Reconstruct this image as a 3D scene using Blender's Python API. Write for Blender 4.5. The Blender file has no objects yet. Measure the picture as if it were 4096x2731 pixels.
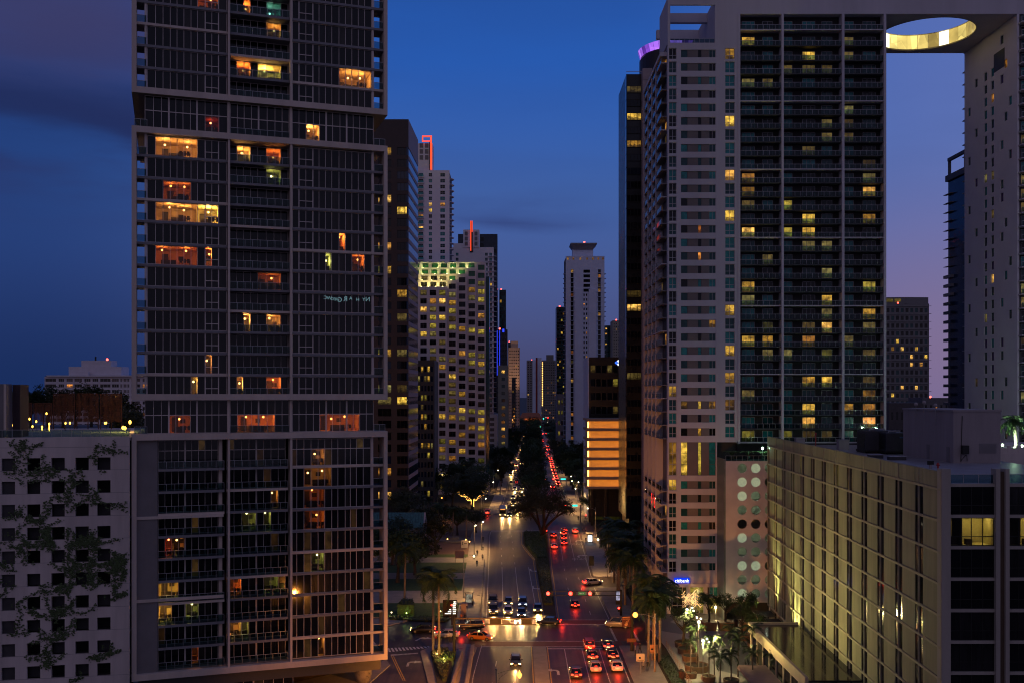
import bpy, bmesh, math, random
from mathutils import Vector, Matrix, noise
R = math.radians
S = bpy.context.scene
COL = S.collection

# ------------------------------------------------------------------ camera
H = 44.0            # eye height above the street, metres
F = 4000.0          # focal length in pixels of the 4096 px wide photograph
CX, HY = 2048.0, 1570.0
cam_d = bpy.data.cameras.new('camera')
cam_d.sensor_width = 36.0
cam_d.lens = F / 4096 * 36.0
cam_d.shift_y = (HY - 2731 / 2) / 4096
cam_d.clip_start = 0.5
cam_d.clip_end = 20000
cam = bpy.data.objects.new('camera', cam_d)
COL.objects.link(cam)
cam.location = (0, 0, H)
cam.rotation_euler = (R(90), 0, 0)
S.camera = cam
S.view_settings.view_transform = 'Standard'
S.view_settings.look = 'None'
S.view_settings.gamma = 1
S.view_settings.exposure = 0.0
S.view_settings.use_curve_mapping = False
S.render.engine = 'CYCLES'
S.cycles.use_denoising = True
S.cycles.filter_width = 1.1
S.cycles.max_bounces = 5
S.cycles.diffuse_bounces = 2
S.cycles.glossy_bounces = 3
S.cycles.transparent_max_bounces = 8
S.cycles.transmission_bounces = 3
S.cycles.caustics_reflective = False
S.cycles.caustics_refractive = False
S.cycles.sample_clamp_indirect = 3.0
S.cycles.use_light_tree = True
S.cycles.use_adaptive_sampling = True
S.cycles.adaptive_threshold = 0.02


def srgb(r, g, b):
    def c(v):
        v /= 255.0
        return v / 12.92 if v <= 0.04045 else ((v + 0.055) / 1.055) ** 2.4
    return (c(r), c(g), c(b), 1.0)


# ------------------------------------------------------------------ dusk sky
W = bpy.data.worlds.new('World')
S.world = W
W.use_nodes = True
nt = W.node_tree
nt.nodes.clear()
N, L = nt.nodes.new, nt.links.new


def wmath(op, a, b=None, clamp=False):
    n = N('ShaderNodeMath'); n.operation = op; n.use_clamp = clamp
    for i, v in enumerate((a, b)):
        if v is None: continue
        if isinstance(v, (int, float)): n.inputs[i].default_value = v
        else: L(v, n.inputs[i])
    return n.outputs[0]


def wmap(v, a, b, c=0.0, d=1.0):
    n = N('ShaderNodeMapRange'); n.interpolation_type = 'SMOOTHSTEP'
    L(v, n.inputs['Value'])
    n.inputs['From Min'].default_value = a; n.inputs['From Max'].default_value = b
    n.inputs['To Min'].default_value = c; n.inputs['To Max'].default_value = d
    return n.outputs[0]


def wmix(f, a, b):
    n = N('ShaderNodeMix'); n.data_type = 'RGBA'
    if isinstance(f, float): n.inputs[0].default_value = f
    else: L(f, n.inputs[0])
    for i, v in ((6, a), (7, b)):
        if isinstance(v, tuple): n.inputs[i].default_value = v
        else: L(v, n.inputs[i])
    return n.outputs[2]


tc = N('ShaderNodeTexCoord')
sx = N('ShaderNodeSeparateXYZ'); L(tc.outputs['Generated'], sx.inputs[0])
dx, dy, dz = sx.outputs
# clear-sky base: the twilight Sky Texture, sun just under the horizon behind the towers to the right
sky = N('ShaderNodeTexSky')
sky.sky_type = 'NISHITA'
sky.sun_disc = False
sky.sun_elevation = R(-4)
sky.sun_rotation = R(60)
sky.altitude = 40
ramp = N('ShaderNodeValToRGB')
L(wmap(dz, 0.0, 1.0), ramp.inputs[0])
ramp.inputs[0]
L(wmath('POWER', wmath('MAXIMUM', dz, 0.0), 0.5), ramp.inputs[0])
els = ramp.color_ramp.elements
stops = [(0.0, (60, 62, 96)), (0.20, (67, 73, 116)), (0.32, (69, 85, 140)), (0.44, (62, 95, 162)),
         (0.56, (38, 90, 176)), (0.72, (26, 62, 132)), (1.0, (30, 44, 84))]
els[0].position, els[0].color = stops[0][0], srgb(*stops[0][1])
els[1].position, els[1].color = stops[-1][0], srgb(*stops[-1][1])
for p, c in stops[1:-1]:
    e = els.new(p); e.color = srgb(*c)
col = ramp.outputs[0]
low = wmap(dz, 0.02, 0.34, 1.0, 0.0)
right = wmap(dx, 0.10, 0.42)
col = wmix(wmath('MULTIPLY', right, 0.75), col, srgb(96, 114, 178))
col = wmix(wmath('MULTIPLY', wmath('MULTIPLY', right, wmap(dz, 0.03, 0.24, 1.0, 0.0)), 0.85), col, srgb(128, 108, 142))
left = wmap(dx, -0.10, -0.45)
col = wmix(wmath('MULTIPLY', left, 0.85), col, srgb(28, 56, 114))
col = wmix(wmath('MULTIPLY', left, wmap(dz, 0.0, 0.16, 0.75, 0.0)), col, srgb(20, 40, 84))
# clouds: soft dim violet banks, plus one thin low streak down the avenue
mp = N('ShaderNodeMapping'); L(tc.outputs['Generated'], mp.inputs[0])
mp.inputs['Scale'].default_value = (1.4, 1.4, 7.0)
mp.inputs['Location'].default_value = (3.1, 0.4, 1.7)
nz = N('ShaderNodeTexNoise'); L(mp.outputs[0], nz.inputs['Vector'])
nz.inputs['Scale'].default_value = 2.2; nz.inputs['Detail'].default_value = 5; nz.inputs['Roughness'].default_value = 0.5
nf = nz.outputs['Fac']
cl = wmap(nf, 0.40, 0.60)
cmask = wmath('MULTIPLY', cl, wmap(dx, -0.08, -0.42, 0.10, 0.95))
cmask = wmath('MULTIPLY', cmask, wmap(dz, 0.13, 0.22))
col = wmix(wmath('MULTIPLY', cmask, 0.7), col, srgb(42, 47, 92))
up = wmath('MULTIPLY', wmap(dz, 0.23, 0.33), wmap(dx, -0.22, -0.36))
col = wmix(wmath('MULTIPLY', up, 0.85), col, srgb(60, 60, 102))
g2 = wmath('SUBTRACT', wmath('ADD', dz, wmath('MULTIPLY', wmath('SUBTRACT', nf, 0.5), 0.14)), 0.245)
g2 = wmath('SUBTRACT', 1.0, wmath('ABSOLUTE', wmath('MULTIPLY', g2, 22.0)), True)
col = wmix(wmath('MULTIPLY', wmath('MULTIPLY', wmap(g2, 0.0, 0.9), wmap(dx, -0.2, -0.34)), 0.8), col, srgb(30, 40, 84))
g = wmath('SUBTRACT', wmath('ADD', dz, wmath('MULTIPLY', wmath('SUBTRACT', nf, 0.5), 0.11)), 0.186)
g = wmath('SUBTRACT', 1.0, wmath('ABSOLUTE', wmath('MULTIPLY', g, 38.0)), True)
g = wmath('MULTIPLY', g, wmath('MULTIPLY', wmap(dx, -0.12, 0.0), wmap(dx, 0.15, -0.02)))
col = wmix(wmath('MULTIPLY', wmath('POWER', g, 1.4), 0.7), col, srgb(44, 58, 112))
# behind the camera the same violet cloud cover carries on
back = wmap(dy, 0.25, -0.55)
col = wmix(wmath('MULTIPLY', back, 0.88), col, srgb(95, 91, 112))
add = N('ShaderNodeMix'); add.data_type = 'RGBA'; add.blend_type = 'ADD'
add.inputs[0].default_value = 0.06
L(col, add.inputs[6]); L(sky.outputs[0], add.inputs[7])
bg = N('ShaderNodeBackground'); L(add.outputs[2], bg.inputs[0]); bg.inputs[1].default_value = 1.0
wo = N('ShaderNodeOutputWorld'); L(bg.outputs[0], wo.inputs[0])

# added fill from behind the camera, far too weak to throw a hard shadow
sun_d = bpy.data.lights.new('fill_sun', 'SUN')
sun_d.energy = 0.06; sun_d.angle = R(60); sun_d.color = (1.0, 0.72, 0.82)
sun = bpy.data.objects.new('fill_sun', sun_d); COL.objects.link(sun)
sun.rotation_euler = (R(62), 0, R(-30))

# ------------------------------------------------------------------ helpers


def Zp(y, Y): return H - (y - HY) / F * Y
def Xp(x, Y): return (x - CX) / F * Y
def G(x, y, z=0.0):
    Y = (H - z) * F / (y - HY)
    return Vector((Xp(x, Y), Y, z))


MATS = {}


def mat(name, col, rough=0.7, metal=0.0, var=0.18, scale=0.6, emit=None, es=0.0, bump=0.0, bscale=8.0, spec=0.5,
        streak=False, sample=True, coat=0.0):
    if name in MATS: return MATS[name]
    m = bpy.data.materials.new(name)
    m.use_nodes = True
    t = m.node_tree; b = t.nodes['Principled BSDF']
    b.inputs['Roughness'].default_value = rough
    b.inputs['Metallic'].default_value = metal
    b.inputs['Specular IOR Level'].default_value = spec
    b.inputs['Coat Weight'].default_value = coat
    c = tuple(col[:3]) + (1.0,)
    geo = t.nodes.new('ShaderNodeNewGeometry')
    if var > 0:
        n = t.nodes.new('ShaderNodeTexNoise'); n.inputs['Scale'].default_value = scale
        n.inputs['Detail'].default_value = 6; n.inputs['Roughness'].default_value = 0.62
        if streak:
            mpn = t.nodes.new('ShaderNodeMapping'); mpn.inputs['Scale'].default_value = (1, 1, 0.13)
            t.links.new(geo.outputs['Position'], mpn.inputs[0]); t.links.new(mpn.outputs[0], n.inputs['Vector'])
        else:
            t.links.new(geo.outputs['Position'], n.inputs['Vector'])
        r = t.nodes.new('ShaderNodeMapRange')
        r.inputs['From Min'].default_value = 0.3; r.inputs['From Max'].default_value = 0.7
        r.inputs['To Min'].default_value = 1 - var; r.inputs['To Max'].default_value = 1 + var
        t.links.new(n.outputs['Fac'], r.inputs['Value'])
        x = t.nodes.new('ShaderNodeMix'); x.data_type = 'RGBA'; x.blend_type = 'MULTIPLY'
        x.inputs[0].default_value = 1.0; x.inputs[6].default_value = c
        t.links.new(r.outputs[0], x.inputs[7])
        t.links.new(x.outputs[2], b.inputs['Base Color'])
        r2 = t.nodes.new('ShaderNodeMapRange')
        r2.inputs['To Min'].default_value = max(0.02, rough - 0.12); r2.inputs['To Max'].default_value = min(1, rough + 0.12)
        t.links.new(n.outputs['Fac'], r2.inputs['Value']); t.links.new(r2.outputs[0], b.inputs['Roughness'])
    else:
        b.inputs['Base Color'].default_value = c
    if bump > 0:
        n2 = t.nodes.new('ShaderNodeTexNoise'); n2.inputs['Scale'].default_value = bscale; n2.inputs['Detail'].default_value = 4
        t.links.new(geo.outputs['Position'], n2.inputs['Vector'])
        bp = t.nodes.new('ShaderNodeBump'); bp.inputs['Strength'].default_value = bump; bp.inputs['Distance'].default_value = 0.05
        t.links.new(n2.outputs['Fac'], bp.inputs['Height']); t.links.new(bp.outputs[0], b.inputs['Normal'])
    if emit:
        b.inputs['Emission Color'].default_value = tuple(emit[:3]) + (1,)
        b.inputs['Emission Strength'].default_value = es
        if not sample: m.cycles.emission_sampling = 'NONE'
    MATS[name] = m
    return m


def lit_mat(name, c1, c2, es, sample=False, scale=0.9, contrast=0.45):
    """a lit room seen through its window: uneven lamp light, curtains and furniture break it up"""
    if name in MATS: return MATS[name]
    m = bpy.data.materials.new(name); m.use_nodes = True
    t = m.node_tree; b = t.nodes['Principled BSDF']
    b.inputs['Base Color'].default_value = (0.02, 0.02, 0.02, 1); b.inputs['Roughness'].default_value = 0.15
    geo = t.nodes.new('ShaderNodeNewGeometry'); oi = t.nodes.new('ShaderNodeObjectInfo')
    n = t.nodes.new('ShaderNodeTexNoise'); n.inputs['Scale'].default_value = scale; n.inputs['Detail'].default_value = 3
    t.links.new(geo.outputs['Position'], n.inputs['Vector'])
    v = t.nodes.new('ShaderNodeTexVoronoi'); v.inputs['Scale'].default_value = scale * 1.4
    t.links.new(geo.outputs['Position'], v.inputs['Vector'])
    sc = t.nodes.new('ShaderNodeSeparateColor'); t.links.new(v.outputs['Color'], sc.inputs[0])
    a = t.nodes.new('ShaderNodeMath'); a.operation = 'ADD'
    t.links.new(geo.outputs['Random Per Island'], a.inputs[0]); t.links.new(oi.outputs['Random'], a.inputs[1])
    fr = t.nodes.new('ShaderNodeMath'); fr.operation = 'FRACT'; t.links.new(a.outputs[0], fr.inputs[0])
    mx = t.nodes.new('ShaderNodeMix'); mx.data_type = 'RGBA'
    mx.inputs[6].default_value = tuple(c1[:3]) + (1,); mx.inputs[7].default_value = tuple(c2[:3]) + (1,)
    t.links.new(fr.outputs[0], mx.inputs[0])
    t.links.new(mx.outputs[2], b.inputs['Emission Color'])
    r = t.nodes.new('ShaderNodeMapRange'); r.inputs['From Min'].default_value = 0.32; r.inputs['From Max'].default_value = 0.66
    r.inputs['To Min'].default_value = 1 - contrast; r.inputs['To Max'].default_value = 1 + contrast
    t.links.new(n.outputs['Fac'], r.inputs['Value'])
    k = t.nodes.new('ShaderNodeMath'); k.operation = 'MULTIPLY'; t.links.new(r.outputs[0], k.inputs[0])
    r3 = t.nodes.new('ShaderNodeMapRange'); r3.inputs['To Min'].default_value = 0.55; r3.inputs['To Max'].default_value = 1.25
    t.links.new(sc.outputs[0], r3.inputs['Value']); t.links.new(r3.outputs[0], k.inputs[1])
    # furniture and sills stand dark against the lit room
    tco = t.nodes.new('ShaderNodeTexCoord'); so = t.nodes.new('ShaderNodeSeparateXYZ'); t.links.new(tco.outputs['Object'], so.inputs[0])
    nx_ = t.nodes.new('ShaderNodeTexNoise'); nx_.inputs['Scale'].default_value = 1.9; nx_.inputs['Detail'].default_value = 1
    t.links.new(geo.outputs['Position'], nx_.inputs['Vector'])
    sb = t.nodes.new('ShaderNodeMath'); sb.operation = 'MULTIPLY_ADD'; sb.inputs[1].default_value = -1.5
    t.links.new(nx_.outputs['Fac'], sb.inputs[0]); t.links.new(so.outputs['Z'], sb.inputs[2])
    r5 = t.nodes.new('ShaderNodeMapRange'); r5.inputs['From Min'].default_value = -0.08; r5.inputs['From Max'].default_value = 0.06
    r5.inputs['To Min'].default_value = 0.3; r5.inputs['To Max'].default_value = 1.0; t.links.new(sb.outputs[0], r5.inputs['Value'])
    kk = t.nodes.new('ShaderNodeMath'); kk.operation = 'MULTIPLY'; t.links.new(k.outputs[0], kk.inputs[0]); t.links.new(r5.outputs[0], kk.inputs[1])
    k2 = t.nodes.new('ShaderNodeMath'); k2.operation = 'MULTIPLY'; t.links.new(kk.outputs[0], k2.inputs[0])
    r4 = t.nodes.new('ShaderNodeMapRange'); r4.inputs['To Min'].default_value = 0.2 * es; r4.inputs['To Max'].default_value = 1.35 * es
    t.links.new(fr.outputs[0], r4.inputs['Value']); t.links.new(r4.outputs[0], k2.inputs[1])
    t.links.new(k2.outputs[0], b.inputs['Emission Strength'])
    if not sample: m.cycles.emission_sampling = 'NONE'
    MATS[name] = m
    return m


def glow(name, col, es, sample=True):
    if name in MATS: return MATS[name]
    m = bpy.data.materials.new(name); m.use_nodes = True
    t = m.node_tree; t.nodes.clear()
    e = t.nodes.new('ShaderNodeEmission'); e.inputs[0].default_value = tuple(col[:3]) + (1,); e.inputs[1].default_value = es
    o = t.nodes.new('ShaderNodeOutputMaterial'); t.links.new(e.outputs[0], o.inputs[0])
    if not sample: m.cycles.emission_sampling = 'NONE'
    MATS[name] = m
    return m


def clear_glass(name, tint, refl=1.0):
    """single thin pane: see-through with a Fresnel reflection"""
    if name in MATS: return MATS[name]
    m = bpy.data.materials.new(name); m.use_nodes = True
    t = m.node_tree; t.nodes.clear()
    tr = t.nodes.new('ShaderNodeBsdfTransparent'); tr.inputs[0].default_value = tuple(tint[:3]) + (1,)
    gl = t.nodes.new('ShaderNodeBsdfGlossy'); gl.inputs['Roughness'].default_value = 0.03
    fr = t.nodes.new('ShaderNodeFresnel'); fr.inputs[0].default_value = 1.45
    mx = t.nodes.new('ShaderNodeMixShader'); o = t.nodes.new('ShaderNodeOutputMaterial')
    t.links.new(fr.outputs[0], mx.inputs[0]); t.links.new(tr.outputs[0], mx.inputs[1]); t.links.new(gl.outputs[0], mx.inputs[2])
    t.links.new(mx.outputs[0], o.inputs[0])
    MATS[name] = m
    return m


BOXF = [(0, 3, 2, 1), (4, 5, 6, 7), (0, 1, 5, 4), (1, 2, 6, 5), (2, 3, 7, 6), (3, 0, 4, 7)]


class MB:
    def __init__(s, M=None):
        s.v, s.f, s.m, s.M = [], [], [], M

    def add(s, vs, fs, m=0, M=None):
        o = len(s.v); M = M or s.M
        s.v += [tuple(M @ Vector(p)) for p in vs] if M else [tuple(p) for p in vs]
        s.f += [tuple(i + o for i in f) for f in fs]; s.m += [m] * len(fs)
        return s

    def box(s, x0, x1, y0, y1, z0, z1, m=0, M=None):
        return s.add([(x0, y0, z0), (x1, y0, z0), (x1, y1, z0), (x0, y1, z0), (x0, y0, z1), (x1, y0, z1), (x1, y1, z1), (x0, y1, z1)], BOXF, m, M)

    def bar(s, a, b, w, h=None, m=0):
        """square bar between two points"""
        return s.tube([a, b], [w * 0.7071, w * 0.7071], 4, m)

    def tube(s, pts, rad, n=8, m=0, cap=True):
        pts = [Vector(p) for p in pts]; vs, fs = [], []
        if isinstance(rad, (int, float)): rad = [rad] * len(pts)
        up = None
        for i, p in enumerate(pts):
            d = (pts[min(i + 1, len(pts) - 1)] - pts[max(i - 1, 0)]).normalized()
            if up is None: up = d.orthogonal().normalized()
            up = (up - d * up.dot(d)); up = up.normalized() if up.length > 1e-4 else d.orthogonal().normalized()
            q = d.cross(up)
            for k in range(n):
                a = 2 * math.pi * (k + 0.5) / n
                vs.append(p + (up * math.cos(a) + q * math.sin(a)) * rad[i])
        for i in range(len(pts) - 1):
            for k in range(n):
                k2 = (k + 1) % n
                fs.append((i * n + k, i * n + k2, (i + 1) * n + k2, (i + 1) * n + k))
        if cap:
            fs.append(tuple(range(n - 1, -1, -1))); fs.append(tuple(range((len(pts) - 1) * n, len(pts) * n)))
        return s.add(vs, fs, m)

    def prism(s, poly, z0, z1, m=0, mtop=None):
        n = len(poly)
        ar = sum(poly[i][0] * poly[(i + 1) % n][1] - poly[(i + 1) % n][0] * poly[i][1] for i in range(n))
        if ar < 0: poly = poly[::-1]
        vs = [(p[0], p[1], z0) for p in poly] + [(p[0], p[1], z1) for p in poly]
        s.add(vs, [(i, (i + 1) % n, n + (i + 1) % n, n + i) for i in range(n)], m)
        s.add(vs, [tuple(range(n, 2 * n))], m if mtop is None else mtop)
        return s.add(vs, [tuple(range(n - 1, -1, -1))], m)

    def lathe(s, prof, cx=0, cy=0, n=12, m=0):
        vs = [(cx + r * math.cos(2 * math.pi * k / n), cy + r * math.sin(2 * math.pi * k / n), z) for r, z in prof for k in range(n)]
        fs = [(i * n + k, i * n + (k + 1) % n, (i + 1) * n + (k + 1) % n, (i + 1) * n + k) for i in range(len(prof) - 1) for k in range(n)]
        fs.append(tuple(range(n - 1, -1, -1))); fs.append(tuple(range((len(prof) - 1) * n, len(prof) * n)))
        return s.add(vs, fs, m)

    def ball(s, c, r, m=0, seg=8, rings=5, sz=1.0):
        vs, fs = [(c[0], c[1], c[2] - r * sz)], []
        for i in range(1, rings):
            a = math.pi * i / rings - math.pi / 2
            for k in range(seg):
                t = 2 * math.pi * k / seg
                vs.append((c[0] + r * math.cos(a) * math.cos(t), c[1] + r * math.cos(a) * math.sin(t), c[2] + r * sz * math.sin(a)))
        vs.append((c[0], c[1], c[2] + r * sz))
        for k in range(seg): fs.append((0, 1 + (k + 1) % seg, 1 + k))
        for i in range(rings - 2):
            for k in range(seg):
                a, b = 1 + i * seg + k, 1 + i * seg + (k + 1) % seg
                fs.append((a, b, b + seg, a + seg))
        l = len(vs) - 1
        for k in range(seg): fs.append((l, l - seg + k, l - seg + (k + 1) % seg))
        return s.add(vs, fs, m)

    def mesh(s, name, mats, smooth=False):
        me = bpy.data.meshes.new(name)
        me.from_pydata(s.v, [], s.f)
        for mm in (mats if isinstance(mats, (list, tuple)) else [mats]): me.materials.append(mm)
        if any(s.m): me.polygons.foreach_set('material_index', s.m)
        if smooth: me.polygons.foreach_set('use_smooth', [True] * len(me.polygons))
        me.update()
        return me

    def build(s, name, mats, parent=None, smooth=False):
        return obj(name, s.mesh(name, mats, smooth), parent)


def obj(name, data, parent=None, M=None):
    o = bpy.data.objects.new(name, data)
    COL.objects.link(o)
    if parent: o.parent = parent
    if M is not None: o.matrix_local = M
    return o


def tag(o, label=None, cat=None, group=None, kind=None):
    if label: o['label'] = label
    if cat: o['category'] = cat
    if group: o['group'] = group
    if kind: o['kind'] = kind
    return o


def thing(name, label, cat, loc=(0, 0, 0), rz=0.0, group=None):
    o = bpy.data.objects.new(name, None); COL.objects.link(o)
    o.empty_display_size = 0.5
    o.matrix_basis = Matrix.Translation(Vector(loc)) @ Matrix.Rotation(rz, 4, 'Z')
    return tag(o, label, cat, group)


def copy_tree(root, loc, rz=0.0, sc=1.0, label=None, group=None):
    r = root.copy(); COL.objects.link(r)
    r.matrix_basis = Matrix.Translation(Vector(loc)) @ Matrix.Rotation(rz, 4, 'Z') @ Matrix.Scale(sc, 4)
    if label: r['label'] = label
    if group: r['group'] = group
    for ch in KIDS.get(root.name, ()):
        c = ch.copy(); COL.objects.link(c); c.parent = r
        for g2 in KIDS.get(ch.name, ()):
            d = g2.copy(); COL.objects.link(d); d.parent = c
    return r


KIDS = {}


def rebase(T, loc):
    """move an Empty to its thing's base without moving the parts"""
    T.location = loc
    for c in T.children: c.location = -Vector(loc)


def remember(root):
    """note the parts and sub-parts of a finished thing so that it can be copied"""
    kids = [o for o in COL.objects if o.parent == root]
    KIDS[root.name] = kids
    for k in kids:
        KIDS[k.name] = [o for o in COL.objects if o.parent == k]
    return root


_UC = {}


def bx(name, m, parent, x0, x1, y0, y1, z0, z1, M=None):
    """a box part: shared unit cube, own size and place"""
    me = _UC.get(m.name)
    if me is None:
        me = MB().box(-.5, .5, -.5, .5, -.5, .5).mesh('block_' + m.name, m); _UC[m.name] = me
    T = Matrix.Translation(((x0 + x1) / 2, (y0 + y1) / 2, (z0 + z1) / 2)) @ Matrix.Diagonal((x1 - x0, y1 - y0, z1 - z0, 1))
    return obj(name, me, parent, (M @ T) if M else T)


_WM = {}


def window(parent, M, x0, x1, z0, z1, y, glass, frame, nx=1, nz=1, bar=0.07, dep=0.1, name='window', split=None):
    """a framed window (frame + panes) set at depth y of a facade; split: heights of transoms 0..1"""
    w, h = round(x1 - x0, 3), round(z1 - z0, 3)
    key = (w, h, nx, nz, bar, dep, frame.name, tuple(split or ()))
    me = _WM.get(key)
    if me is None:
        b = MB()
        zz = [0.0] + (list(split) if split else [i / nz for i in range(1, nz)]) + [1.0]
        b.box(bar / 2, w - bar / 2, dep * 0.45, dep * 0.6, bar / 2, h - bar / 2, 0)
        for i in range(nx + 1):
            c = min(max(w * i / nx, bar / 2), w - bar / 2)
            b.box(c - bar / 2, c + bar / 2, 0, dep, 0, h, 1)
        for q in zz:
            c = min(max(h * q, bar / 2), h - bar / 2)
            b.box(0.001, w - 0.001, 0.004, dep - 0.004, c - bar / 2, c + bar / 2, 1)
        me = b.mesh(name, [glass, frame]); _WM[key] = me
    o = obj(name, me, parent, (M or Matrix()) @ Matrix.Translation((x0, y, z0)))
    o.material_slots[0].link = 'OBJECT'; o.material_slots[0].material = glass
    return o


def face_front(x=0, y=0): return Matrix.Translation((x, y, 0))
def face_left(D, x=0): return Matrix.Translation((x, D, 0)) @ Matrix.Rotation(R(-90), 4, 'Z')
def face_right(Wd, y=0): return Matrix.Translation((Wd, y, 0)) @ Matrix.Rotation(R(90), 4, 'Z')


def lattice(mb, M, x0, x1, z0, z1, xs, zs, t, m=0, proud=0.0):
    """wall skin of thickness t with rectangular openings at every xs x zs"""
    a = x0
    for (p, q) in sorted(xs):
        if p - a > 0.01: mb.box(a, p, -proud, t, z0, z1, m, M)
        b = z0
        for (u, v) in sorted(zs):
            if u - b > 0.01: mb.box(p, q, 0.004 - proud, t, b, u, m, M)
            b = v
        if z1 - b > 0.01: mb.box(p, q, 0.004 - proud, t, b, z1, m, M)
        a = q
    if x1 - a > 0.01: mb.box(a, x1, -proud, t, z0, z1, m, M)


def light(name, kind, loc, power, color, parent=None, radius=0.12, spot=None, aim=None, blend=0.6):
    d = bpy.data.lights.new(name, kind); d.energy = power; d.color = color[:3]
    if kind in ('POINT', 'SPOT'): d.shadow_soft_size = radius
    if kind == 'SPOT': d.spot_size = R(spot or 90); d.spot_blend = blend
    o = bpy.data.objects.new(name, d); COL.objects.link(o)
    if parent: o.parent = parent
    o.location = loc
    if aim is not None:
        o.rotation_euler = (Vector(aim) - Vector(loc)).to_track_quat('-Z', 'Y').to_euler()
    return o


ORD = ['first', 'second', 'third', 'fourth', 'fifth', 'sixth', 'seventh', 'eighth', 'ninth', 'tenth', 'eleventh', 'twelfth',
       'thirteenth', 'fourteenth', 'fifteenth', 'sixteenth', 'seventeenth', 'eighteenth', 'nineteenth', 'twentieth',
       'twenty-first', 'twenty-second', 'twenty-third', 'twenty-fourth', 'twenty-fifth', 'twenty-sixth', 'twenty-seventh',
       'twenty-eighth', 'twenty-ninth', 'thirtieth']

# ------------------------------------------------------------------ materials
CONC = mat('pale_concrete', (0.62, 0.51, 0.45), 0.8, var=0.14, scale=0.35, streak=True)
WHITE = mat('white_render', (0.53, 0.50, 0.56), 0.8, var=0.10, scale=0.25, streak=True)
WHITE2 = mat('clean_white_render', (0.80, 0.76, 0.82), 0.8, var=0.06, scale=0.15)
VWALL = mat('stained_white_wall', (0.60, 0.51, 0.49), 0.85, var=0.26, scale=0.22, streak=True)
GREYP = mat('grey_panel', (0.20, 0.18, 0.19), 0.7, var=0.12, scale=0.4)
GREYW = mat('grey_infill', (0.17, 0.14, 0.14), 0.7, var=0.12, scale=0.5)
SLABD = mat('slab_edge_grey', (0.22, 0.21, 0.23), 0.7, var=0.15)
ALU = mat('aluminium', (0.42, 0.40, 0.43), 0.45, 0.6, var=0.1)
ALUP = mat('pale_mullion', (0.64, 0.54, 0.51), 0.5, 0.0, var=0.1)
DGLASS = mat('dark_glass', (0.006, 0.006, 0.008), 0.06, var=0.0, spec=0.4)
DGLASS2 = mat('dark_glass_curtain', (0.013, 0.012, 0.014), 0.10, var=0.5, scale=1.6, spec=0.4, streak=True)
DGLASS3 = mat('dark_glass_blind', (0.026, 0.022, 0.02), 0.12, var=0.5, scale=2.2, spec=0.4, streak=True)
TEAL = mat('teal_glass', (0.018, 0.22, 0.23), 0.12, var=0.45, scale=0.9, spec=0.5)
TEALD = mat('dark_teal_glass', (0.010, 0.055, 0.062), 0.08, var=0.4, scale=0.9, spec=0.5)
BLUEG = mat('blue_sky_glass', (0.02, 0.04, 0.10), 0.05, var=0.1, spec=1.0, metal=0.75)
NAVYG = mat('navy_glass', (0.006, 0.016, 0.045), 0.1, var=0.4, scale=0.3, spec=0.6)
BROWN = mat('brown_granite', (0.055, 0.038, 0.036), 0.6, var=0.2)
TANST = mat('tan_stone', (0.34, 0.27, 0.28), 0.75, var=0.12)
RAILG = clear_glass('rail_glass', (0.45, 0.60, 0.62))
CLEAR = clear_glass('clear_glass', (0.9, 0.9, 0.88))
LIT_W = lit_mat('lit_window_warm', (1.0, 0.36, 0.04), (1.0, 0.56, 0.11), 0.7, contrast=0.7)
CURT = lit_mat('curtained_window', (0.32, 0.13, 0.025), (0.22, 0.13, 0.035), 0.11, contrast=0.5)
LIT_Y = lit_mat('lit_window_yellow', (0.95, 0.42, 0.04), (1.0, 0.62, 0.08), 0.62, contrast=0.7)
LIT_D = lit_mat('lit_window_dim', (0.45, 0.26, 0.05), (0.40, 0.34, 0.10), 0.30)
LIT_G = lit_mat('lit_window_greenish', (0.40, 0.36, 0.05), (0.7, 0.5, 0.06), 0.42, contrast=0.6)
LIT_O = lit_mat('lit_window_orange', (1.0, 0.26, 0.03), (1.0, 0.36, 0.06), 0.75)
REDL = glow('aviation_red', (1.0, 0.06, 0.04), 9.0, False)
NEON = glow('red_neon', (1.0, 0.08, 0.03), 1.5, False)
ASPH = mat('asphalt', (0.078, 0.058, 0.044), 0.46, var=0.42, scale=0.3, bump=0.15, bscale=3.0, spec=0.28)
# worn lanes: long tyre-darkened streaks, patched strips
_t = ASPH.node_tree; _b = _t.nodes['Principled BSDF']; _src = _b.inputs['Base Color'].links[0].from_socket
_g = _t.nodes.new('ShaderNodeNewGeometry'); _m = _t.nodes.new('ShaderNodeMapping'); _m.inputs['Scale'].default_value = (1.1, 0.035, 1)
_t.links.new(_g.outputs['Position'], _m.inputs[0])
_n = _t.nodes.new('ShaderNodeTexNoise'); _n.inputs['Scale'].default_value = 1.0; _n.inputs['Detail'].default_value = 5; _t.links.new(_m.outputs[0], _n.inputs['Vector'])
_v = _t.nodes.new('ShaderNodeTexVoronoi'); _v.inputs['Scale'].default_value = 0.11; _t.links.new(_g.outputs['Position'], _v.inputs['Vector'])
_vs = _t.nodes.new('ShaderNodeSeparateColor'); _t.links.new(_v.outputs['Color'], _vs.inputs[0])
_a = _t.nodes.new('ShaderNodeMath'); _a.operation = 'MULTIPLY_ADD'; _a.inputs[1].default_value = 0.25; _t.links.new(_vs.outputs[0], _a.inputs[0]); _t.links.new(_n.outputs['Fac'], _a.inputs[2])
_r = _t.nodes.new('ShaderNodeMapRange'); _r.inputs['From Min'].default_value = 0.42; _r.inputs['From Max'].default_value = 0.82; _r.inputs['To Min'].default_value = 0.6; _r.inputs['To Max'].default_value = 1.3
_t.links.new(_a.outputs[0], _r.inputs['Value'])
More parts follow.
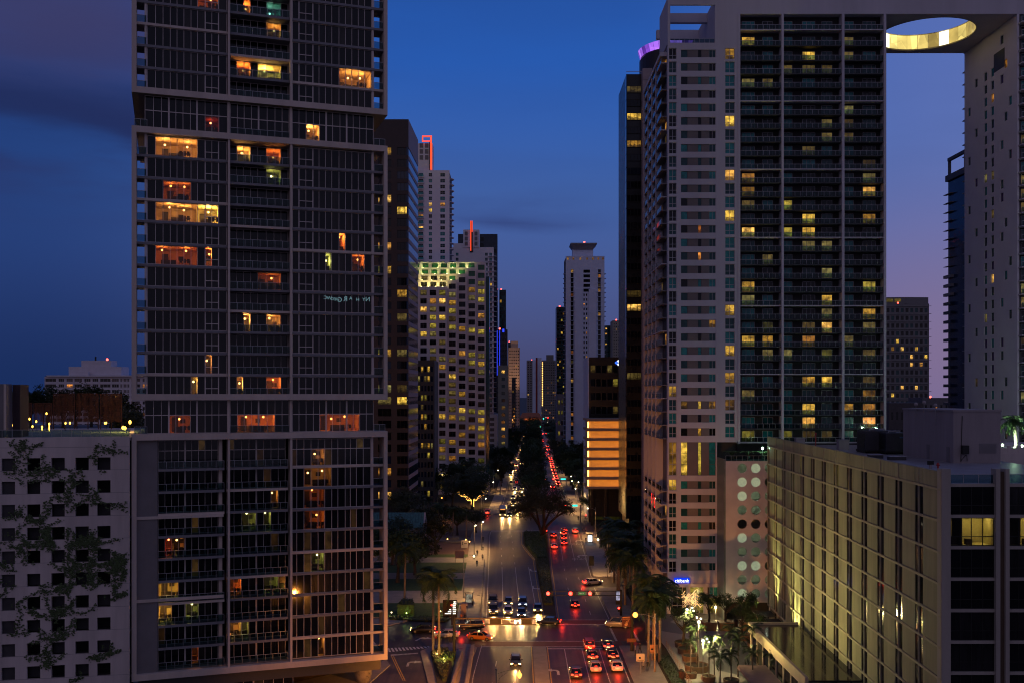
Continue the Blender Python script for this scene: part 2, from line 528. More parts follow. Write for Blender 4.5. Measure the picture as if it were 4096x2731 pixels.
_x = _t.nodes.new('ShaderNodeMix'); _x.data_type = 'RGBA'; _x.blend_type = 'MULTIPLY'; _x.inputs[0].default_value = 1.0
_t.links.new(_src, _x.inputs[6]); _t.links.new(_r.outputs[0], _x.inputs[7]); _t.links.new(_x.outputs[2], _b.inputs['Base Color'])
PAVE = mat('pavement_concrete', (0.26, 0.23, 0.21), 0.75, var=0.2, scale=0.5, bump=0.1)
KERB = mat('kerb_stone', (0.34, 0.31, 0.29), 0.75, var=0.15)
PAINT = mat('road_paint', (0.50, 0.48, 0.45), 0.6, var=0.55, scale=1.6)
YPAINT = mat('yellow_road_paint', (0.55, 0.34, 0.05), 0.6, var=0.25, scale=1.2)
REDPAV = mat('red_paver', (0.17, 0.06, 0.045), 0.7, var=0.25, scale=1.5)
GRASS = mat('lawn_grass', (0.035, 0.075, 0.018), 0.9, var=0.4, scale=2.0, bump=0.6, bscale=30)
SOIL = mat('planting_soil', (0.045, 0.036, 0.022), 0.95, var=0.3, scale=2.0)
BLACKM = mat('black_metal', (0.016, 0.015, 0.015), 0.45, 0.3, var=0.1)
STEEL = mat('galvanised_steel', (0.30, 0.29, 0.29), 0.45, 0.7, var=0.15)
DARKM = mat('dark_grey_metal', (0.06, 0.06, 0.07), 0.5, 0.4, var=0.2)
# ================================================================== ground, road, pavements


def struct(o): return tag(o, kind='structure')


gm = mat('far_ground', (0.045, 0.042, 0.036), 0.95, var=0.4, scale=0.02)
struct(MB().box(-6000, 6000, -300, 9000, -0.6, -0.2).build('ground', gm))
sea = mat('bay_water', (0.01, 0.025, 0.05), 0.12, var=0.2, scale=0.05, bump=0.3, bscale=0.2, spec=0.6)
struct(MB().box(-6000, -260, 700, 9000, -0.196, -0.10).build('water', sea))
struct(MB().box(-75, 90, 40, 1800, -0.19, 0.0).build('road', ASPH))


def curve(pts):
    q = sorted((G(x, y).y, G(x, y).x) for x, y in pts)

    def f(Y):
        if Y <= q[0][0]: return q[0][1]
        for (a, b), (c, d) in zip(q, q[1:]):
            if Y <= c: return b + (d - b) * (Y - a) / (c - a)
        (a, b), (c, d) = q[-2:]
        return d + (d - b) * (Y - c) / (c - a)
    return f


LL = curve([(1880, 2725), (1921, 2581), (1940, 2470), (1951, 2267), (1956, 2132), (1990, 2070), (2024, 1967), (2036, 1910), (2073, 1808), (2104, 1698)])
RR = curve([(2525, 2725), (2467, 2580), (2441, 2474), (2383, 2353), (2324, 2153), (2308, 2100), (2224, 1877), (2203, 1802), (2180, 1733), (2160, 1690)])
LRn = curve([(2138, 2725), (2131, 2587), (2173, 2470), (2135, 2236), (2090, 2181), (2087, 2126)])
RLn = curve([(2197, 2725), (2183, 2587), (2231, 2474), (2214, 2339), (2204, 2270), (2193, 2132)])
Y1a, Y1b = G(0, 2580).y, G(0, 2474).y        # first crossing
Y2a, Y2b = G(0, 2126).y, G(0, 2062).y        # second crossing
Y3a, Y3b = 432.0, 452.0                      # third crossing


def LR(Y): return LRn(Y) if Y < Y2b else LL(Y) + 9.6
def RL(Y): return RLn(Y) if Y < Y2b else RR(Y) - 9.6


def strip(fa, fb, Ya, Yb, n):
    a = [(fa(Ya + (Yb - Ya) * i / n), Ya + (Yb - Ya) * i / n) for i in range(n + 1)]
    b = [(fb(Ya + (Yb - Ya) * i / n), Ya + (Yb - Ya) * i / n) for i in range(n + 1)]
    return a + b[::-1]


def slab(name, poly, top, h=0.13, edge=None, inset=0.0):
    o = MB().prism(poly, -0.02, h, 0, 1).build(name, [edge or KERB, top])
    return struct(o)


def poly_px(pts): return [(G(x, y).x, G(x, y).y) for x, y in pts]


# pavements as raised slabs with kerbs
slab('median', strip(LR, RL, 100, Y1a - 1, 2), PAVE, 0.14)
slab('median', strip(lambda Y: LR(Y) + .25, lambda Y: RL(Y) - .25, Y1b + 1, Y2a - 1, 14), SOIL, 0.16)
slab('median', strip(lambda Y: LR(Y) + .2, lambda Y: RL(Y) - .2, Y2b + 4, Y3a, 8), SOIL, 0.16)
slab('median', strip(lambda Y: LR(Y) + .2, lambda Y: RL(Y) - .2, Y3b, 900, 16), SOIL, 0.16)
slab('median', strip(lambda Y: LR(Y) + .2, lambda Y: RL(Y) - .2, 930, 1500, 12), SOIL, 0.16)
slab('pavement', strip(lambda Y: LL(Y) - 5.5, lambda Y: LL(Y) - .35, Y1b - .5, Y2a + 3, 14), PAVE)
slab('pavement', strip(lambda Y: LL(Y) - 4.5, lambda Y: LL(Y) - .35, Y2b + 6, Y3a, 8), PAVE)
slab('pavement', strip(lambda Y: LL(Y) - 4.5, lambda Y: LL(Y) - .35, Y3b, 1500, 20), PAVE)
slab('pavement', strip(lambda Y: RR(Y) + .35, lambda Y: RR(Y) + 6.0, Y1b + 1.5, 226, 5), PAVE)
slab('pavement', strip(lambda Y: RR(Y) + .35, lambda Y: RR(Y) + 5.5, 239, Y2a, 6), PAVE)
slab('pavement', strip(lambda Y: RR(Y) + .35, lambda Y: RR(Y) + 5.0, Y2b, Y3a, 8), PAVE)
slab('pavement', strip(lambda Y: RR(Y) + .35, lambda Y: RR(Y) + 5.0, Y3b, 1500, 20), PAVE)
slab('pavement', strip(lambda Y: RR(Y) + .35, lambda Y: RR(Y) + 5.4, 100, Y1a - .5, 4), PAVE)
slab('planting_bed', strip(lambda Y: RR(Y) + 5.4, lambda Y: RR(Y) + 8.2, 100, Y1a + 3, 4), SOIL, 0.2)
slab('planting_bed', strip(lambda Y: RR(Y) + 6.0, lambda Y: RR(Y) + 9.5, Y1b + 4, 300, 8), SOIL, 0.2)
# left side beyond the first crossing: lawns and church forecourt
lx = lambda Y: LL(Y) - 5.5
slab('lawn', strip(lambda Y: -75, lx, Y1b + 1, 209, 3), GRASS, 0.12)
slab('path', strip(lambda Y: -75, lx, 209, 222, 3), PAVE, 0.125)
slab('lawn', strip(lambda Y: -75, lx, 222, 236, 3), GRASS, 0.12)
slab('path', strip(lambda Y: -75, lx, 236, 244, 3), mat('buff_paving', (0.25, 0.20, 0.14), 0.7, var=0.2, scale=1), 0.125)
slab('lawn', strip(lambda Y: -75, lx, 244, 259, 3), GRASS, 0.12)
slab('path', strip(lambda Y: -75, lx, 259, 267, 3), PAVE, 0.125)
slab('lawn', strip(lambda Y: -75, lx, 267, 272, 3), GRASS, 0.12)
slab('forecourt', strip(lambda Y: -75, lx, 272, Y2a + 3, 5), mat('red_brick_paving', (0.13, 0.07, 0.055), 0.75, var=0.25, scale=1.5), 0.125)
slab('lawn', strip(lambda Y: -75, lambda Y: LL(Y) - 4.5, Y2b + 8, Y3a, 5), SOIL, 0.12)
slab('lawn', strip(lambda Y: -75, lambda Y: LL(Y) - 4.5, Y3b + 2, 1000, 8), SOIL, 0.12)
slab('lawn', strip(lambda Y: RR(Y) + 5.0, lambda Y: 88, Y2b + 2, 1000, 10), SOIL, 0.12)
slab('lawn', strip(lambda Y: RR(Y) + 9.5, lambda Y: 88, 226, Y2a, 5), SOIL, 0.12)
# palm island and slip lane on the near left
island = poly_px([(1681, 2606), (1730, 2583), (1800, 2572), (1880, 2577), (1908, 2590), (1893, 2625), (1868, 2731), (1840, 2860), (1770, 2860), (1712, 2731)])
slab('traffic_island', island, PAVE, 0.14)
bed = poly_px([(1722, 2612), (1752, 2592), (1790, 2600), (1800, 2625), (1822, 2630), (1800, 2731), (1780, 2860), (1765, 2860), (1748, 2731)])
struct(MB().prism(bed, 0.10, 0.32).build('planting_bed', SOIL))
ramp_m = mat('warm_concrete', (0.32, 0.25, 0.2), 0.75, var=0.15)
for nm, pts in (('ramp_wall', [(1843, 2628), (1851, 2622), (1815, 2760), (1803, 2760)]), ('ramp_wall', [(1885, 2600), (1898, 2596), (1872, 2760), (1858, 2760)])):
    o = MB().prism(poly_px(pts), 0.14, 0.95).build('low_wall', ramp_m)
    tag(o, 'low concrete wall of the footway ramp, %s side' % ('palm' if pts[0][0] == 1843 else 'roadway'), 'low wall')
# kerb with pavement under the balcony tower
slab('pavement', poly_px([(1180, 2731), (1480, 2660), (1545, 2640), (1560, 2660), (1480, 2731), (1400, 2900), (900, 2900)]), PAVE)
slab('hedge_bed', strip(lambda Y: -75, lambda Y: -24 + (Y - 188) * .8, 187, 194, 2), PAVE, 0.13)
# plaza on the right: pale terrazzo with a wavy grey figure
plaza_m = bpy.data.materials.new('plaza_terrazzo'); plaza_m.use_nodes = True
t = plaza_m.node_tree; b = t.nodes['Principled BSDF']; b.inputs['Roughness'].default_value = 0.5
g_ = t.nodes.new('ShaderNodeNewGeometry'); n_ = t.nodes.new('ShaderNodeTexNoise'); n_.inputs['Scale'].default_value = 0.09; n_.inputs['Detail'].default_value = 1.2
t.links.new(g_.outputs['Position'], n_.inputs['Vector'])
r_ = t.nodes.new('ShaderNodeValToRGB'); r_.color_ramp.interpolation = 'LINEAR'
r_.color_ramp.elements[0].position = 0.47; r_.color_ramp.elements[0].color = (0.10, 0.11, 0.11, 1)
r_.color_ramp.elements[1].position = 0.49; r_.color_ramp.elements[1].color = (0.33, 0.31, 0.27, 1)
t.links.new(n_.outputs['Fac'], r_.inputs[0]); t.links.new(r_.outputs[0], b.inputs['Base Color'])
slab('plaza', [(RR(150) + 8.2, 100), (RR(172) + 8.2, 172), (RR(196) + 6, 198), (66, 198), (66, 100)], plaza_m, 0.3)

# ------------------------------------------------------------------ road markings
MK = []


def mark(poly, m=PAINT, z=0.005, name='road_marking'):
    o = struct(MB().prism(poly, 0.0005, z).build(name, m)); return o


def rect(x0, x1, y0, y1): return [(x0, y0), (x1, y0), (x1, y1), (x0, y1)]


def lane_line(f, Ya, Yb, w=0.13, m=PAINT, n=4):
    mark(strip(lambda Y: f(Y) - w / 2, lambda Y: f(Y) + w / 2, Ya, Yb, n), m)


# edges and centre
lane_line(lambda Y: LL(Y) + .25, Y1b, Y2a, n=14)
lane_line(lambda Y: LL(Y) + .25, 100, Y1a)
lane_line(lambda Y: LL(Y) + .25, Y2b + 4, 900, n=20)
lane_line(lambda Y: RR(Y) - .25, Y1b, 226, n=5)
lane_line(lambda Y: RR(Y) - .25, 239, Y2a, n=6)
lane_line(lambda Y: RR(Y) - .25, Y2b, 900, n=16)
lane_line(lambda Y: RR(Y) - .25, 100, Y1a - 2, .15)
lane_line(lambda Y: LR(Y) - .2, Y1b, Y2a, .16, YPAINT, 14)
lane_line(lambda Y: RL(Y) + .2, Y1b, Y2a, .16, YPAINT, 14)
lane_line(lambda Y: LR(Y) - .25, 100, Y1a - 1, .16, YPAINT, 2)
lane_line(lambda Y: RL(Y) + .25, 100, Y1a - 1, .16, YPAINT, 2)
# lane dividers, oncoming side: solid near the stop line, dashed beyond
for k in (1, 2, 3):
    f = lambda Y, k=k: (LL(Y) + .25) + k * (3.35 if Y < 265 else 3.35 - .0 * k)
    lane_line(f, Y1b + .6, Y1b + 58, .13, PAINT, 8)
    if k < 3:
        y = Y1b + 62
        while y < Y2a - 8:
            lane_line(f, y, y + 3.2); y += 12.2
# away side
wR = lambda Y: (RR(Y) - RL(Y))
for k in (1, 2):
    f = lambda Y, k=k: RL(Y) + .2 + (wR(Y) - .45) * k / 3
    y = Y1b + 4
    while y < 252:
        lane_line(f, y, y + 3.2); y += 12.2
    lane_line(f, 262, Y2a - 1, n=4)
for k in (1, 2, 3):
    f = lambda Y, k=k: RL(Y) + .2 + (wR(Y) - .45) * k / 4
    lane_line(f, 138 if k > 1 else 110, Y1a - 2.4, .13)
y = 100
while y < Y1a - 8:
    lane_line(lambda Y: LL(Y) + 3.4, y, y + 3.2); lane_line(lambda Y: LL(Y) + 6.6, y, y + 3.2); y += 12.2
for k in (1, 2):
    for (a, b) in ((Y2b + 8, Y3a - 6), (Y3b + 6, 640)):
        y = a
        while y < b:
            lane_line(lambda Y: LL(Y) + .2 + 3.1 * k, y, y + 3.2); lane_line(lambda Y: RR(Y) - .2 - 3.1 * k, y, y + 3.2); y += 12.2
# stop lines and crossings (red paver crossings with white borders)
zc = 0.005
mark(rect(LL(Y1b) + .3, LR(Y1b) - .2, Y1b, Y1b + .5), PAINT, .006)
mark(rect(RL(Y1a) + .1, RR(Y1a) - .2, Y1a - 2.4, Y1a - 1.9), PAINT, .006)
struct(MB().prism(rect(LL(Y1a) - 1, RR(Y1a) + 1, Y1a - .8, Y1a + 3.0), .0005, .004).build('crossing_paving', REDPAV))
struct(MB().prism(rect(LL(Y1b) - 1, RR(Y1b) + 2, Y1b - 4.4, Y1b - .8), .0005, .004).build('crossing_paving', REDPAV))
for yy in (Y1a - .95, Y1a + 2.9, Y1b - 4.6, Y1b - .85):
    mark(rect(LL(Y1a) + .2, RR(yy) - .3, yy, yy + .3), PAINT, .007)
a, b = G(2441, 2510), G(2466, 2562)
struct(MB().prism([(b.x, b.y), (b.x + 3.6, b.y), (a.x + 4.0, a.y), (a.x, a.y)], .0005, .0045).build('crossing_paving', REDPAV))
for off in (0, 3.9):
    mark([(b.x + off - .2, b.y), (b.x + off + .2, b.y), (a.x + off + .2, a.y), (a.x + off - .2, a.y)], PAINT, .0075)
mark(rect(LL(Y2a) + .3, LR(Y2a) - .2, Y2a, Y2a + .6), PAINT, .006)
mark(rect(RL(Y2a) + .3, RR(Y2a) - .2, Y2a - .6, Y2a), PAINT, .006)
for yy in (Y2a + 3.2, Y2a + 1.2):
    mark(rect(LL(Y2a) + .3, RR(Y2a) - .2, yy, yy + .3), PAINT, .006)
# zebra across the slip road, its stop line and double yellow line
for i in range(12):
    p, q = G(1548 + i * 14.5, 2590 - i * .6), G(1556 + i * 14.5, 2606 - i * 1.6)
    mark([(p.x, p.y), (p.x + .36, p.y), (q.x + .36, q.y), (q.x, q.y)], mat('fresh_road_paint', (.72, .69, .64), .6, var=.15, scale=1.5), .006, 'zebra_bar')
mark(poly_px([(1563, 2616), (1670, 2609), (1672, 2612), (1563, 2621)]), PAINT, .006)
mark(poly_px([(1563, 2621), (1567, 2621), (1614, 2720), (1610, 2720)]), YPAINT, .006)
mark(poly_px([(1571, 2621), (1575, 2621), (1622, 2720), (1618, 2720)]), YPAINT, .006)


def arrow(px, py, kind, rot=0.0, s=1.0):
    p = G(px, py); o = MB(Matrix.Translation(p) @ Matrix.Rotation(rot, 4, 'Z') @ Matrix.Scale(s, 4))
    if kind == 'straight':
        o.prism(rect(-.12, .12, -1.5, .6), .0005, .006); o.prism([(-.45, .6), (.45, .6), (0, 1.7)], .0005, .006)
    else:
        sg = 1 if kind == 'right' else -1
        pts = [(-.15 * sg, -1.5), (.15 * sg, -1.5), (.15 * sg, -.1), (.3 * sg, .25), (.7 * sg, .35), (.7 * sg, -.05), (1.7 * sg, .55), (.7 * sg, 1.15), (.7 * sg, .75), (.15 * sg, .65), (-.15 * sg, .1)]
        o.prism(pts if sg > 0 else pts[::-1], .0005, .006)
    return struct(o.build('road_arrow', PAINT))


arrow(1634, 2650, 'right', s=1.3); arrow(1680, 2552, 'right', R(-20), 1.2); arrow(2232, 2683, 'left', s=1.3)
arrow(2313, 2222, 'right', s=1.7); arrow(2304, 2162, 'right', s=1.7); arrow(2122, 2280, 'left', R(180), 1.5); arrow(2132, 2350, 'left', R(180), 1.5)


def text(name, body, size, m, M, parent=None, ext=0.004, align='CENTER'):
    c = bpy.data.curves.new(name, 'FONT'); c.body = body; c.size = size; c.extrude = ext; c.align_x = align; c.align_y = 'CENTER'
    c.materials.append(m)
    tmp = bpy.data.objects.new(name + '_curve', c)
    me = bpy.data.meshes.new_from_object(tmp); me.name = name
    bpy.data.objects.remove(tmp)
    return obj(name, me, parent, M)


for (px, py) in ((2318, 2234), (2304, 2162 + 12)):
    p = G(px, py)
    struct(text('road_lettering', 'ONLY', 1.5, PAINT, Matrix.Translation((p.x, p.y, .004)) @ Matrix.Diagonal((1, 1.9, 1, 1)), ext=.002))
# manhole covers
for i, (x, y) in enumerate(((1790, 2574), (1825, 2600), (1842, 2596), (1920, 2372), (1914, 2381), (1930, 2260), (1795, 2555))):
    p = G(x, y)
    o = MB().lathe([(.38, .13), (.38, .15)], p.x, p.y, 14).build('manhole_cover', DARKM); struct(o)
# ================================================================== balcony tower on the left
YL, YR = 137.0, 148.5
XL, XR = Xp(527, YL), Xp(1547, YR)
TLEN = math.hypot(XR - XL, YR - YL)
TROT = math.atan2(YR - YL, XR - XL)
TW = thing('apartment_tower', 'dark glass apartment tower with pale stacked concrete frames, nearest on the left', 'tower', (XL, YL, 0), TROT)


def ta(x):
    k = (x - CX) / F
    return (YL * k - XL) / ((XR - XL) - (YR - YL) * k) * TLEN


def norm(l): return [(v - l[0]) / (l[-1] - l[0]) for v in l]


A0, A1 = ta(588), ta(908)
B0, B1 = ta(922), ta(1158)
C0, C1 = ta(1170), ta(1488)
NA = norm([240, 298, 350, 400, 447, 495, 545, 590, 645, 692, 740, 800])
NB = norm([820, 868, 915, 965, 1015, 1075, 1130, 1180, 1230])
NC = norm([1255, 1300, 1347, 1395, 1437, 1481, 1525, 1575, 1620, 1665, 1710, 1755, 1805])
PANES = [0]
STUFFP = {}
_FM = {}


def glazing(x0, x1, nb, y, z0, z1, lit, rng, unit=None, transom=None, thick=(), nice=False, door=None, mul=0.07):
    """one storey-high window wall: a frame with its panes as pieces; lit: {pane index}"""
    w, h = x1 - x0, z1 - z0
    xs = [q * w for q in nb]
    key = (round(w, 2), round(h, 2), tuple(round(q, 3) for q in nb), unit, transom, tuple(thick), door, mul)
    if key not in _FM:
        b = MB()
        for i, q in enumerate(xs):
            t = .11 if i in thick else mul / 2
            c = min(max(q, t), w - t)
            b.box(c - t, c + t, -.06 if i not in thick else -.12, .10, 0, h)
        b.box(0.01, w - .01, -.05, .09, 0, .07); b.box(0.01, w - .01, -.05, .09, h - .07, h)
        if unit:
            b.box(xs[unit[0]], xs[unit[1]], -.075, .085, h * .36 - .05, h * .36 + .05)
            for e in unit: b.box(xs[e] - .07, xs[e] + .07, -.08, .095, 0.005, h - .005)
        if transom: b.box(0.012, w - .012, -.07, .08, h * transom - .06, h * transom + .06)
        if door: b.box(xs[door], xs[door + 1], -.055, .07, h * .8 - .05, h * .8 + .05)
        _FM[key] = b.mesh('window', ALUP)
    wo = obj('window', _FM[key], TW, Matrix.Translation((x0, y, z0)))
    for i in range(len(xs) - 1):
        rows = [(0, h)]
        if unit and unit[0] <= i < unit[1]: rows = [(0, h * .36), (h * .36, h)]
        if transom: rows = [(0, h * transom), (h * transom, h)]
        for ri, (r0, r1) in enumerate(rows):
            isl = i in lit and not (transom and ri == 1)
            m = CLEAR if isl else rng.choice((DGLASS, DGLASS, DGLASS2, DGLASS2, DGLASS3) if i > 4 else (DGLASS, DGLASS, DGLASS, DGLASS2))
            if not isl and z0 < 37 and rng.random() < (.22 if 1 < i < 6 and x0 > 20 else .05): m = CURT
            if (nice or isl) and PANES[0] < 300:
                PANES[0] += 1
                o = bx('pane', m, wo, xs[i] + .03, xs[i + 1] - .03, .02, .034, r0 + .03, r1 - .03)
                o.rotation_euler = (R(rng.uniform(-.25, .25)), 0, R(rng.uniform(-.3, .3)))
            else:
                STUFFP.setdefault(m.name, MB()).box(x0 + xs[i] + .03, x0 + xs[i + 1] - .03, y + .02, y + .034, z0 + r0 + .03, z0 + r1 - .03)
    return wo


ROOMC = {'warm': ((.62, .42, .22), (1, .52, .14)), 'orange': ((.6, .30, .14), (1, .36, .07)), 'yellow': ((.65, .5, .2), (1, .66, .2)),
         'red': ((.5, .10, .05), (1, .22, .08)), 'teal': ((.3, .5, .45), (.5, 1, .8)), 'green': ((.45, .45, .2), (.9, .85, .32))}


def room(x0, x1, y, z0, z1, kind, power, rng, depth=4.5, lamp=True):
    wc, lc = ROOMC[kind]
    wm = mat('room_wall_' + kind, wc, .85, var=.15, scale=.8)
    b = MB()
    b.box(x0, x1, y + depth, y + depth + .05, z0, z1)
    b.box(x0 - .05, x0, y + .1, y + depth, z0, z1); b.box(x1, x1 + .05, y + .1, y + depth, z0, z1)
    b.box(x0 - .05, x1 + .05, y + .1, y + depth, z0 - .04, z0); b.box(x0 - .05, x1 + .05, y + .1, y + depth, z1, z1 + .04)
    ro = b.build('lit_room', wm, TW)
    w = x1 - x0
    lm = glow('room_lamp_' + kind, lc, 7.0, False)
    nl = 1 if w < 3.5 else 2
    for i in range(nl):
        lx_ = x0 + w * (i + .5 + rng.uniform(-.2, .2)) / nl
        ly, lz = y + rng.uniform(1.2, 2.6), z1 - rng.uniform(.3, .9)
        MB().ball((lx_, ly, lz), .15, 0, 8, 5).build('lamp', lm, ro)
        light('lamp_light', 'POINT', (lx_, ly - .3, lz - .1), power * 3.0 / nl ** .5, lc, ro, .16)
    # furniture silhouettes, a doorway and a curtain edge
    fm = mat('dark_furniture', (.045, .03, .022), .7, var=.3, scale=2)
    f = MB()
    if w > 1.6:
        a = x0 + rng.uniform(.2, w * .4); l = min(w * .5, 2.0)
        f.box(a, a + l, y + 1.0, y + 1.8, z0, z0 + .42); f.box(a, a + l, y + 1.65, y + 1.85, z0 + .42, z0 + .85)
        a = x0 + w * .62
        f.box(a, a + min(1.2, w * .3), y + .6, y + 1.3, z0 + .68, z0 + .74)
        for q in (.05, .9): f.box(a + q * min(1.2, w * .3), a + q * min(1.2, w * .3) + .06, y + .7, y + .76, z0, z0 + .68)
        for q in range(3):
            cx_ = a - .3 + q * .5
            f.box(cx_, cx_ + .38, y + .4, y + .48, z0 + .45, z0 + .95); f.box(cx_, cx_ + .38, y + .4, y + .8, z0 + .40, z0 + .45)
            f.box(cx_ + .02, cx_ + .06, y + .44, y + .48, z0, z0 + .4); f.box(cx_ + .32, cx_ + .36, y + .44, y + .48, z0, z0 + .4)
    else:
        f.box(x0 + .1, x1 - .1, y + 1.2, y + 1.7, z0, z0 + .8)
    f.box(x0 + w * .15, x0 + w * .15 + .85, y + depth - .06, y + depth - .01, z0, z0 + 2.1)
    f.box(x0 + w * .55, x0 + w * .55 + .7, y + depth - .05, y + depth - .01, z0 + 1.2, z0 + 1.8)
    f.build('furniture', fm, ro)
    return ro


def railing(x0, x1, y, z, hgt=1.02, step=1.05, parent=None, posts=ALU, M=None):
    p = parent or TW
    b = MB(M); b.box(x0, x1, y - .035, y + .035, z + hgt - .05, z + hgt)
    n = max(1, round((x1 - x0) / step))
    for i in range(n + 1):
        q = x0 + (x1 - x0) * i / n; q = min(max(q, x0 + .03), x1 - .03)
        b.box(q - .022, q + .022, y - .02, y + .02, z, z + hgt - .051)
    o = b.build('railing', posts, p)
    gb = MB(M); gb.box(x0 + .03, x1 - .03, y - .006, y + .006, z + .06, z + hgt - .07)
    gb.build('glass_panel', RAILG, o)
    return o


rngT = random.Random(11)
FH = 3.01
zt = 85.0
boxes = []
# ---- concrete box frames and soffits
DEP = 19.0


def boxframe(z0, z1, first=True):
    bx('frame_column', CONC, TW, 0, .62, -.6, 3.0, z0, z1)
    bx('frame_column', CONC, TW, TLEN - .5, TLEN, -.6, 3.0, z0, z1)
    bx('frame_beam', CONC, TW, .62, TLEN - .5, -.603, DEP, z0 - .003, z0 + .85)
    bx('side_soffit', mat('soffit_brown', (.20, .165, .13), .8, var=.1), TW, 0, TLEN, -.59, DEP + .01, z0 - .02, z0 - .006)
    for q in (B0 - .38, C0 - .36):
        bx('frame_column', CONC, TW, q, q + .3, -.45, 2.3, z0 + .85, z1)


boxframe(85.0, 104.5)
boxframe(43.0, 80.45)
boxframe(4.6, 38.35)
bx('frame_beam', CONC, TW, .62, TLEN - .5, -.603, DEP, 79.6, 80.45)
bx('frame_beam', CONC, TW, .62, TLEN - .5, -.603, DEP, 37.5, 38.35)
# set-in dark body behind everything
dk = mat('interior_dark', (.012, .011, .011), .9, var=0)
bx('core', dk, TW, 2.2, TLEN - 2.2, 6.0, DEP - .5, 4.8, 104)
for (a, b_) in ((1.95, 2.15), (TLEN - 2.1, TLEN - 1.9)):
    bx('side_wall', GREYP, TW, a, b_, .5, DEP - .6, 5.2, 104.2)
for q in (B0 - .42, C0 - .4):
    for (z0, z1) in ((80.45, 84.98), (38.36, 42.98)):
        bx('pier', CONC, TW, q, q + .34, .0, 2.3, z0, z1)

LITA = {}
# (block, floor from top, section): [(pane0, pane1, kind, power)]
LITS = {
    ('t', 0, 'A'): [(1, 6, 'warm', 60)], ('t', 4, 'B'): [(1, 3, 'orange', 90), (4, 7, 'yellow', 150)], ('t', 4, 'C'): [(7, 12, 'warm', 60)],
    ('t', 1, 'A'): [(7, 10, 'orange', 34)], ('t', 1, 'B'): [(2, 3, 'orange', 60), (5, 7, 'teal', 8)], ('t', 2, 'B'): [(5, 7, 'warm', 22)],
    ('u', 0, 'A'): [(8, 10, 'red', 3)], ('u', 0, 'C'): [(2, 4, 'warm', 110)],
    ('m', 0, 'A'): [(1, 7, 'warm', 95)], ('m', 0, 'B'): [(1, 3, 'warm', 90), (5, 7, 'orange', 40)], ('m', 1, 'B'): [(5, 7, 'green', 12)],
    ('m', 2, 'A'): [(2, 6, 'orange', 16)], ('m', 3, 'A'): [(1, 7, 'warm', 70), (7, 10, 'yellow', 190)],
    ('m', 5, 'A'): [(1, 7, 'orange', 34), (8, 9, 'orange', 110)], ('m', 6, 'B'): [(4, 7, 'orange', 12)], ('m', 8, 'B'): [(2, 3, 'warm', 70), (5, 7, 'warm', 40)],
    ('m', 4, 'C'): [(7, 8, 'orange', 70)], ('m', 5, 'C'): [(5, 6, 'green', 30), (9, 11, 'orange', 22)],
    ('m', 10, 'A'): [(8, 9, 'warm', 55)], ('m', 11, 'A'): [(6, 7, 'yellow', 130)], ('m', 11, 'B'): [(1, 2, 'warm', 70), (5, 7, 'orange', 60)],
    ('n', 0, 'A'): [(3, 6, 'orange', 16)], ('n', 0, 'B'): [(1, 6, 'orange', 60)], ('n', 0, 'C'): [(4, 10, 'orange', 30)],
    ('b', 0, 'C'): [(3, 5, 'warm', 14)], ('b', 2, 'C'): [(2, 5, 'orange', 3)], ('b', 3, 'C'): [(2, 5, 'orange', 7)], ('b', 5, 'C'): [(3, 5, 'green', 5)],
    ('b', 1, 'C'): [(2, 6, 'warm', 3)], ('b', 4, 'A'): [(1, 2, 'red', 40), (2, 4, 'warm', 6)], ('b', 6, 'A'): [(0, 3, 'yellow', 60)], ('b', 7, 'A'): [(0, 2, 'yellow', 70), (4, 6, 'green', 10)],
    ('b', 9, 'A'): [(5, 6, 'orange', 20)], ('b', 3, 'B'): [(2, 4, 'green', 14), (5, 6, 'green', 10)], ('b', 6, 'B'): [(0, 2, 'orange', 40), (5, 7, 'green', 8)],
    ('b', 8, 'B'): [(0, 2, 'warm', 40), (2, 3, 'green', 16)], ('b', 2, 'B'): [(6, 7, 'warm', 10)], ('b', 9, 'C'): [(4, 5, 'warm', 8)],
}


def storey(blk, k, zf, h, last=False):
    """one floor of the upper boxes: section A and C window walls, section B recessed balcony, side balconies"""
    zc = zf + h
    rg = rngT
    for sec, x0, x1, nb, y, unit in (('A', A0, A1, NA, .30, (8, 10)), ('C', C0, C1, NC, .30, (1, 3)), ('B', B0, B1, NB, 2.0, None)):
        lits = LITS.get((blk, k, sec), [])
        li = {i for (a, b_, *_r) in lits for i in range(a, b_)}
        glazing(x0, x1, nb, y, zf + .17, zc - .17, li, rg, unit=unit, nice=(blk in 'tm' and (sec != 'B' or li)), door=0 if sec == 'B' else None)
        for (a, b_, kd, pw) in lits:
            room(x0 + nb[a] * (x1 - x0), x0 + nb[b_] * (x1 - x0), y + .12, zf + .2, zc - .2, kd, pw, rg, 3.6 if sec == 'B' else 4.8)
    light_edge = {'A': k % 8 == 3, 'C': k % 8 == 5, 'B': k % 4 == 0}
    if k > 0 or blk in 't':
        for sec, x0, x1, y1 in (('A', .62, B0 - .38, .5), ('C', C0 - .06, TLEN - .5, .5), ('B', B0 - .08, C0 - .36, 2.2)):
            m = CONC if light_edge[sec] else SLABD
            bx('floor_slab', m, TW, x0, x1, -.02 if sec != 'B' else .0, 2.2 if sec == 'B' else 3.0, zc - .17, zc + .17)
    railing(B0 - .08, C0 - .36, .12, zf + .17)
    # side balconies
    railing(.62, 1.9, .1, zf + .17, step=1.2); railing(TLEN - 1.9, TLEN - .5, .1, zf + .17, step=1.2)


for k in range(6):
    storey('t', k, 85.0 + .7 + FH * (5 - k - 0) - 0, FH)
for k in range(12):
    storey('m', k, 79.6 - FH * (k + 1), FH)
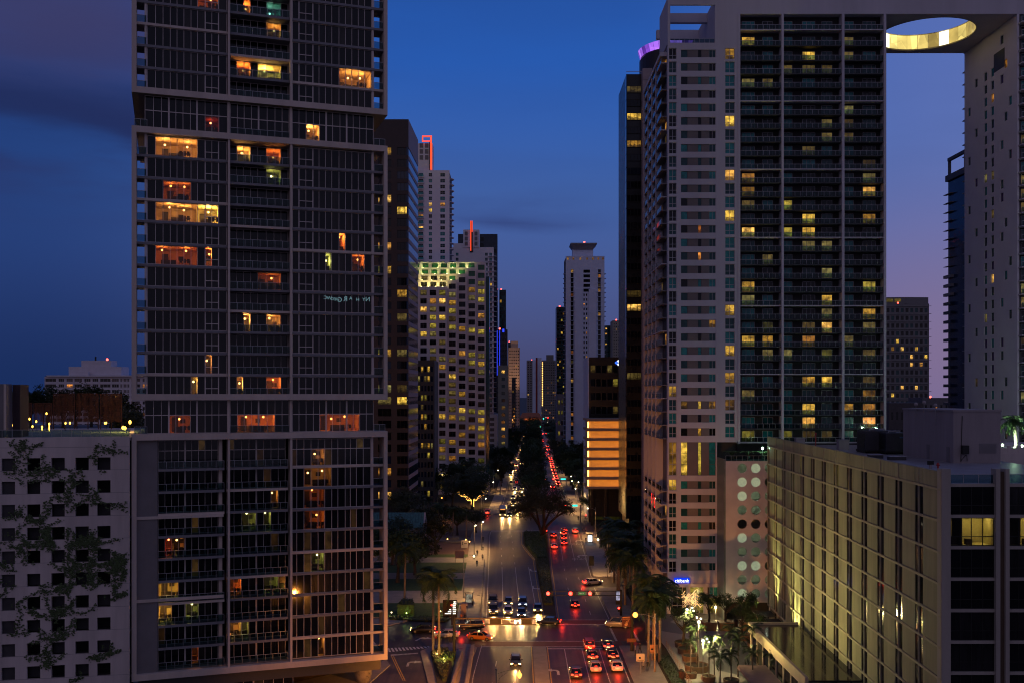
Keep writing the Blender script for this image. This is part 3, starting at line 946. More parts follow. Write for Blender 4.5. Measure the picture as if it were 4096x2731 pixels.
# posts beside the side balconies
for (z0, z1) in ((85.8, 104.4), (43.8, 79.6)):
    for q in (A0 - .32, C1 + .02):
        bx('corner_post', ALUP, TW, q, q + .28, .12, .5, z0, z1)


def recess(blk, zf, zc):
    for sec, x0, x1, nb, thick in (('A', A0 - .3, A1 + .1, NA, (3, 7)), ('B', B0, B1, NB, (4,)), ('C', C0, C1 + .3, NC, (5, 8))):
        lits = LITS.get((blk, 0, sec), [])
        li = {i for (a, b_, *_r) in lits for i in range(a, b_)}
        glazing(x0, x1, nb, .45 if sec != 'B' else .5, zf, zc, li, rngT, transom=.55, thick=thick, nice=True)
        for (a, b_, kd, pw) in lits:
            room(x0 + nb[a] * (x1 - x0), x0 + nb[b_] * (x1 - x0), .6, zf + .05, zf + (zc - zf) * .55, kd, pw, rngT, 4.8)
    railing(B0, B1, .2, zf); railing(.3, 2.0, -.3, zf); railing(TLEN - 2.0, TLEN - .3, -.3, zf)


recess('u', 80.47, 84.97)
recess('n', 38.37, 42.97)
# ---- lowest block: blank grey panel, two stacks of balconies and a window wall
P0, P1 = ta(632), ta(893)
Q0, Q1 = ta(909), ta(1148)
V0, V1 = ta(1163), ta(1485)
N9 = norm([0, 1, 2, 3, 4, 5, 6, 7, 8, 9])
NV = norm([1035, 1070, 1110, 1150, 1190, 1228, 1268, 1303, 1345, 1375, 1410, 1450, 1495])
for (z0, z1) in ((5.45, 15.2), (15.6, 26.6), (27.0, 37.5)):
    bx('wall_panel', GREYP, TW, .62, P0 - .05, .0, .4, z0, z1)
for z in (15.4, 26.8):
    bx('panel_ledge', CONC, TW, .62, P1 + .05, -.2, .5, z - .2, z + .2)
tops = [37.5, 33.3] + [33.3 - 3.09 * i for i in range(1, 10)]
for k in range(10):
    zc, zf = tops[k], tops[k + 1]
    tr = .62 if k == 0 else None
    for sec, x0, x1, nb, y in (('A', P0, P1 - .6, N9, 2.0), ('B', Q0, Q1, norm([0, 1, 2, 3, 4, 5, 6, 7, 8]), 2.0), ('C', V0, V1, NV, .3)):
        lits = LITS.get(('b', k, sec), [])
        li = {i for (a, b_, *_r) in lits for i in range(a, b_)}
        glazing(x0, x1, nb, y, zf + .15, zc - .15, li, rngT, transom=tr, thick=(4,) if sec != 'C' else (), nice=False)
        for (a, b_, kd, pw) in lits:
            room(x0 + nb[a] * (x1 - x0), x0 + nb[b_] * (x1 - x0), y + .12, zf + .2, (zc - .2) if k else zf + 2.5, kd, pw, rngT, 3.6)
    if k < 9:
        bx('floor_slab', SLABD if k not in (2, 6) else CONC, TW, P0, Q0 - .38, .0, 2.2, zf - .17, zf + .17)
        bx('floor_slab', SLABD if k not in (1, 5) else CONC, TW, Q0 - .08, V0 - .36, .0, 2.2, zf - .17, zf + .17)
        bx('floor_slab', SLABD if k not in (0, 4, 8) else CONC, TW, V0 - .06, TLEN - .5, -.02, 3.0, zf - .17, zf + .17)
    railing(P0, Q0 - .4, .12, zf + .17); railing(Q0 - .06, V0 - .38, .12, zf + .17)
    railing(V1 + .3, TLEN - .5, .1, zf + .17, step=1.2)
    bx('pier', CONC, TW, P1 - .58, P1 - .1, .6, 2.3, zf, zc)
bx('corner_post', ALUP, TW, V1 + .02, V1 + .32, .12, .5, 5.4, 37.5)
# undercroft: lobby glass, soffit band, column, warm forecourt
bx('fascia', mat('dark_fascia', (.10, .09, .09), .7, var=.1), TW, .8, TLEN - .6, 1.6, DEP - 1, 2.6, 4.57)
glazing(ta(640), ta(1180), norm(list(range(14))), 2.2, .05, 2.58, set(), rngT, thick=(5, 9))
MB().lathe([(1.0, 0), (1.3, 1.2), (1.3, 2.6), (1.1, 4.5)], TLEN - 2.6, 5.0, 24).build('column', mat('polished_column', (.32, .28, .26), .3, .3, var=.3, scale=1.5), TW, True)
for nme, q in (('lobby_wall', (TLEN - 13, TLEN - 4, 12, 12.4, 0, 4.5)),):
    bx(nme, mat('lobby_sandstone', (.42, .26, .10), .8, var=.25, scale=.7), TW, *q)
light('lobby_downlight', 'POINT', (TLEN - 9, 6.5, 3.6), 420, (1, .52, .14), TW, .2)
# joined remainder of the panes
for mn, b_ in STUFFP.items():
    tag(b_.build('pane', MATS[mn], TW), kind='stuff')
# handwriting taped to one window, seen from behind
wm = glow('window_writing', (.40, .75, .85), .30, False)
fl = 79.6 - FH * 8
for ch, u, v, s in (('C', 1302, 1191, .62), ('W', 1318, 1193, .62), ('G', 1331, 1196, .5), ('E', 1340, 1197, .5), ('R', 1347, 1198, .5), ('G', 1360, 1200, .8),
                    ('R', 1383, 1197, .9), ('A', 1404, 1194, .6), ('H', 1432, 1199, .6), ('Y', 1456, 1199, .6), ('N', 1472, 1198, .8)):
    a = ta(u); Yh = YL + (YR - YL) * a / TLEN
    text('window_writing', ch, s * 1.15, wm, Matrix.Translation((a, .22, Zp(v, Yh))) @ Matrix.Rotation(R(90), 4, 'X') @ Matrix.Diagonal((-1, 1, 1, 1)), TW)
# ================================================================== white twin tower with the ring roof, on the right
YF = 198.0
TX0 = Xp(2671, YF)
FHR = 2.672
RT = thing('white_tower', 'white apartment tower with gridded balconies and ring-pierced roof slab', 'tower', (TX0, YF, 0))
rngR = random.Random(5)


def rx(x): return Xp(x, YF) - TX0
def rz_(y): return Zp(y, YF)


RW = rx(3540)
RD = 27.0
ROOFZ, ROOFT = 118.9, 122.3
FRM = mat('window_frame_white', (.42, .40, .44), .5, var=.1)
FRD = mat('window_frame_dark', (.06, .06, .07), .5, var=.1)
# body core and skin
bx('core', mat('tower_core', (.05, .045, .05), .8, var=.1), RT, .6, RW - .1, 2.4, RD, 0, ROOFZ - 6)
zrow = [rz_(215) - FHR * k for k in range(29)]
lowrow = [rz_(1938) - 2.7 * k for k in range(7)]
winz = [(z - .76, z + .76) for z in zrow] + [(z - .76, z + .76) for z in lowrow] + [(rz_(1900), rz_(1767))]
corner = [(z - 1.08, z + 1.08) for z in zrow] + [(z - 1.08, z + 1.08) for z in lowrow] + [(rz_(1900), rz_(1767))]
cols = [(rx(2676), rx(2706)), (rx(2724), rx(2863)), (rx(2901), rx(2939))]
b = MB()
MF = face_front()
ztop1 = rz_(172)


def column_skin(x0, x1, zs, z0, z1):
    lattice(b, MF, x0, x1, z0, z1, [(x0 + .001, x1 - .001)], zs, .5)


zb = rz_(2330)
for (x0, x1), zs in zip(cols, (corner, winz, corner[:29])):
    column_skin(x0, x1, zs, zb if x0 < rx(2880) else rz_(1767), ztop1 if x0 < rx(2880) else ROOFZ)
for (x0, x1, z0, z1) in ((0, cols[0][0], zb, ROOFT), (cols[0][1], cols[1][0], zb, ztop1), (cols[1][1], rx(2868), zb, ROOFT), (rx(2868), cols[2][0], rz_(1767), ROOFT), (cols[2][1], rx(2955), rz_(1767), ROOFT)):
    b.box(x0, x1, -.003, .5, z0, z1)
# roof frame round the open terrace
b.box(cols[0][0], cols[1][1], -.0035, .6, rz_(20), ROOFT)
b.box(cols[0][0], cols[0][0] + .25, -.002, .5, ztop1, rz_(20)); b.box(cols[1][1] - .15, cols[1][1], -.002, .5, ztop1, rz_(20))
b.box(cols[2][0], rx(2955), -.0032, .5, ROOFZ, ROOFT)
b.box(rx(2955), RW, -.0036, .5, ROOFZ, ROOFT)
b.build('wall', WHITE, RT)
bx('roof', WHITE, RT, rx(2868), RW - .03, .5, RD, ROOFZ, ROOFT - .02)
# terrace walls, floor and cross beams
bx('terrace_floor', WHITE, RT, .3, rx(2868), .5, RD, ztop1 - .4, ztop1)
bx('terrace_wall', WHITE, RT, rx(2863), rx(2868) + .8, .5, RD - 1, ztop1, ROOFT - .01)
bx('terrace_wall', WHITE, RT, 0.0, .4, .55, 11, ztop1, ROOFT - .01)
for q, t in ((8.5, 1.6), (18.0, 1.6)):
    bx('roof_beam', WHITE, RT, .41, rx(2863) - .01, q, q + 1.1, ROOFT - 1.9, ROOFT - .02)
railing(.4, rx(2860), .55, ztop1, parent=RT)
# windows in the white wall
for i, z in enumerate(zrow + lowrow):
    tl = TEAL if (i % 5 in (2, 4, 7)) else TEALD
    lowlit = i > 22
    def pick(base, p):
        r = rngR.random()
        return LIT_Y if r < p * .6 else LIT_W if r < p else base
    window(RT, None, *cols[0], z - 1.08, z + 1.08, .28, pick(tl if rngR.random() < .6 else DGLASS, .10 if i > 15 else .0), FRM, 2, 1, .08, split=(.36,))
    s0, s1 = cols[1]; w = s1 - s0
    q = [0, .19, .49, .59, .81, 1]
    for j, (u, v) in enumerate(((q[0], q[1]), (q[2], q[3]), (q[4], q[5]))):
        m = tl if j != 1 or i % 3 else DGLASS
        if (i, j) in ((15, 1), (13, 1)): m = LIT_O
        elif (i, j) in ((20, 2), (26, 0), (28, 1), (26, 2), (26, 1)): m = LIT_Y
        elif rngR.random() < .35: m = DGLASS if rngR.random() < .5 else TEALD
        window(RT, None, s0 + u * w, s0 + v * w, z - .76, z + .76, .2, m, FRD if j < 2 else FRM, 2 if j == 2 else 1, 1, .06)
    for (u, v) in ((q[1], q[2]), (q[3], q[4])):
        bx('infill_panel', GREYW, RT, s0 + u * w, s0 + v * w, .12, .4, z - .755, z + .755)
    if i < 29:
        m = pick(TEAL if rngR.random() < .5 else TEALD, .28 if i in (0, 1, 2, 13, 14, 15, 20, 21, 22, 24, 26, 27) else .04)
        if i in (12, 19, 24, 26): m = LIT_Y
        window(RT, None, *cols[2], z - 1.08, z + 1.08, .28, m, FRM, 2, 1, .08, split=(.36,))
# double-height row and the ground-floor shop
z0, z1 = rz_(1900), rz_(1767)
window(RT, None, *cols[0], z0, z1, .28, LIT_Y, FRM, 2, 3, .08)
s0, s1 = cols[1]; w = s1 - s0
for u, v, m in ((0, .19, LIT_Y), (.49, .59, LIT_G), (.81, 1, TEAL)):
    window(RT, None, s0 + u * w, s0 + v * w, z0, z1, .2, m, FRD, 1, 3, .06)
for (u, v) in ((.19, .49), (.59, .81)): bx('infill_panel', GREYW, RT, s0 + u * w, s0 + v * w, .12, .4, z0 + .01, z1 - .01)
bx('canopy_band', WHITE, RT, -.2, rx(2895), -.5, .4, rz_(2345), zb)
shop = [(rx(2688), rx(2752), DGLASS2), (rx(2756), rx(2818), LIT_G), (rx(2836), rx(2888), TEAL)]
for x0, x1, m in shop:
    window(RT, None, x0, x1, rz_(2385), rz_(2345), .1, m, FRM, 3, 1, .1, name='shop_window')
    window(RT, None, x0, x1, .35, rz_(2388), .15, m if m != TEAL else LIT_G, FRM, 3, 2, .1, name='shop_window')
for x in (2676, 2753, 2822, 2891):
    bx('pier', WHITE, RT, rx(x) - .4, rx(x) + .4, .0, .8, 0.02, rz_(2345))
bx('canopy_band', WHITE, RT, 0, rx(2893), -.1, .5, rz_(2389), rz_(2384))
# balcony grid
fins = [rx(2955), rx(3128), rx(3370), rx(3537)]
slabs = [rz_(118), rz_(181), rz_(240)] + [rz_(294) - 2.70 * k for k in range(28)]
for i, f in enumerate(fins):
    bx('fin_wall', WHITE, RT, f - .16, f + .28, -.35 if i else -.15, 1.9, slabs[-1] - .3, ROOFZ - .002)
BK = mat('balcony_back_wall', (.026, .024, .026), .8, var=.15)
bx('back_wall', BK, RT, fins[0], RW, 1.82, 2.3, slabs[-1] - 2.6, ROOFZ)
bays = [(0, [(2975, 3027), (3058, 3101)]), (1, [(3136, 3179), (3219, 3271), (3297, 3340)]), (2, [(3383, 3426), (3463, 3515)])]
LITB = {(1, 0, 0): LIT_Y, (1, 2, 0): LIT_D, (2, 1, 1): LIT_Y, (3, 1, 1): LIT_D, (3, 1, 2): LIT_D, (4, 0, 0): LIT_D, (7, 2, 0): LIT_D, (10, 2, 1): LIT_D, (11, 0, 0): LIT_W,
        (12, 0, 0): LIT_Y, (12, 2, 1): LIT_W, (13, 0, 0): LIT_D, (14, 1, 1): LIT_Y, (14, 2, 1): LIT_Y, (15, 0, 0): LIT_W, (15, 1, 0): LIT_G, (15, 1, 1): LIT_Y, (19, 0, 0): LIT_Y, (20, 1, 2): LIT_Y,
        (21, 2, 1): LIT_Y, (22, 1, 2): LIT_W, (22, 1, 1): LIT_D, (22, 2, 1): LIT_D, (23, 0, 0): LIT_Y, (23, 0, 1): LIT_Y, (23, 1, 1): LIT_W, (24, 1, 2): LIT_G, (24, 2, 1): LIT_D, (24, 1, 0): LIT_D,
        (26, 1, 1): LIT_Y, (26, 1, 2): LIT_Y, (27, 0, 0): LIT_D, (27, 2, 1): LIT_Y, (28, 1, 1): LIT_Y, (28, 2, 0): LIT_Y, (28, 2, 1): LIT_W, (29, 1, 1): LIT_W, (29, 2, 1): LIT_O, (30, 0, 0): LIT_G, (30, 1, 0): LIT_G, (30, 1, 1): LIT_D}
for k, z in enumerate(slabs):
    ceil_ = ROOFZ if k == 0 else slabs[k - 1] - .2
    for bi, wins in bays:
        x0, x1 = fins[bi] + .28, fins[bi + 1] - .16
        pale = k in (0, 5, 10, 15, 20, 25, 30)
        bx('floor_slab', WHITE if pale else mat('dark_balcony_slab', (.055, .06, .068), .7, var=.15), RT, x0, x1, -.1 if pale else .0, 1.85, z - .2, z)
        railing(x0, x1, .1, z + .01, .95, 1.15, RT)
        for wi, (p, q) in enumerate(wins):
            m = LITB.get((k, bi, wi))
            if m is None and rngR.random() < .07: m = rngR.choice((LIT_D, LIT_D, LIT_G))
            if m is None: m = rngR.choice((TEALD, TEALD, DGLASS, DGLASS2, TEAL) if wi != 0 else (TEAL, TEAL, TEALD))
            window(RT, None, rx(p), rx(q), z + .03, min(z + 2.2, ceil_ - .1), 1.72, m, FRM, 3 if q - p > 48 else 2, 1, .06, .14, name='balcony_door')
# street-side face: deep balconies seen edge-on
MLf = face_left(RD + 2, 0)
sd = RD + 2
bx('side_wall', mat('side_wall_brown', (.16, .13, .12), .8, var=.1), RT, .35, .8, .5, RD, 3, ztop1 - 2)
for q in (0.2, 5.5, 11.5, 17.5, 23.5):
    bx('fin_wall', WHITE, RT, -1.2 if q > 1 else -.004, .34, RD - 23.5 + q - .35 if q > 1 else .5, RD - 23.5 + q if q > 1 else 1.3, 5, ztop1 - 1.5)
for k, z in enumerate(zrow + lowrow):
    z = z - 1.3
    o = MB().box(-1.1, .33, 1.4, RD, z - .18, z)
    o.build('floor_slab', SLABD if k % 5 else WHITE, RT)
    MM = Matrix.Translation((-1.05, RD, 0)) @ Matrix.Rotation(R(-90), 4, 'Z')
    railing(.3, RD - 1.6, 0, z + .01, .95, 2.2, RT, M=MM)
    if rngR.random() < .55:
        u = rngR.choice((3.5, 8.5, 14.5, 20.5))
        window(RT, face_left(0, .30), -u - 2.0, -u, z + .05, z + 2.2, -.02, rngR.choice((LIT_W, LIT_D, TEALD, LIT_Y)), FRD, 2, 1, .06)
bx('parapet', WHITE, RT, -1.3, .2, 1.3, RD + .2, ztop1 - 2.2, ztop1 - 1.4)
# red number boards on the side balconies
for (px, py, s) in ((2622, 1993, '5'), (2637, 2011, '5')):
    Yq = 198 + (2671 - px) * .28
    o = text('number_board', s, 3.1, glow('red_board', (1, .03, .02), 2.2, False), Matrix.Translation((-1.25, Yq - YF, Zp(py, Yq))) @ Matrix.Rotation(R(-90), 4, 'Z') @ Matrix.Rotation(R(90), 4, 'X'), RT)
# ---- roof slab with the round opening
cxr, cyr, rr = 86.6 - TX0, 11.5, 9.7
SX1 = 100.0 - TX0
b = MB()
n = 56
z0, z1 = ROOFZ, ROOFT
x0, x1, y0, y1 = RW - .02, SX1, -.0037, RD - 4
ring = [(cxr + rr * math.cos(2 * math.pi * k / n), cyr + rr * math.sin(2 * math.pi * k / n)) for k in range(n)]


def outer(p):
    dx_, dy_ = p[0] - cxr, p[1] - cyr
    tt = min((x1 - cxr) / dx_ if dx_ > 1e-6 else 1e9, (x0 - cxr) / dx_ if dx_ < -1e-6 else 1e9, (y1 - cyr) / dy_ if dy_ > 1e-6 else 1e9, (y0 - cyr) / dy_ if dy_ < -1e-6 else 1e9)
    return (cxr + dx_ * tt, cyr + dy_ * tt)


angs = sorted([2 * math.pi * k / n for k in range(n)] + [math.atan2(yy - cyr, xx - cxr) % (2 * math.pi) for xx in (x0, x1) for yy in (y0, y1)])
inn = [(cxr + rr * math.cos(a), cyr + rr * math.sin(a)) for a in angs]
out = [outer(p) for p in inn]
m_ = len(angs)
for k in range(m_):
    j = (k + 1) % m_
    if (Vector(out[k]) - Vector(out[j])).length < 1e-5 and (Vector(inn[k]) - Vector(inn[j])).length < 1e-5: continue
    b.add([(*inn[k], z0), (*out[k], z0), (*out[j], z0), (*inn[j], z0)], [(0, 3, 2, 1)])
    b.add([(*inn[k], z1), (*out[k], z1), (*out[j], z1), (*inn[j], z1)], [(0, 1, 2, 3)])
    b.add([(*out[k], z0), (*out[j], z0), (*out[j], z1), (*out[k], z1)], [(0, 1, 2, 3)])
b.build('roof_slab', WHITE, RT)
rl = lit_mat('ring_light_panel', (1.0, .66, .14), (1.0, .80, .24), 1.0, True, .25, .3)
rlb = glow('ring_light_panel_bright', (1, .9, .55), 2.6)
for k in range(28):
    a0, a1 = 2 * math.pi * k / 28, 2 * math.pi * (k + 1) / 28
    q = [(cxr + (rr - .02 + e) * math.cos(a), cyr + (rr - .02 + e) * math.sin(a)) for e in (0, .12) for a in (a0 + .006, (a0 + a1) / 2, a1 - .006)]
    o = MB(); nb_ = [q[0], q[1], q[2], q[5], q[4], q[3]]
    o.prism(nb_, z0 + .25, z1 - .2)
    o.build('ring_light_panel', rlb if k in (3, 9) else rl, RT)
MB().add([(cxr + (rr + e) * math.cos(2 * math.pi * k / 48), cyr + (rr + e) * math.sin(2 * math.pi * k / 48), z) for e, z in ((-.05, z0 - .03), (-.05, z0 + .24), (.15, z0 - .03)) for k in range(48)],
         [(k, (k + 1) % 48, 48 + (k + 1) % 48, 48 + k) for k in range(48)] + [(k, 96 + k, 96 + (k + 1) % 48, (k + 1) % 48) for k in range(48)]).build('ring_trim', mat('ring_trim', (.5, .42, .2), .5, var=.1), RT)
# ---- second white tower under the far end of the roof slab
ST = thing('white_tower', 'white tower with small scattered windows under the far end of the ring roof', 'tower', (100.0, YF, 0))
SDp = 23.0
MLs = face_left(SDp)
colsS = [(SDp - 3.8, SDp - 2.9), (SDp - 9.2, SDp - 8.3), (SDp - 12.6, SDp - 11.7), (SDp - 17.8, SDp - 16.9), (SDp - 19.8, SDp - 18.9), (SDp - 6.0, SDp - 5.1)]
# u runs from the far corner (0) to the near corner (SDp)
um = [1.6, 3.2, 4.9, 9.2, 12.2, 16.2, 17.8, 19.6]
b = MB()
wl = []
z = 116.0
k = 0
while z > 8:
    for ci, u in enumerate(um):
        on = (ci in (3, 4)) or (ci == (0, 1, 2, 1)[k % 4] and k % 2 == 0) or (ci == (5, 7, 6, 5)[k % 4] and k % 3 != 1)
        if on and not (k < 2 and ci < 5): wl.append((u, z))
    z -= 2.68; k += 1
byu = {}
for u, z in wl: byu.setdefault(u, []).append((z - .95, z + .85))
xs = [(u, u + 1.3) for u in um]
a = 0
for u in um:
    b.box(a, u, 0, .45, 0, ROOFZ, 0, MLs)
    lo = 0
    for (p, q) in sorted(byu.get(u, [])):
        b.box(u, u + 1.3, .003, .45, lo, p, 0, MLs); lo = q
    b.box(u, u + 1.3, .003, .45, lo, ROOFZ, 0, MLs)
    a = u + 1.3
b.box(a, SDp, 0, .45, 0, ROOFZ, 0, MLs)
b.build('wall', mat('second_tower_white', (.70, .66, .73), .8, var=.06, scale=.2), ST)
bx('core', mat('tower_core', (.05, .045, .05), .8), ST, .5, 24, .5, SDp - .1, 0, ROOFZ)
PURP = mat('purple_blind_glass', (.05, .015, .12), .2, var=.3)
for u, z in wl:
    r = rngR.random()
    m = LIT_W if r < .06 else LIT_D if r < .14 else PURP if r < .30 else TEAL if r < .5 else TEALD
    window(ST, MLs, u, u + 1.3, z - .95, z + .85, .2, m, FRD, 1, 1, .05)
bx('roof_slab', WHITE, ST, .02, 26, 0, SDp + .5, ROOFZ + .002, ROOFT)
bx('louvre', BLACKM, ST, -.04, .02, 5.0, 9.5, 110.2, 114)
for k in range(40):
    zz = 117 - 2.68 * k
    if zz < 20: break
    bx('floor_slab', WHITE, ST, .2, 10, -1.5, .45, zz - .2, zz)
    railing(.2, 10, -1.45, zz, .95, 1.6, ST)
    window(ST, None, .9, 3.4, zz + .05, zz + 2.2, .3, rngR.choice((TEALD, TEAL, DGLASS, LIT_D)), FRM, 2, 1, .06)
for k in range(38):
    zz = 115 - 2.68 * k
    bx('edge_balcony', SLABD, ST, .1, 1.2, SDp + .02, SDp + 1.3, zz - .18, zz)

# ================================================================== porthole podium
YP = 191.5
PB = thing('porthole_block', 'pale parking block with rows of round porthole windows beside the plaza', 'building', (Xp(2903, YP), YP, 0))
PW_, PZ0, PZ1 = 18.0, Zp(2408, YP), Zp(1842, YP)
holes = []
for c in range(7):
    for r_i in range(10):
        holes.append((Xp(2969 + c * 54.5, YP) - Xp(2903, YP), Zp(1871 + r_i * 55.8, YP), c, r_i))
PR = .92
b = MB()
cw = 54.5 / F * YP
hcols = sorted({round(h[0], 4) for h in holes}); hrows = sorted({round(h[1], 4) for h in holes})
rh = 55.8 / F * YP
xe = [0] + [x_ + cw / 2 for x_ in hcols]; ze = [PZ0] + [z_ + rh / 2 for z_ in hrows]
for ci, xc in enumerate(hcols):
    for ri, zc in enumerate(hrows):
        xa, xb_, za, zb_ = (xc - cw / 2 if ci else 0), xc + cw / 2, (zc - rh / 2 if ri else PZ0), (zc + rh / 2 if ri < 9 else PZ1)
        ns = 24
        ci_ = [(xc + PR * math.cos(2 * math.pi * k / ns), zc + PR * math.sin(2 * math.pi * k / ns)) for k in range(ns)]
        def oo(p):
            dx_, dz_ = p[0] - xc, p[1] - zc
            tt = min((xb_ - xc) / dx_ if dx_ > 1e-6 else 1e9, (xa - xc) / dx_ if dx_ < -1e-6 else 1e9, (zb_ - zc) / dz_ if dz_ > 1e-6 else 1e9, (za - zc) / dz_ if dz_ < -1e-6 else 1e9)
            return (xc + dx_ * tt, zc + dz_ * tt)
        an = sorted([2 * math.pi * k / ns for k in range(ns)] + [math.atan2(q - zc, p - xc) % (2 * math.pi) for p in (xa, xb_) for q in (za, zb_)])
        ii = [(xc + PR * math.cos(t_), zc + PR * math.sin(t_)) for t_ in an]; ou = [oo(p) for p in ii]
        for k in range(len(an)):
            j = (k + 1) % len(an)
            b.add([(ii[k][0], 0, ii[k][1]), (ou[k][0], 0, ou[k][1]), (ou[j][0], 0, ou[j][1]), (ii[j][0], 0, ii[j][1])], [(0, 1, 2, 3)])
            b.add([(ii[k][0], 0, ii[k][1]), (ii[j][0], 0, ii[j][1]), (ii[j][0], .4, ii[j][1]), (ii[k][0], .4, ii[k][1])], [(0, 1, 2, 3)])
b.box(0, xe[-1], .4, .42, PZ1 - .01, PZ1)
b.build('wall', mat('pinkish_render', (.62, .54, .54), .8, var=.1, scale=.3), PB)
PIN = mat('parking_interior', (.42, .46, .36), .8, var=.25, scale=.6)
bx('parking_deck', PIN, PB, .1, xe[-1], 4.5, 4.7, PZ0, PZ1)
for ri, zc in enumerate(hrows + [hrows[-1] + rh]):
    bx('parking_deck', mat('deck_concrete', (.2, .2, .18), .8, var=.2), PB, .1, xe[-1], .45, 4.5, zc - rh / 2 - .12, zc - rh / 2 + .12)
for i, (xh, zh, c, r_i) in enumerate(holes):
    o = MB()
    o.add([(xh + PR * math.cos(2 * math.pi * k / 20), 0.25, zh + PR * math.sin(2 * math.pi * k / 20)) for k in range(20)], [tuple(range(20))])
    kind_ = rngR.random()
    o.build('porthole', CLEAR if c > 1 or kind_ > .35 else mat('frosted_porthole', (.35, .40, .30), .5, var=.3, scale=1.5, emit=(.5, .6, .38), es=.42, sample=False), PB)
TUBEL = glow('fluorescent', (.85, 1.0, .75), 22.0)
for ri, zc in enumerate(hrows):
    if ri % 3 == 2: continue
    for c in range(3):
        bx('tube_light', TUBEL, PB, hcols[c] - .6, hcols[c] + .6, 2.2, 2.3, zc + rh / 2 - .2, zc + rh / 2 - .14)
# shadowy ground floor, terrace rail with planters on top
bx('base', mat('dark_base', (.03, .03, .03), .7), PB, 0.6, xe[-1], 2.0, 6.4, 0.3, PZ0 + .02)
bx('side_wall', mat('side_glass_wall', (.16, .18, .17), .4, var=.2), PB, -.35, -.01, .0, 6.45, .3, PZ1 + .3)
railing(0, xe[-1], .1, PZ1, parent=PB)
for i in range(3):
    p_ = thing('potted_palm', 'small potted palm on the terrace above the portholes, %s from the lamp' % ('first', 'second', 'third')[2 - i], 'plant', (PB.location.x + 1.6 + i * 3.1, YP + 2.2, PZ1), 0, 'palms on the porthole terrace')
    MB().lathe([(.35, 0), (.5, .7), (.45, .72)], n=12).build('pot', mat('grey_pot', (.1, .1, .1), .7), p_)
    lf = MB()
    for j in range(12):
        a = j * .52 + i; l = .9 + .3 * (j % 3)
        pts = [(0, 0, .7), (math.cos(a) * l * .4, math.sin(a) * l * .4, 1.6), (math.cos(a) * l, math.sin(a) * l, 1.7), (math.cos(a) * l * 1.3, math.sin(a) * l * 1.3, 1.3)]
        lf.tube(pts, [.03, .12, .1, .01], 3)
    lf.build('fronds', mat('palm_leaf', (.03, .06, .015), .6, var=.4, scale=2), p_)
lp = thing('terrace_lamp', 'small greenish-white lamp on the terrace above the portholes', 'lamp', (PB.location.x + 7.3, YP + 1.0, PZ1))
MB().tube([(0, 0, 0), (0, 0, 2.2)], .05, 6).build('post', STEEL, lp); MB().ball((0, 0, 2.4), .22).build('bulb', glow('mint_lamp', (.55, 1, .75), 30), lp)
light('lamp_light', 'POINT', (0, -.3, 2.4), 160, (.5, 1, .7), lp, .2)
# ================================================================== concrete office block on the far right
O0, O1 = Vector((Xp(3763, 105), 105, 0)), Vector((Xp(3070, 190), 190, 0))
OLEN = (O1 - O0).length
ORZ = Zp(1885, 105)
# local: u from the far corner to the near corner on the street face
OB = thing('concrete_office', 'tan concrete office block with thin vertical window slits and flat roof', 'building', tuple(O1), math.atan2(O0.y - O1.y, O0.x - O1.x))
NBAY, NFL = 13, 9
FHO = 3.33
ZB = ORZ - 1.9 - NFL * FHO
PANEL = mat('tan_concrete_panel', (.25, .235, .165), .8, var=.30, scale=.5, streak=True)
RIBM = mat('tan_rib', (.36, .31, .23), .75, var=.12)
bw = OLEN / NBAY
bx('core', DGLASS, OB, .3, OLEN - 4, .55, 14, ZB, ORZ - 2)
bx('core', DGLASS, OB, OLEN - 4, OLEN - .9, .51, .9, ZB, ORZ - 2)
for i in range(NBAY):
    u = i * bw
    for k in range(NFL):
        z = ZB + k * FHO
        bx('wall_panel', PANEL, OB, u + bw * .19, u + bw * .81, .09, .5, z + .16, z + FHO - .16)
        for (p, q) in ((0.014, .185), (.815, .986)):
            o = bx('window', rngR.choice((DGLASS, DGLASS, DGLASS2)) if rngR.random() > .05 else LIT_G, OB, u + bw * p, u + bw * q, .16, .5, z + .1, z + FHO - .1)
    bx('fin', RIBM, OB, u - .08, u + .08, .0, .5, ZB - .2, ORZ)
    for (p, q) in ((.02, .18), (.19, .81), (.82, .98)): bx('parapet_panel', PANEL, OB, u + bw * p, u + bw * q, .05, .45, ORZ - 1.75, ORZ - .02)
bx('fin', RIBM, OB, OLEN - .1, OLEN + .1, -.02, .5, ZB - .2, ORZ)
for k in range(NFL + 1):
    bx('floor_band', RIBM, OB, 0, OLEN, -.03, .48, ZB + k * FHO - .13, ZB + k * FHO + .13)
# pilotis and pergola at the foot
for i in range(0, NBAY, 1):
    bx('column', RIBM, OB, i * bw + .2, i * bw + 1.1, .2, 1.1, 0.3, ZB - .13)
bx('ground_floor', mat('lobby_dark', (.05, .05, .045), .6), OB, .5, OLEN, 4, 13, .3, ZB - .2)
bx('soffit', RIBM, OB, 0.1, OLEN - .1, .5, 13.5, ZB - .2, ZB - .14)
for i in range(7):
    for j in range(6):
        bx('pergola_slat', DARKM, OB, 2 + i * 6.4 + j * .9, 2.3 + i * 6.4 + j * .9, -3.2, .2, 2.9 + .1 * 0, 3.05)
    for q in (-3.1, -1.6): bx('pergola_beam', DARKM, OB, 1.8 + i * 6.4, 7.4 + i * 6.4, q, q + .15, 2.7, 2.89)
    bx('pergola_post', RIBM, OB, 4.4 + i * 6.4, 4.8 + i * 6.4, -3.0, -2.6, .3, 2.69)
# camera-facing end: parallel to the picture
OE = Matrix.Translation(OB.matrix_basis.inverted() @ O0) @ Matrix.Rotation(-OB.rotation_euler.z, 4, 'Z')
ODEP = 85.0


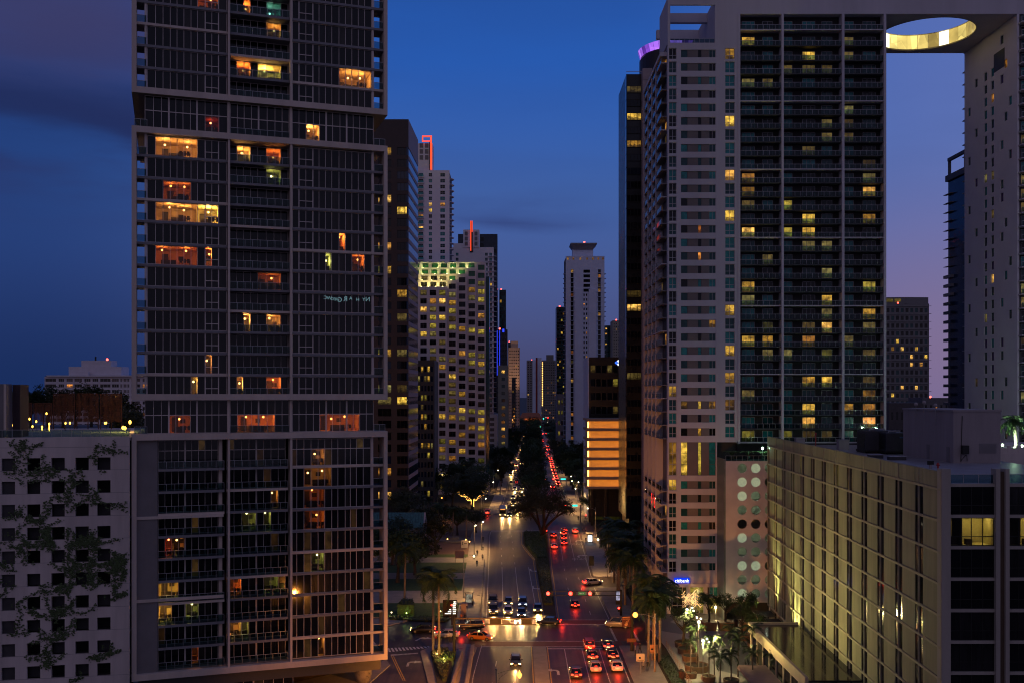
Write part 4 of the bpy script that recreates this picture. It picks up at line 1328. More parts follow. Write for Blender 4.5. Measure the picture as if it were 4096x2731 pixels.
def ox(x): return Xp(x, 105) - O0.x
eb = MB()
COLE = mat('grey_tan_concrete', (.36, .32, .29), .8, var=.12, streak=True, scale=.5)
pc = [(0, ox(3799)), (ox(3980), ox(3997)), (ox(4018), ox(4034)), (ox(4215), ox(4235)), (ox(4255), ox(4275)), (ox(4455), ox(4490))]
bx('end_core', DGLASS, OB, 1.6, 22, 3.2, 12, ZB, ORZ - 2, OE)
for i, (p, q) in enumerate(pc):
    bx('column', COLE, OB, p, q, -.25, .9, 0, ORZ + .3, OE)
for i in (1, 3):
    bx('column_recess', mat('brown_recess', (.10, .065, .045), .8), OB, pc[i][1], pc[i + 1][0], .1, .6, 0, ORZ, OE)
wz = [ZB + k * FHO for k in range(NFL + 1)]
zE = [Zp(1600 + .7217 * q, 105) for q in (470, 642, 816, 991, 1165, 1340, 1512, 1685, 1858, 2031)]
for (p, q) in ((pc[0][1], pc[1][0]), (pc[2][1], pc[3][0]), (pc[4][1], pc[5][0])):
    for k in range(9):
        z1_, z0_ = zE[k] - .16, zE[k + 1] + .16
        lit = (k == 1 and p < 8) or (k == 1 and 8 < p < 13) or (k == 5 and 8 < p < 13)
        wo = window(OB, OE, p, q, z0_, z1_, .2, CLEAR if lit else rngR.choice((DGLASS, DGLASS2)), BLACKM, 4, 1, .07, split=(.33,))
        if lit:
            d_ = 5.0
            rb = MB(OE); rb.box(p, q, .9 + d_ - 3, 1 + d_ - 3, z0_, z1_); rb.box(p, q, .45, 2.9, z0_ - .05, z0_); rb.box(p, q, .45, 2.9, z1_, z1_ + .05)
            rb.box(p - .05, p, .45, 2.9, z0_, z1_); rb.box(q, q + .05, .45, 2.9, z0_, z1_)
            ro = rb.build('lit_room', mat('office_wall', (.55, .48, .22), .8, var=.2, scale=.8), OB)
            lb = MB(OE)
            for f_ in (.55, .8): lb.box(p + (q - p) * f_, p + (q - p) * f_ + .5, 1.2, 1.7, z1_ - .06, z1_ - .02)
            lb.build('ceiling_light', glow('office_ceiling_light', (1, .78, .28), 20 if k == 1 and p < 8 else 7), ro)
            fb = MB(OE); fb.box(p + .5, p + 1.4, 1.5, 2.0, z0_, z0_ + .75); fb.box(p + 2.2, p + 2.8, 1.0, 1.6, z0_, z0_ + .6); fb.box(p + (q - p) * .3, p + (q - p) * .3 + .1, .5, 2.8, z0_, z1_)
            fb.build('furniture', MATS['dark_furniture'], ro)
        bx('floor_band', COLE, OB, p, q, .0, .9, zE[k] - .16, zE[k] + .16, OE)
    railing(p, q, .35, zE[0] + .17, 1.0, 1.6, OB, M=OE)
# roof deck
e0 = OB.matrix_basis.inverted()
rp = [e0 @ Vector(p) for p in ((O1.x + .6, O1.y, 0), (O0.x + .6, O0.y + .9, 0), (O0.x + 22, O0.y + .9, 0), (O0.x + 30, O1.y, 0))]
MB().prism([(p.x, p.y) for p in rp], ORZ - 2.3, ORZ - 1.55).build('roof_deck', mat('roof_membrane', (.26, .25, .27), .45, var=.25, scale=.3), OB)
RZ = ORZ - 1.55
# ================================================================== towers along the avenue


def facade(T, M, W_, z0, z1, xs, zs, wallm, rng, darks, litp=.1, lits=(LIT_Y, LIT_W), nx=1, nz=1, frame=None, t=.35, bar=.08, name='window', joined=False, litf=None, skin=True):
    if skin:
        b = MB(); lattice(b, M, 0, W_, z0, z1, xs, zs, t); b.build('wall', wallm, T)
    acc = {}
    for i, (p, q) in enumerate(xs):
        for k, (u, v) in enumerate(zs):
            lp = litp if litf is None else litf(i, k)
            m = rng.choice(lits) if rng.random() < lp else rng.choice(darks)
            if joined: acc.setdefault(m.name, MB()).box(p, q, t * .6, t * .7, u, v, 0, M)
            else: window(T, M, p, q, u, v, t * .45, m, frame or FRD, nx, nz, bar, .12, name)
    for mn, b in acc.items(): tag(b.build(name, MATS[mn], T), kind='stuff')


def spread(a, b, n, frac): s = (b - a) / n; return [(a + s * i + s * (1 - frac) / 2, a + s * (i + 1) - s * (1 - frac) / 2) for i in range(n)]
def rows(z0, z1, n, frac, off=.2): s = (z1 - z0) / n; return [(z0 + s * i + s * off * (1 - frac) * 2, z0 + s * i + s * off * (1 - frac) * 2 + s * frac) for i in range(n)]


def block(name, label, cat, x0, x1, ytop, Y, depth, corem=None, group=None):
    X0, X1 = Xp(x0, Y), Xp(x1, Y)
    T = thing(name, label, cat, (X0, Y, 0), 0, group)
    T['w'] = X1 - X0
    z1 = Zp(ytop, Y)
    if corem: bx('core', corem, T, .3, X1 - X0 - .3, .36, depth - .3, 0, z1 - .2)
    return T, X1 - X0, z1


def beacon(T, x, y, z): MB().ball((x, y, z + .5), .55).build('aviation_light', REDL, T)


rngB = random.Random(21)
CORE = mat('tower_core', (.05, .045, .05), .8)
# ---- brown granite office tower behind the balcony tower
Y = 329.0
T, Wd, z1 = block('office_tower', 'brown granite office tower with glass bands, behind the balcony tower', 'tower', 1440, 1634, 478, Y, 28, CORE)
lx_ = lambda x: Xp(x, Y) - Xp(1440, Y)
fh = 3.9
nf = int((z1 - 6 - 9) / fh)
zs = [(z1 - 9.2 - fh * k - 2.55, z1 - 9.2 - fh * k) for k in range(nf)]
xsf = [(lx_(1452), lx_(1493)), (lx_(1512), lx_(1565)), (lx_(1588), lx_(1631))]
facade(T, face_front(), Wd, 9, z1, xsf, zs, BROWN, rngB, (DGLASS, DGLASS, DGLASS2, NAVYG), .24, (LIT_Y, LIT_W, LIT_D, LIT_D), 3, 1, BLACKM, .5)
MRt = face_right(Wd)
rs = Xp(1672, 356) - Xp(1440, Y) - Wd
skew = rs / 27.0
MSk = Matrix.Translation((Wd, 0, 0)) @ Matrix.Rotation(R(90) - math.atan(skew), 4, 'Z')
sl = 27.5
SPAN = mat('tan_spandrel', (.34, .25, .24), .7, var=.1)
for k, (u, v) in enumerate(zs):
    bx('glass_band', BLUEG if k < nf - 4 else NAVYG, T, .05, sl, .12, .6, u + .001, v - .001, MSk)
    bx('spandrel', SPAN, T, 0, sl, .0, .6, v, (zs[k - 1][0] if k else z1), MSk)
bx('spandrel', SPAN, T, 0, sl, 0, .6, 9, zs[-1][0], MSk)
bx('roof', BROWN, T, .1, Wd - .1, .2, 27, z1 - .4, z1 - .02)
for i in range(9):
    bx('lobby_column', BROWN, T, Wd - 2.2 * i - 1, Wd - 2.2 * i - .3, .2, .9, 0, 9)
    bx('lobby_window', LIT_D if i % 2 else LIT_G, T, Wd - 2.2 * i - .25, Wd - 2.2 * i + .9 if i else Wd - .3, 1.2, 1.3, .4, 7.5)

# ---- white condominium with red neon frame
Y = 480.0
T, Wd, z1 = block('condominium', 'white condominium tower topped by a red neon frame, behind the brown tower', 'tower', 1560, 1798, 682, Y, 24, CORE)
l5 = lambda x: Xp(x, Y) - Xp(1560, Y)
fh = 2.83
nf = 46
zr = [z1 - 2.2 - fh * k for k in range(nf)]
zs = [(z - .85, z + .85) for z in zr]
facade(T, face_front(), Wd, 0, z1, [(l5(1675), l5(1693)), (l5(1715), l5(1728)), (l5(1761), l5(1780))], zs, WHITE2, rngB, (TEALD, TEALD, TEAL, DGLASS), .07, (LIT_Y, LIT_W), 2, 2, FRM, .4, .07)
for z in zr:
    bx('balcony', WHITE2, T, l5(1664), l5(1695), -1.3, -.01, z - 1.25, z - 1.05)
    bx('balcony_rail', TEAL, T, l5(1664), l5(1695), -1.3, -1.2, z - 1.05, z - .15)
    MB().prism([(Wd + .01, 2), (Wd + 1.3, 3.2), (Wd + 2.0, 5.5), (Wd + 1.3, 8), (Wd + .01, 9)], z - 1.25, z - 1.0).build('balcony', WHITE2, T)
b = MB(); b.box(l5(1600), l5(1729), 1, 10, z1, Zp(572, Y)); b.build('penthouse', WHITE2, T)
for i in range(2):
    for k in range(3):
        bx('penthouse_opening', GREYP, T, l5(1678 + i * 21), l5(1692 + i * 21), .9, 1.1, Zp(638 - k * 24, Y), Zp(620 - k * 24, Y))
for (a, b_, c, d) in ((1688, 1727, 543, 548), (1688, 1727, 563, 567), (1721, 1727, 548, 678), (1688, 1692, 548, 563)):
    bx('neon_frame', NEON, T, l5(a), l5(b_), .2, .8, Zp(d, Y), Zp(c, Y))
bx('neon_mast', BLACKM, T, l5(1717), l5(1720), .4, .9, z1, Zp(567, Y))
bx('roof', WHITE2, T, .2, Wd - .2, .4, 24, z1 - .3, z1 - .01)
# ---- its twin further down the avenue
Y = 570.0
T, Wd, z1 = block('condominium', 'white condominium tower with a red neon mast and stacked round balconies', 'tower', 1805, 1975, 990, Y, 24, CORE)
l5 = lambda x: Xp(x, Y) - Xp(1805, Y)
fh = 2.86
nf = 38
zr = [z1 - 4 - fh * k for k in range(nf)]
zs = [(z - .85, z + .85) for z in zr]
facade(T, face_front(), Wd, 0, z1, [(l5(1823), l5(1834)), (l5(1940), l5(1951)), (l5(1957), l5(1968))], zs, WHITE2, rngB, (TEALD, TEAL, DGLASS), .06, (LIT_Y, LIT_W), 2, 2, FRM, .4, .07)
for z in zr:
    for xb in (1953, 1970):
        MB().prism([(l5(xb), -.01), (l5(xb + 1), -1.2), (l5(xb + 8), -1.9), (l5(xb + 15), -1.2), (l5(xb + 16), -.01)], z - 1.3, z - 1.05).build('balcony', WHITE2, T)
b = MB(); b.box(l5(1853), l5(1917), -.5, 10, z1, Zp(920, Y)); b.box(l5(1813), l5(1853), .4, 9, z1, Zp(988, Y) + 2); b.build('penthouse', WHITE2, T)
for i in range(3):
    for k in range(3):
        if i == 1: continue
        bx('penthouse_opening', GREYP, T, l5(1859 + i * 19.5), l5(1871 + i * 19.5), -.56, -.4, Zp(984 - k * 20, Y), Zp(968 - k * 20, Y))
bx('neon_mast', NEON, T, l5(1882), l5(1885), -.9, -.6, Zp(1005, Y), Zp(885, Y)); bx('neon_mast', NEON, T, l5(1887), l5(1890), -.9, -.6, Zp(930, Y), Zp(885, Y))
bx('mast', BLACKM, T, l5(1880), l5(1891), -.58, -.5, Zp(1010, Y), Zp(887, Y))
bx('podium', WHITE2, T, l5(1952), l5(1990), -3, 20, 0, Zp(1655, Y))
for k in range(10):
    bx('parking_opening', GREYW, T, l5(1953), l5(1977), -3.06, -2.9, Zp(1680 + k * 21, Y), Zp(1668 + k * 21, Y))
# ---- stepped grid office with a flood-lit crown
Y0 = 440.0
OG = thing('grid_office', 'stepped office block with a square window grid and yellow-green lit crown', 'building', (Xp(1600, Y0), Y0, 0))
lg = lambda x: Xp(x, Y0) - Xp(1600, Y0)
GRIDW = mat('grid_concrete', (.64, .58, .60), .8, var=.12, scale=.2)
tiers = [(1787, 1150), (1826, 1122), (1864, 1094), (1902, 1066), (1940, 1040)]
cw = 38.0
zt0 = Zp(1150, Y0)
fhg = 32.9 / F * Y0
colx = [1600 + i * 37.6 for i in range(10)]
prev = None
GREENG = mat('green_crown_glass', (.02, .12, .06), .15, var=.3, scale=.5)
for ti, (xr, yt) in enumerate(tiers):
    yb = ti * 2.6
    zt_ = zt0 + ti * fhg * .86 if ti else zt0
    x0 = 0 if ti == 0 else 0
    xl = 0 if ti == 0 else lg(tiers[ti - 1][0])
    M = Matrix.Translation((0, yb, 0))
    # columns newly visible in this tier, full height
    if ti == 0: xs = [(lg(1600 + 37.6 * i + 6), lg(1600 + 37.6 * (i + 1) - 6)) for i in range(5)]
    else: xs = [(xl + lg(1605) + .2, lg(xr) - .5)]
    zs = []
    z = zt_ - 1.2
    while z - 2.45 > 6: zs.append((z - 2.35, z)); z -= fhg
    b = MB(); lattice(b, M, xl, lg(xr), 0, zt_, xs, zs, .5); b.box(xl + .1, lg(xr) - .02, .5, 20 - yb, 0, zt_ - .3, 0, M); b.build('wall', GRIDW, OG)
    for (p, q) in xs:
        for k, (u, v) in enumerate(zs):
            r = rngB.random()
            m = (LIT_Y if r < .15 else LIT_W if r < .19 else LIT_G if r < .34 else LIT_D if r < .52 else rngB.choice((DGLASS, DGLASS2, DGLASS3)))
            if (ti >= 3 and k < 2) : m = GREENG
            if k == 19 and r < .8: m = LIT_Y
            window(OG, M, p, q, u, v, .3, m, FRD, 2, 1, .10, .12, split=(.72,))
    # upper storey strip stepping back behind the previous tier, flood-lit
    if ti:
        xs = [(lg(1600 + 37.6 * i + 6), lg(1600 + 37.6 * (i + 1) - 6)) for i in range(12) if 1600 + 37.6 * (i + 1) < tiers[ti - 1][0] + 6]
        zp = zt0 + (ti - 1) * fhg * .86 if ti > 1 else zt0
        b = MB(); zz = [(zp + .55, zt_ - .55)]
        lattice(b, M, 0, xl, zp - .3, zt_, xs, zz, .4); b.box(.1, xl - .02, .4, 18 - yb, zp - .3, zt_ - .25, 0, M); b.build('wall', GRIDW, OG)
        for (p, q) in xs: window(OG, M, p, q, zp + .55, zt_ - .55, .2, GREENG if ti >= 3 else rngB.choice((DGLASS2, LIT_D, GREENG)), FRD, 2, 1, .1, .12, split=(.72,))
        bx('terrace_parapet', GRIDW, OG, 0, xl, yb - 2.62, yb - 2.4, zp - .02, zp + .35)
        for i in range(4):
            lxx = lg(1685) + i * (xl - lg(1685)) / 3.6
            f = bx('floodlight', glow('flood_lens', (1, .85, .3), 22), OG, lxx - .2, lxx + .2, yb - 2.0, yb - 1.7, zp + .3, zp + .5)
            light('floodlight_lamp', 'SPOT', (lxx, yb - 1.9, zp + .55), 420 if ti > 1 else 560, (.85, .95, .22) if ti > 2 else (1, .82, .2), OG, .2, 150, (lxx, yb + .4, zp + 3.2), .8)
bx('side_glass', TEALD, OG, lg(1941), lg(1955), 11, 22, 8, Zp(1040, Y0) - 6)
bx('podium', GRIDW, OG, lg(1690), lg(1960), -6, .0, 0, 9)
bx('podium_lights', glow('canopy_light', (1, .75, .22), 2.5), OG, lg(1700), lg(1800), -6.2, -6.02, 8.4, 8.6)
for i in range(7): bx('podium_window', LIT_G if i % 3 else LIT_Y, OG, lg(1700 + i * 22), lg(1716 + i * 22), -6.1, -6.0, 2, 7)
# glass canopy by the kerb
for j, Yc in enumerate((0,)):
    cp = thing('glass_canopy', 'sloping ribbed canopy lit from below, on the left pavement before the grid office', 'canopy', tuple(G(1990, 1905)))
    for i in range(9):
        bx('rib', STEEL, cp, -7, 3, i * 2.6, i * 2.6 + .5, 5.2 + i * .12, 5.45 + i * .12)
    bx('edge_beam', STEEL, cp, 3.0, 3.3, -.5, 22, 4.9, 5.3); bx('light_strip', glow('strip_yellow', (1, .9, .3), 3.0), cp, -4.2, -3.4, 0, 21, 4.9, 5.1)
    for i in range(3): bx('post', STEEL, cp, 2.4, 2.7, 2 + i * 8, 2.3 + i * 8, 0.1, 4.9)

# ---- smaller towers closing the view
def simple(name, label, x0, x1, ytop, Y, wallm, nfl, nxs, fx=.5, fz=.5, darks=(DGLASS, DGLASS2), litp=.1, lits=(LIT_Y, LIT_W), depth=18, cat='tower', beac=False, side=None, roofbox=None, joined=False, z0=0, t=.3):
    T, Wd, z1 = block(name, label, cat, x0, x1, ytop, Y, depth, CORE)
    facade(T, face_front(), Wd, z0, z1, spread(.4, Wd - .4, nxs, fx), rows(z0 + 2, z1 - 1.5, nfl, fz), wallm, rngB, darks, litp, lits, 1, 1, FRD, t, .06, joined=joined)
    b = MB()
    if side in ('R', None): b.box(Wd - .3, Wd - .002, .301, depth, 0, z1)
    if side in ('L', None): b.box(.002, .3, .301, depth, 0, z1)
    b.box(.003, Wd - .003, .302, depth - .01, z1 - .2, z1 - .003); b.build('wall', wallm, T)
    if side == 'R': facade(T, face_right(Wd), depth, 0, z1, spread(.4, depth - .4, 4, fx), rows(2, z1 - 1.5, nfl, fz), wallm, rngB, darks, litp, lits, 1, 1, FRD, .29, .06, joined=True)
    if side == 'L': facade(T, face_left(depth), depth, 0, z1, spread(.4, depth - .4, 4, fx), rows(2, z1 - 1.5, nfl, fz), wallm, rngB, darks, litp, lits, 1, 1, FRD, .29, .06, joined=True)
    if roofbox:
        p, q, h_ = roofbox; bx('penthouse', wallm, T, p * Wd, q * Wd, 2, depth * .7, z1, z1 + h_)
    if beac: beacon(T, Wd * .3, .5, z1 + (roofbox[2] if roofbox else 0))
    return T, Wd, z1


BEIGE = mat('beige_stone', (.62, .42, .30), .8, var=.12, scale=.15)
BLUEW = mat('bluish_white_render', (.62, .69, .88), .8, var=.08, scale=.15)
DGREY = mat('dark_grey_cladding', (.06, .06, .075), .6, var=.2)
simple('glass_tower', 'navy glass tower with red beacons behind the neon-mast condominium', 1832, 1990, 937, 720, NAVYG, 36, 9, .8, .7, (NAVYG, DGLASS), .01, beac=True)
simple('glass_tower', 'slim green glass tower with a red beacon beside the grid office', 1997, 2024, 1160, 820, mat('green_glass', (.006, .03, .03), .15, var=.3), 40, 3, .85, .75, (TEALD, DGLASS), .03, beac=True, joined=True, depth=22)
T, Wd, z1 = simple('dark_tower', 'dark tower with vertical blue light lines beside the grid office', 1986, 2030, 1318, 640, DGREY, 24, 4, .6, .5, (DGLASS,), .04, beac=True, depth=14)
BLUEL = glow('blue_led', (.03, .06, 1.0), 1.6, False)
for x in (1988, 1998): bx('blue_light_line', BLUEL, T, Xp(x, 640) - T.location.x, Xp(x + 1.6, 640) - T.location.x, -.25, -.05, Zp(1500, 640), Zp(1322, 640))
bx('blue_sign', BLUEL, T, Xp(2010, 640) - T.location.x, Xp(2017, 640) - T.location.x, -.25, -.05, Zp(1329, 640), Zp(1316, 640))
T, Wd, z1 = simple('beige_tower', 'peach-lit stone tower with square bays left of the avenue', 2034, 2079, 1390, 900, BEIGE, 30, 5, .55, .5, (DGLASS3, GREYW), .02, side='R', roofbox=(.2, .85, 6), depth=20, joined=True)
light('facade_floodlight', 'SPOT', (Wd / 2, -30, 30), 30000, (1, .62, .36), T, .5, 60, (Wd / 2, 0, z1 - 12), .8)
simple('dark_tower', 'slim dark tower with a red beacon behind the peach stone tower', 2032, 2050, 1368, 960, DGREY, 20, 2, .6, .5, (DGLASS,), .05, beac=True, joined=True)
T, Wd, z1 = simple('grey_block', 'grey-green block with a column of orange windows left of the avenue', 1992, 2034, 1460, 560, mat('grey_green_render', (.24, .26, .24), .8, var=.1), 14, 1, .38, .45, (DGLASS2, TEALD), .4, (LIT_O, LIT_W, LIT_D), side='R', depth=16)
simple('dark_tower', 'narrow dark grey tower in front of the peach stone tower', 2047, 2063, 1508, 760, DGREY, 20, 2, .6, .5, (DGLASS,), .1, (LIT_Y,), joined=True)
simple('low_block', 'low dark block with a pale sign beside the grid office podium', 1665, 1738, 1440, 400, mat('dark_low_block', (.05, .05, .055), .6, var=.2), 14, 5, .7, .6, (DGLASS, NAVYG), .22, (LIT_Y, LIT_G, LIT_D), depth=20)
# distant apartment slab with a red stripe and a stair of lights
T, Wd, z1 = simple('apartment_slab', 'distant apartment slab with a red stripe and a lit stair tower at the avenue end', 2107, 2172, 1440, 1500, mat('far_grey', (.24, .22, .23), .8, var=.1), 26, 6, .5, .4, (DGLASS, DGLASS2), .03, joined=True, beac=True)
l6 = lambda x: Xp(x, 1500) - T.location.x
bx('red_stripe', mat('red_render', (.22, .02, .02), .8), T, l6(2143), l6(2150), -.6, -.05, 0, z1 + 4)
bx('white_stripe', BLUEW, T, l6(2130), l6(2143), -.5, -.05, 0, z1 + .3); bx('white_stripe', BLUEW, T, l6(2150), l6(2166), -.5, -.05, 0, z1 + 4)
STL = glow('stair_light', (1, .52, .12), 3.0, False)
for k in range(25): bx('stair_light', STL, T, l6(2168.5), l6(2173), -1.0, -.6, Zp(1620 - k * 7.1, 1500) - .7, Zp(1620 - k * 7.1, 1500) + .7)
simple('apartment_slab', 'distant grey apartment slab right of the lit stair tower', 2173, 2225, 1440, 1480, mat('far_grey_2', (.17, .16, .16), .8, var=.1), 24, 7, .5, .4, (DGLASS, DGLASS2), .04, (LIT_O, LIT_W), joined=True, roofbox=(.25, .8, 8))
simple('glass_tower', 'dark glass tower with a red beacon left of the crowned condominium', 2226, 2268, 1228, 760, mat('dark_green_glass', (.012, .018, .02), .3, var=.3), 44, 5, .8, .6, (DGLASS, TEALD), .10, (LIT_Y, LIT_G), beac=True, joined=True)
simple('low_block', 'pale low building with a lit white front right of the avenue', 2228, 2268, 1575, 640, mat('pale_far', (.3, .3, .34), .8, var=.1), 6, 3, .5, .4, (DGLASS,), .3, (LIT_G,))
# crowned condominium
Y = 600.0
T, Wd, z1 = block('condominium', 'bluish white condominium with a winged roof crown right of the avenue', 'tower', 2263, 2418, 1025, Y, 26, CORE)
l7 = lambda x: Xp(x, Y) - Xp(2263, Y)
fh = 2.85
zr = [z1 - 9 - fh * k for k in range(44)]
zs = [(z - .75, z + .75) for z in zr if z > 3]
facade(T, face_front(), Wd, 0, z1, [(l7(2283), l7(2294)), (l7(2334), l7(2339)), (l7(2344), l7(2349)), (l7(2392), l7(2403))], zs, BLUEW, rngB, (DGLASS, DGLASS2, DGLASS2, TEALD), .13, (LIT_W, LIT_O, LIT_Y), 1, 1, FRD, .4, .07)
for z, _ in zs:
    for (a, b_) in ((2281, 2296), (2390, 2405)): bx('balcony', BLUEW, T, l7(a), l7(b_), -.9, -.01, z - .5, z - .3)
    bx('balcony', BLUEW, T, Wd, Wd + 1.2, 3, 8, z - .5, z - .3); bx('balcony', BLUEW, T, -1.2, 0, 3, 8, z - .5, z - .3)
bx('bay', BLUEW, T, l7(2300), l7(2328), -.8, -.01, 0, z1 - 20); bx('bay', BLUEW, T, l7(2355), l7(2385), -.8, -.01, 0, z1 - 20)
for k, z in enumerate(zr[:5]): bx('crown_window', DGLASS, T, l7(2334), l7(2360), -.06, .0, z - 1.0, z + .8)
for (a, b_) in ((2283, 2294), (2392, 2403)):
    bx('balcony_recess', DGLASS2, T, l7(a), l7(b_), -.03, -.004, 2, z1 - 8)
    for z, _ in zs:
        if rngB.random() < .16: bx('lit_window', rngB.choice((LIT_W, LIT_O, LIT_D)), T, l7(a) + .15, l7(b_) - .15, -.06, -.035, z - .25, z + 1.5)
bx('roof', BLUEW, T, .3, Wd - .3, .4, 25, z1 - .4, z1 - .01)
for q in (2268, 2290, 2318, 2345, 2368, 2390, 2408): bx('crown_light', LIT_W, T, l7(q), l7(q + 7), -.05, .1, z1 - 2.2, z1 - .9)
b = MB(); b.box(l7(2293), l7(2375), 4, 14, z1, Zp(988, Y)); b.build('penthouse', BLUEW, T)
b = MB(); zc0, zc1 = Zp(996, Y), Zp(976, Y)
b.add([(l7(2296), 3.5, zc0), (l7(2372), 3.5, zc0), (l7(2388), 1.5, zc1), (l7(2284), 1.5, zc1), (l7(2296), 13, zc0), (l7(2372), 13, zc0), (l7(2388), 16, zc1), (l7(2284), 16, zc1)], [(0, 1, 2, 3), (1, 5, 6, 2), (4, 0, 3, 7), (5, 4, 7, 6)])
b.box(l7(2283), l7(2389), 1.3, 16.2, zc1, zc1 + .8); b.build('roof_crown', mat('crown_grey', (.22, .22, .25), .6), T)
beacon(T, l7(2338), 2, zc1 + .8)
simple('condominium', 'pale condominium with ribbed balconies behind the crowned condominium', 2418, 2450, 1302, 820, TEALD, 46, 3, .7, .5, (DGLASS, TEALD), .05, joined=True)
simple('condominium', 'beige stepped condominium beside the black slab tower', 2450, 2500, 1282, 800, mat('far_beige', (.34, .31, .27), .8, var=.1), 44, 5, .35, .4, (DGLASS2, DGLASS), .06, (LIT_W, LIT_G), joined=True, beac=True)
# black office block with a blue diamond sign
T, Wd, z1 = simple('black_office', 'black glass office block with a blue and white diamond sign, above the amber-lit box', 2356, 2500, 1428, 352, mat('black_cladding', (.012, .010, .010), .35, var=.2), 11, 6, .85, .55, (DGLASS, DGLASS), .16, (LIT_D, LIT_G, LIT_D), depth=24)
bx('side_wall', BLUEW, T, -.35, -.01, .05, 22, 0, z1)
l8 = lambda x: Xp(x, 352) - T.location.x
zc = Zp(1450, 352); xc = l8(2472)
dq = .95
for k, (ox_, oz_, m) in enumerate(((-.62, 0, glow('sign_blue', (.03, .12, 1), 2.0, False)), (.1, .62, glow('sign_white', (.8, .9, 1), 1.6, False)), (.1, -.62, MATS['sign_white']))):
    b = MB(); hh = .62 if k == 0 else .5
    b.add([(xc + dq * (ox_ + hh * math.cos(a)), -.12, zc + dq * (oz_ + hh * math.sin(a))) for a in (0, math.pi / 2, math.pi, 3 * math.pi / 2)], [(0, 1, 2, 3)])
    b.add([(xc + dq * (ox_ + hh * math.cos(a)), -.10, zc + dq * (oz_ + hh * math.sin(a))) for a in (0, math.pi / 2, math.pi, 3 * math.pi / 2)], [(3, 2, 1, 0)])
    b.build('sign_diamond', m, T)
# ---- amber-lit box on stilts
Y = 330.0
AB = thing('amber_box', 'amber-lit banded box building raised on columns right of the avenue', 'building', (Xp(2347, Y), Y, 0))
l9 = lambda x: Xp(x, Y) - Xp(2347, Y)
za, zb_ = Zp(1950, Y), Zp(1678, Y)
AW = l9(2515)
BAND = mat('tan_band', (.32, .24, .18), .7, var=.1)
SCR = mat('amber_screen', (.60, .40, .20), .75, var=.10, scale=.3, streak=True)
nl = 7
sh = (zb_ - za) / nl
skx = Xp(2333, 345) - Xp(2347, Y)
MSl = Matrix.Translation((0, 0, 0)) @ Matrix.Rotation(R(-90), 4, 'Z') @ Matrix.Translation((-16, 0, 0))
AMB = glow('amber_tube', (1, .46, .10), 9.0)
bx('core', BAND, AB, .9, AW - .2, 1.5, 15, za, zb_)
for k in range(nl + 1):
    z = za + k * sh
    bx('band', BAND, AB, -.1, AW, -.05, 16, z - .33, z + .33)
for k in range(nl):
    z = za + k * sh
    bx('screen_panel', SCR, AB, .75, l9(2481), 1.30, 1.45, z + .34, z + sh - .34)
    bx('screen_panel', SCR, AB, l9(2482), AW - .05, 1.25, 1.45, z + .34, z + sh - .34)
    bx('screen_panel', SCR, AB, .72, .9, 1.3, 15.5, z + .34, z + sh - .34)
    bx('strip_shield', BAND, AB, -.1, AW, -.06, .03, z + .33, z + .47); bx('strip_shield', BAND, AB, -.1, AW, -.06, .03, z + sh - .44, z + sh - .33)  # lips added to hide the fill strips from view
    bx('lamp_tube', AMB, AB, .34, .62, .35, .55, z + .6, z + sh - .6)
    for f_ in (.36, .64, .9):
        bx('fill_strip', glow('amber_fill', (1, .42, .07), 13.0), AB, AW * f_ - 2.9, AW * f_ + 1.0, .05, .2, z + sh - .40, z + sh - .345)  # added strips, unseen behind the lips, to light the screens evenly
        bx('fill_strip', MATS['amber_fill'], AB, AW * f_ - 2.9, AW * f_ + 1.0, .05, .2, z + .345, z + .40)
for q in (1.5, 6, 11.5): bx('column', BLACKM, AB, q, q + .9, 2, 2.9, 0, za - .3)
bx('column', BLACKM, AB, 1.5, 2.4, 12, 12.9, 0, za - .3)
bx('recess_wall', mat('recess_black', (.02, .02, .02), .6), AB, 3, AW, 13, 15, 0, za - .3)
bx('recess_window', LIT_G, AB, 3.5, AW - 1, 12.9, 12.98, .6, 1.6)
# ---- black slab tower with a stone flank
Y = 286.0
T, Wd, z1 = block('slab_tower', 'black slab tower with few lit floors and a stone flank, beside the white tower', 'tower', 2505, 2566, 296, Y, 22, None)
l10 = lambda x: Xp(x, Y) - Xp(2505, Y)
BLK = mat('black_spandrel', (.010, .009, .009), .3, var=.15)
bx('core', BLK, T, .05, Wd, .4, 21, 8, z1)
nf = int((z1 - 12) / 3.9)
litf_ = {9: LIT_Y, 11: LIT_Y, 15: LIT_Y, 16: LIT_W, 24: LIT_D, 25: LIT_W, 1: LIT_D}
for k in range(nf):
    z = z1 - 3.4 - 3.9 * k
    yk = HY - (z - H) / Y * F
    m = None
    for yy, mm in ((450, LIT_Y), (552, LIT_Y), (755, LIT_Y), (805, LIT_W), (1167, LIT_D), (1220, LIT_W), (345, LIT_D), (1510, LIT_D)):
        if abs(yk - yy) < 24 and m is None: m = mm
    window(T, None, .2, Wd - .05, z - 2.0, z, .1, m or rngB.choice((DGLASS, DGLASS, DGLASS2)), BLACKM, 4, 1, .1, .2)
MSl = Matrix.Rotation(R(-90) - math.atan((Xp(2481, 306) - Xp(2505, Y)) / 20.0) * 1, 4, 'Z')
q_ = Vector((Xp(2481, 306) - Xp(2505, Y), 20.0, 0))
b = MB(); b.add([(0, .05, 8), (q_.x, 20, 8), (q_.x, 20, z1), (0, .05, z1)], [(0, 3, 2, 1)]); b.add([(.3, .05, 8), (q_.x + .3, 20, 8), (q_.x + .3, 20, z1), (.3, .05, z1)], [(0, 1, 2, 3)])
b.build('glass_flank', mat('mirror_flank', (.10, .13, .2), .07, .8, var=.15, scale=.1), T)
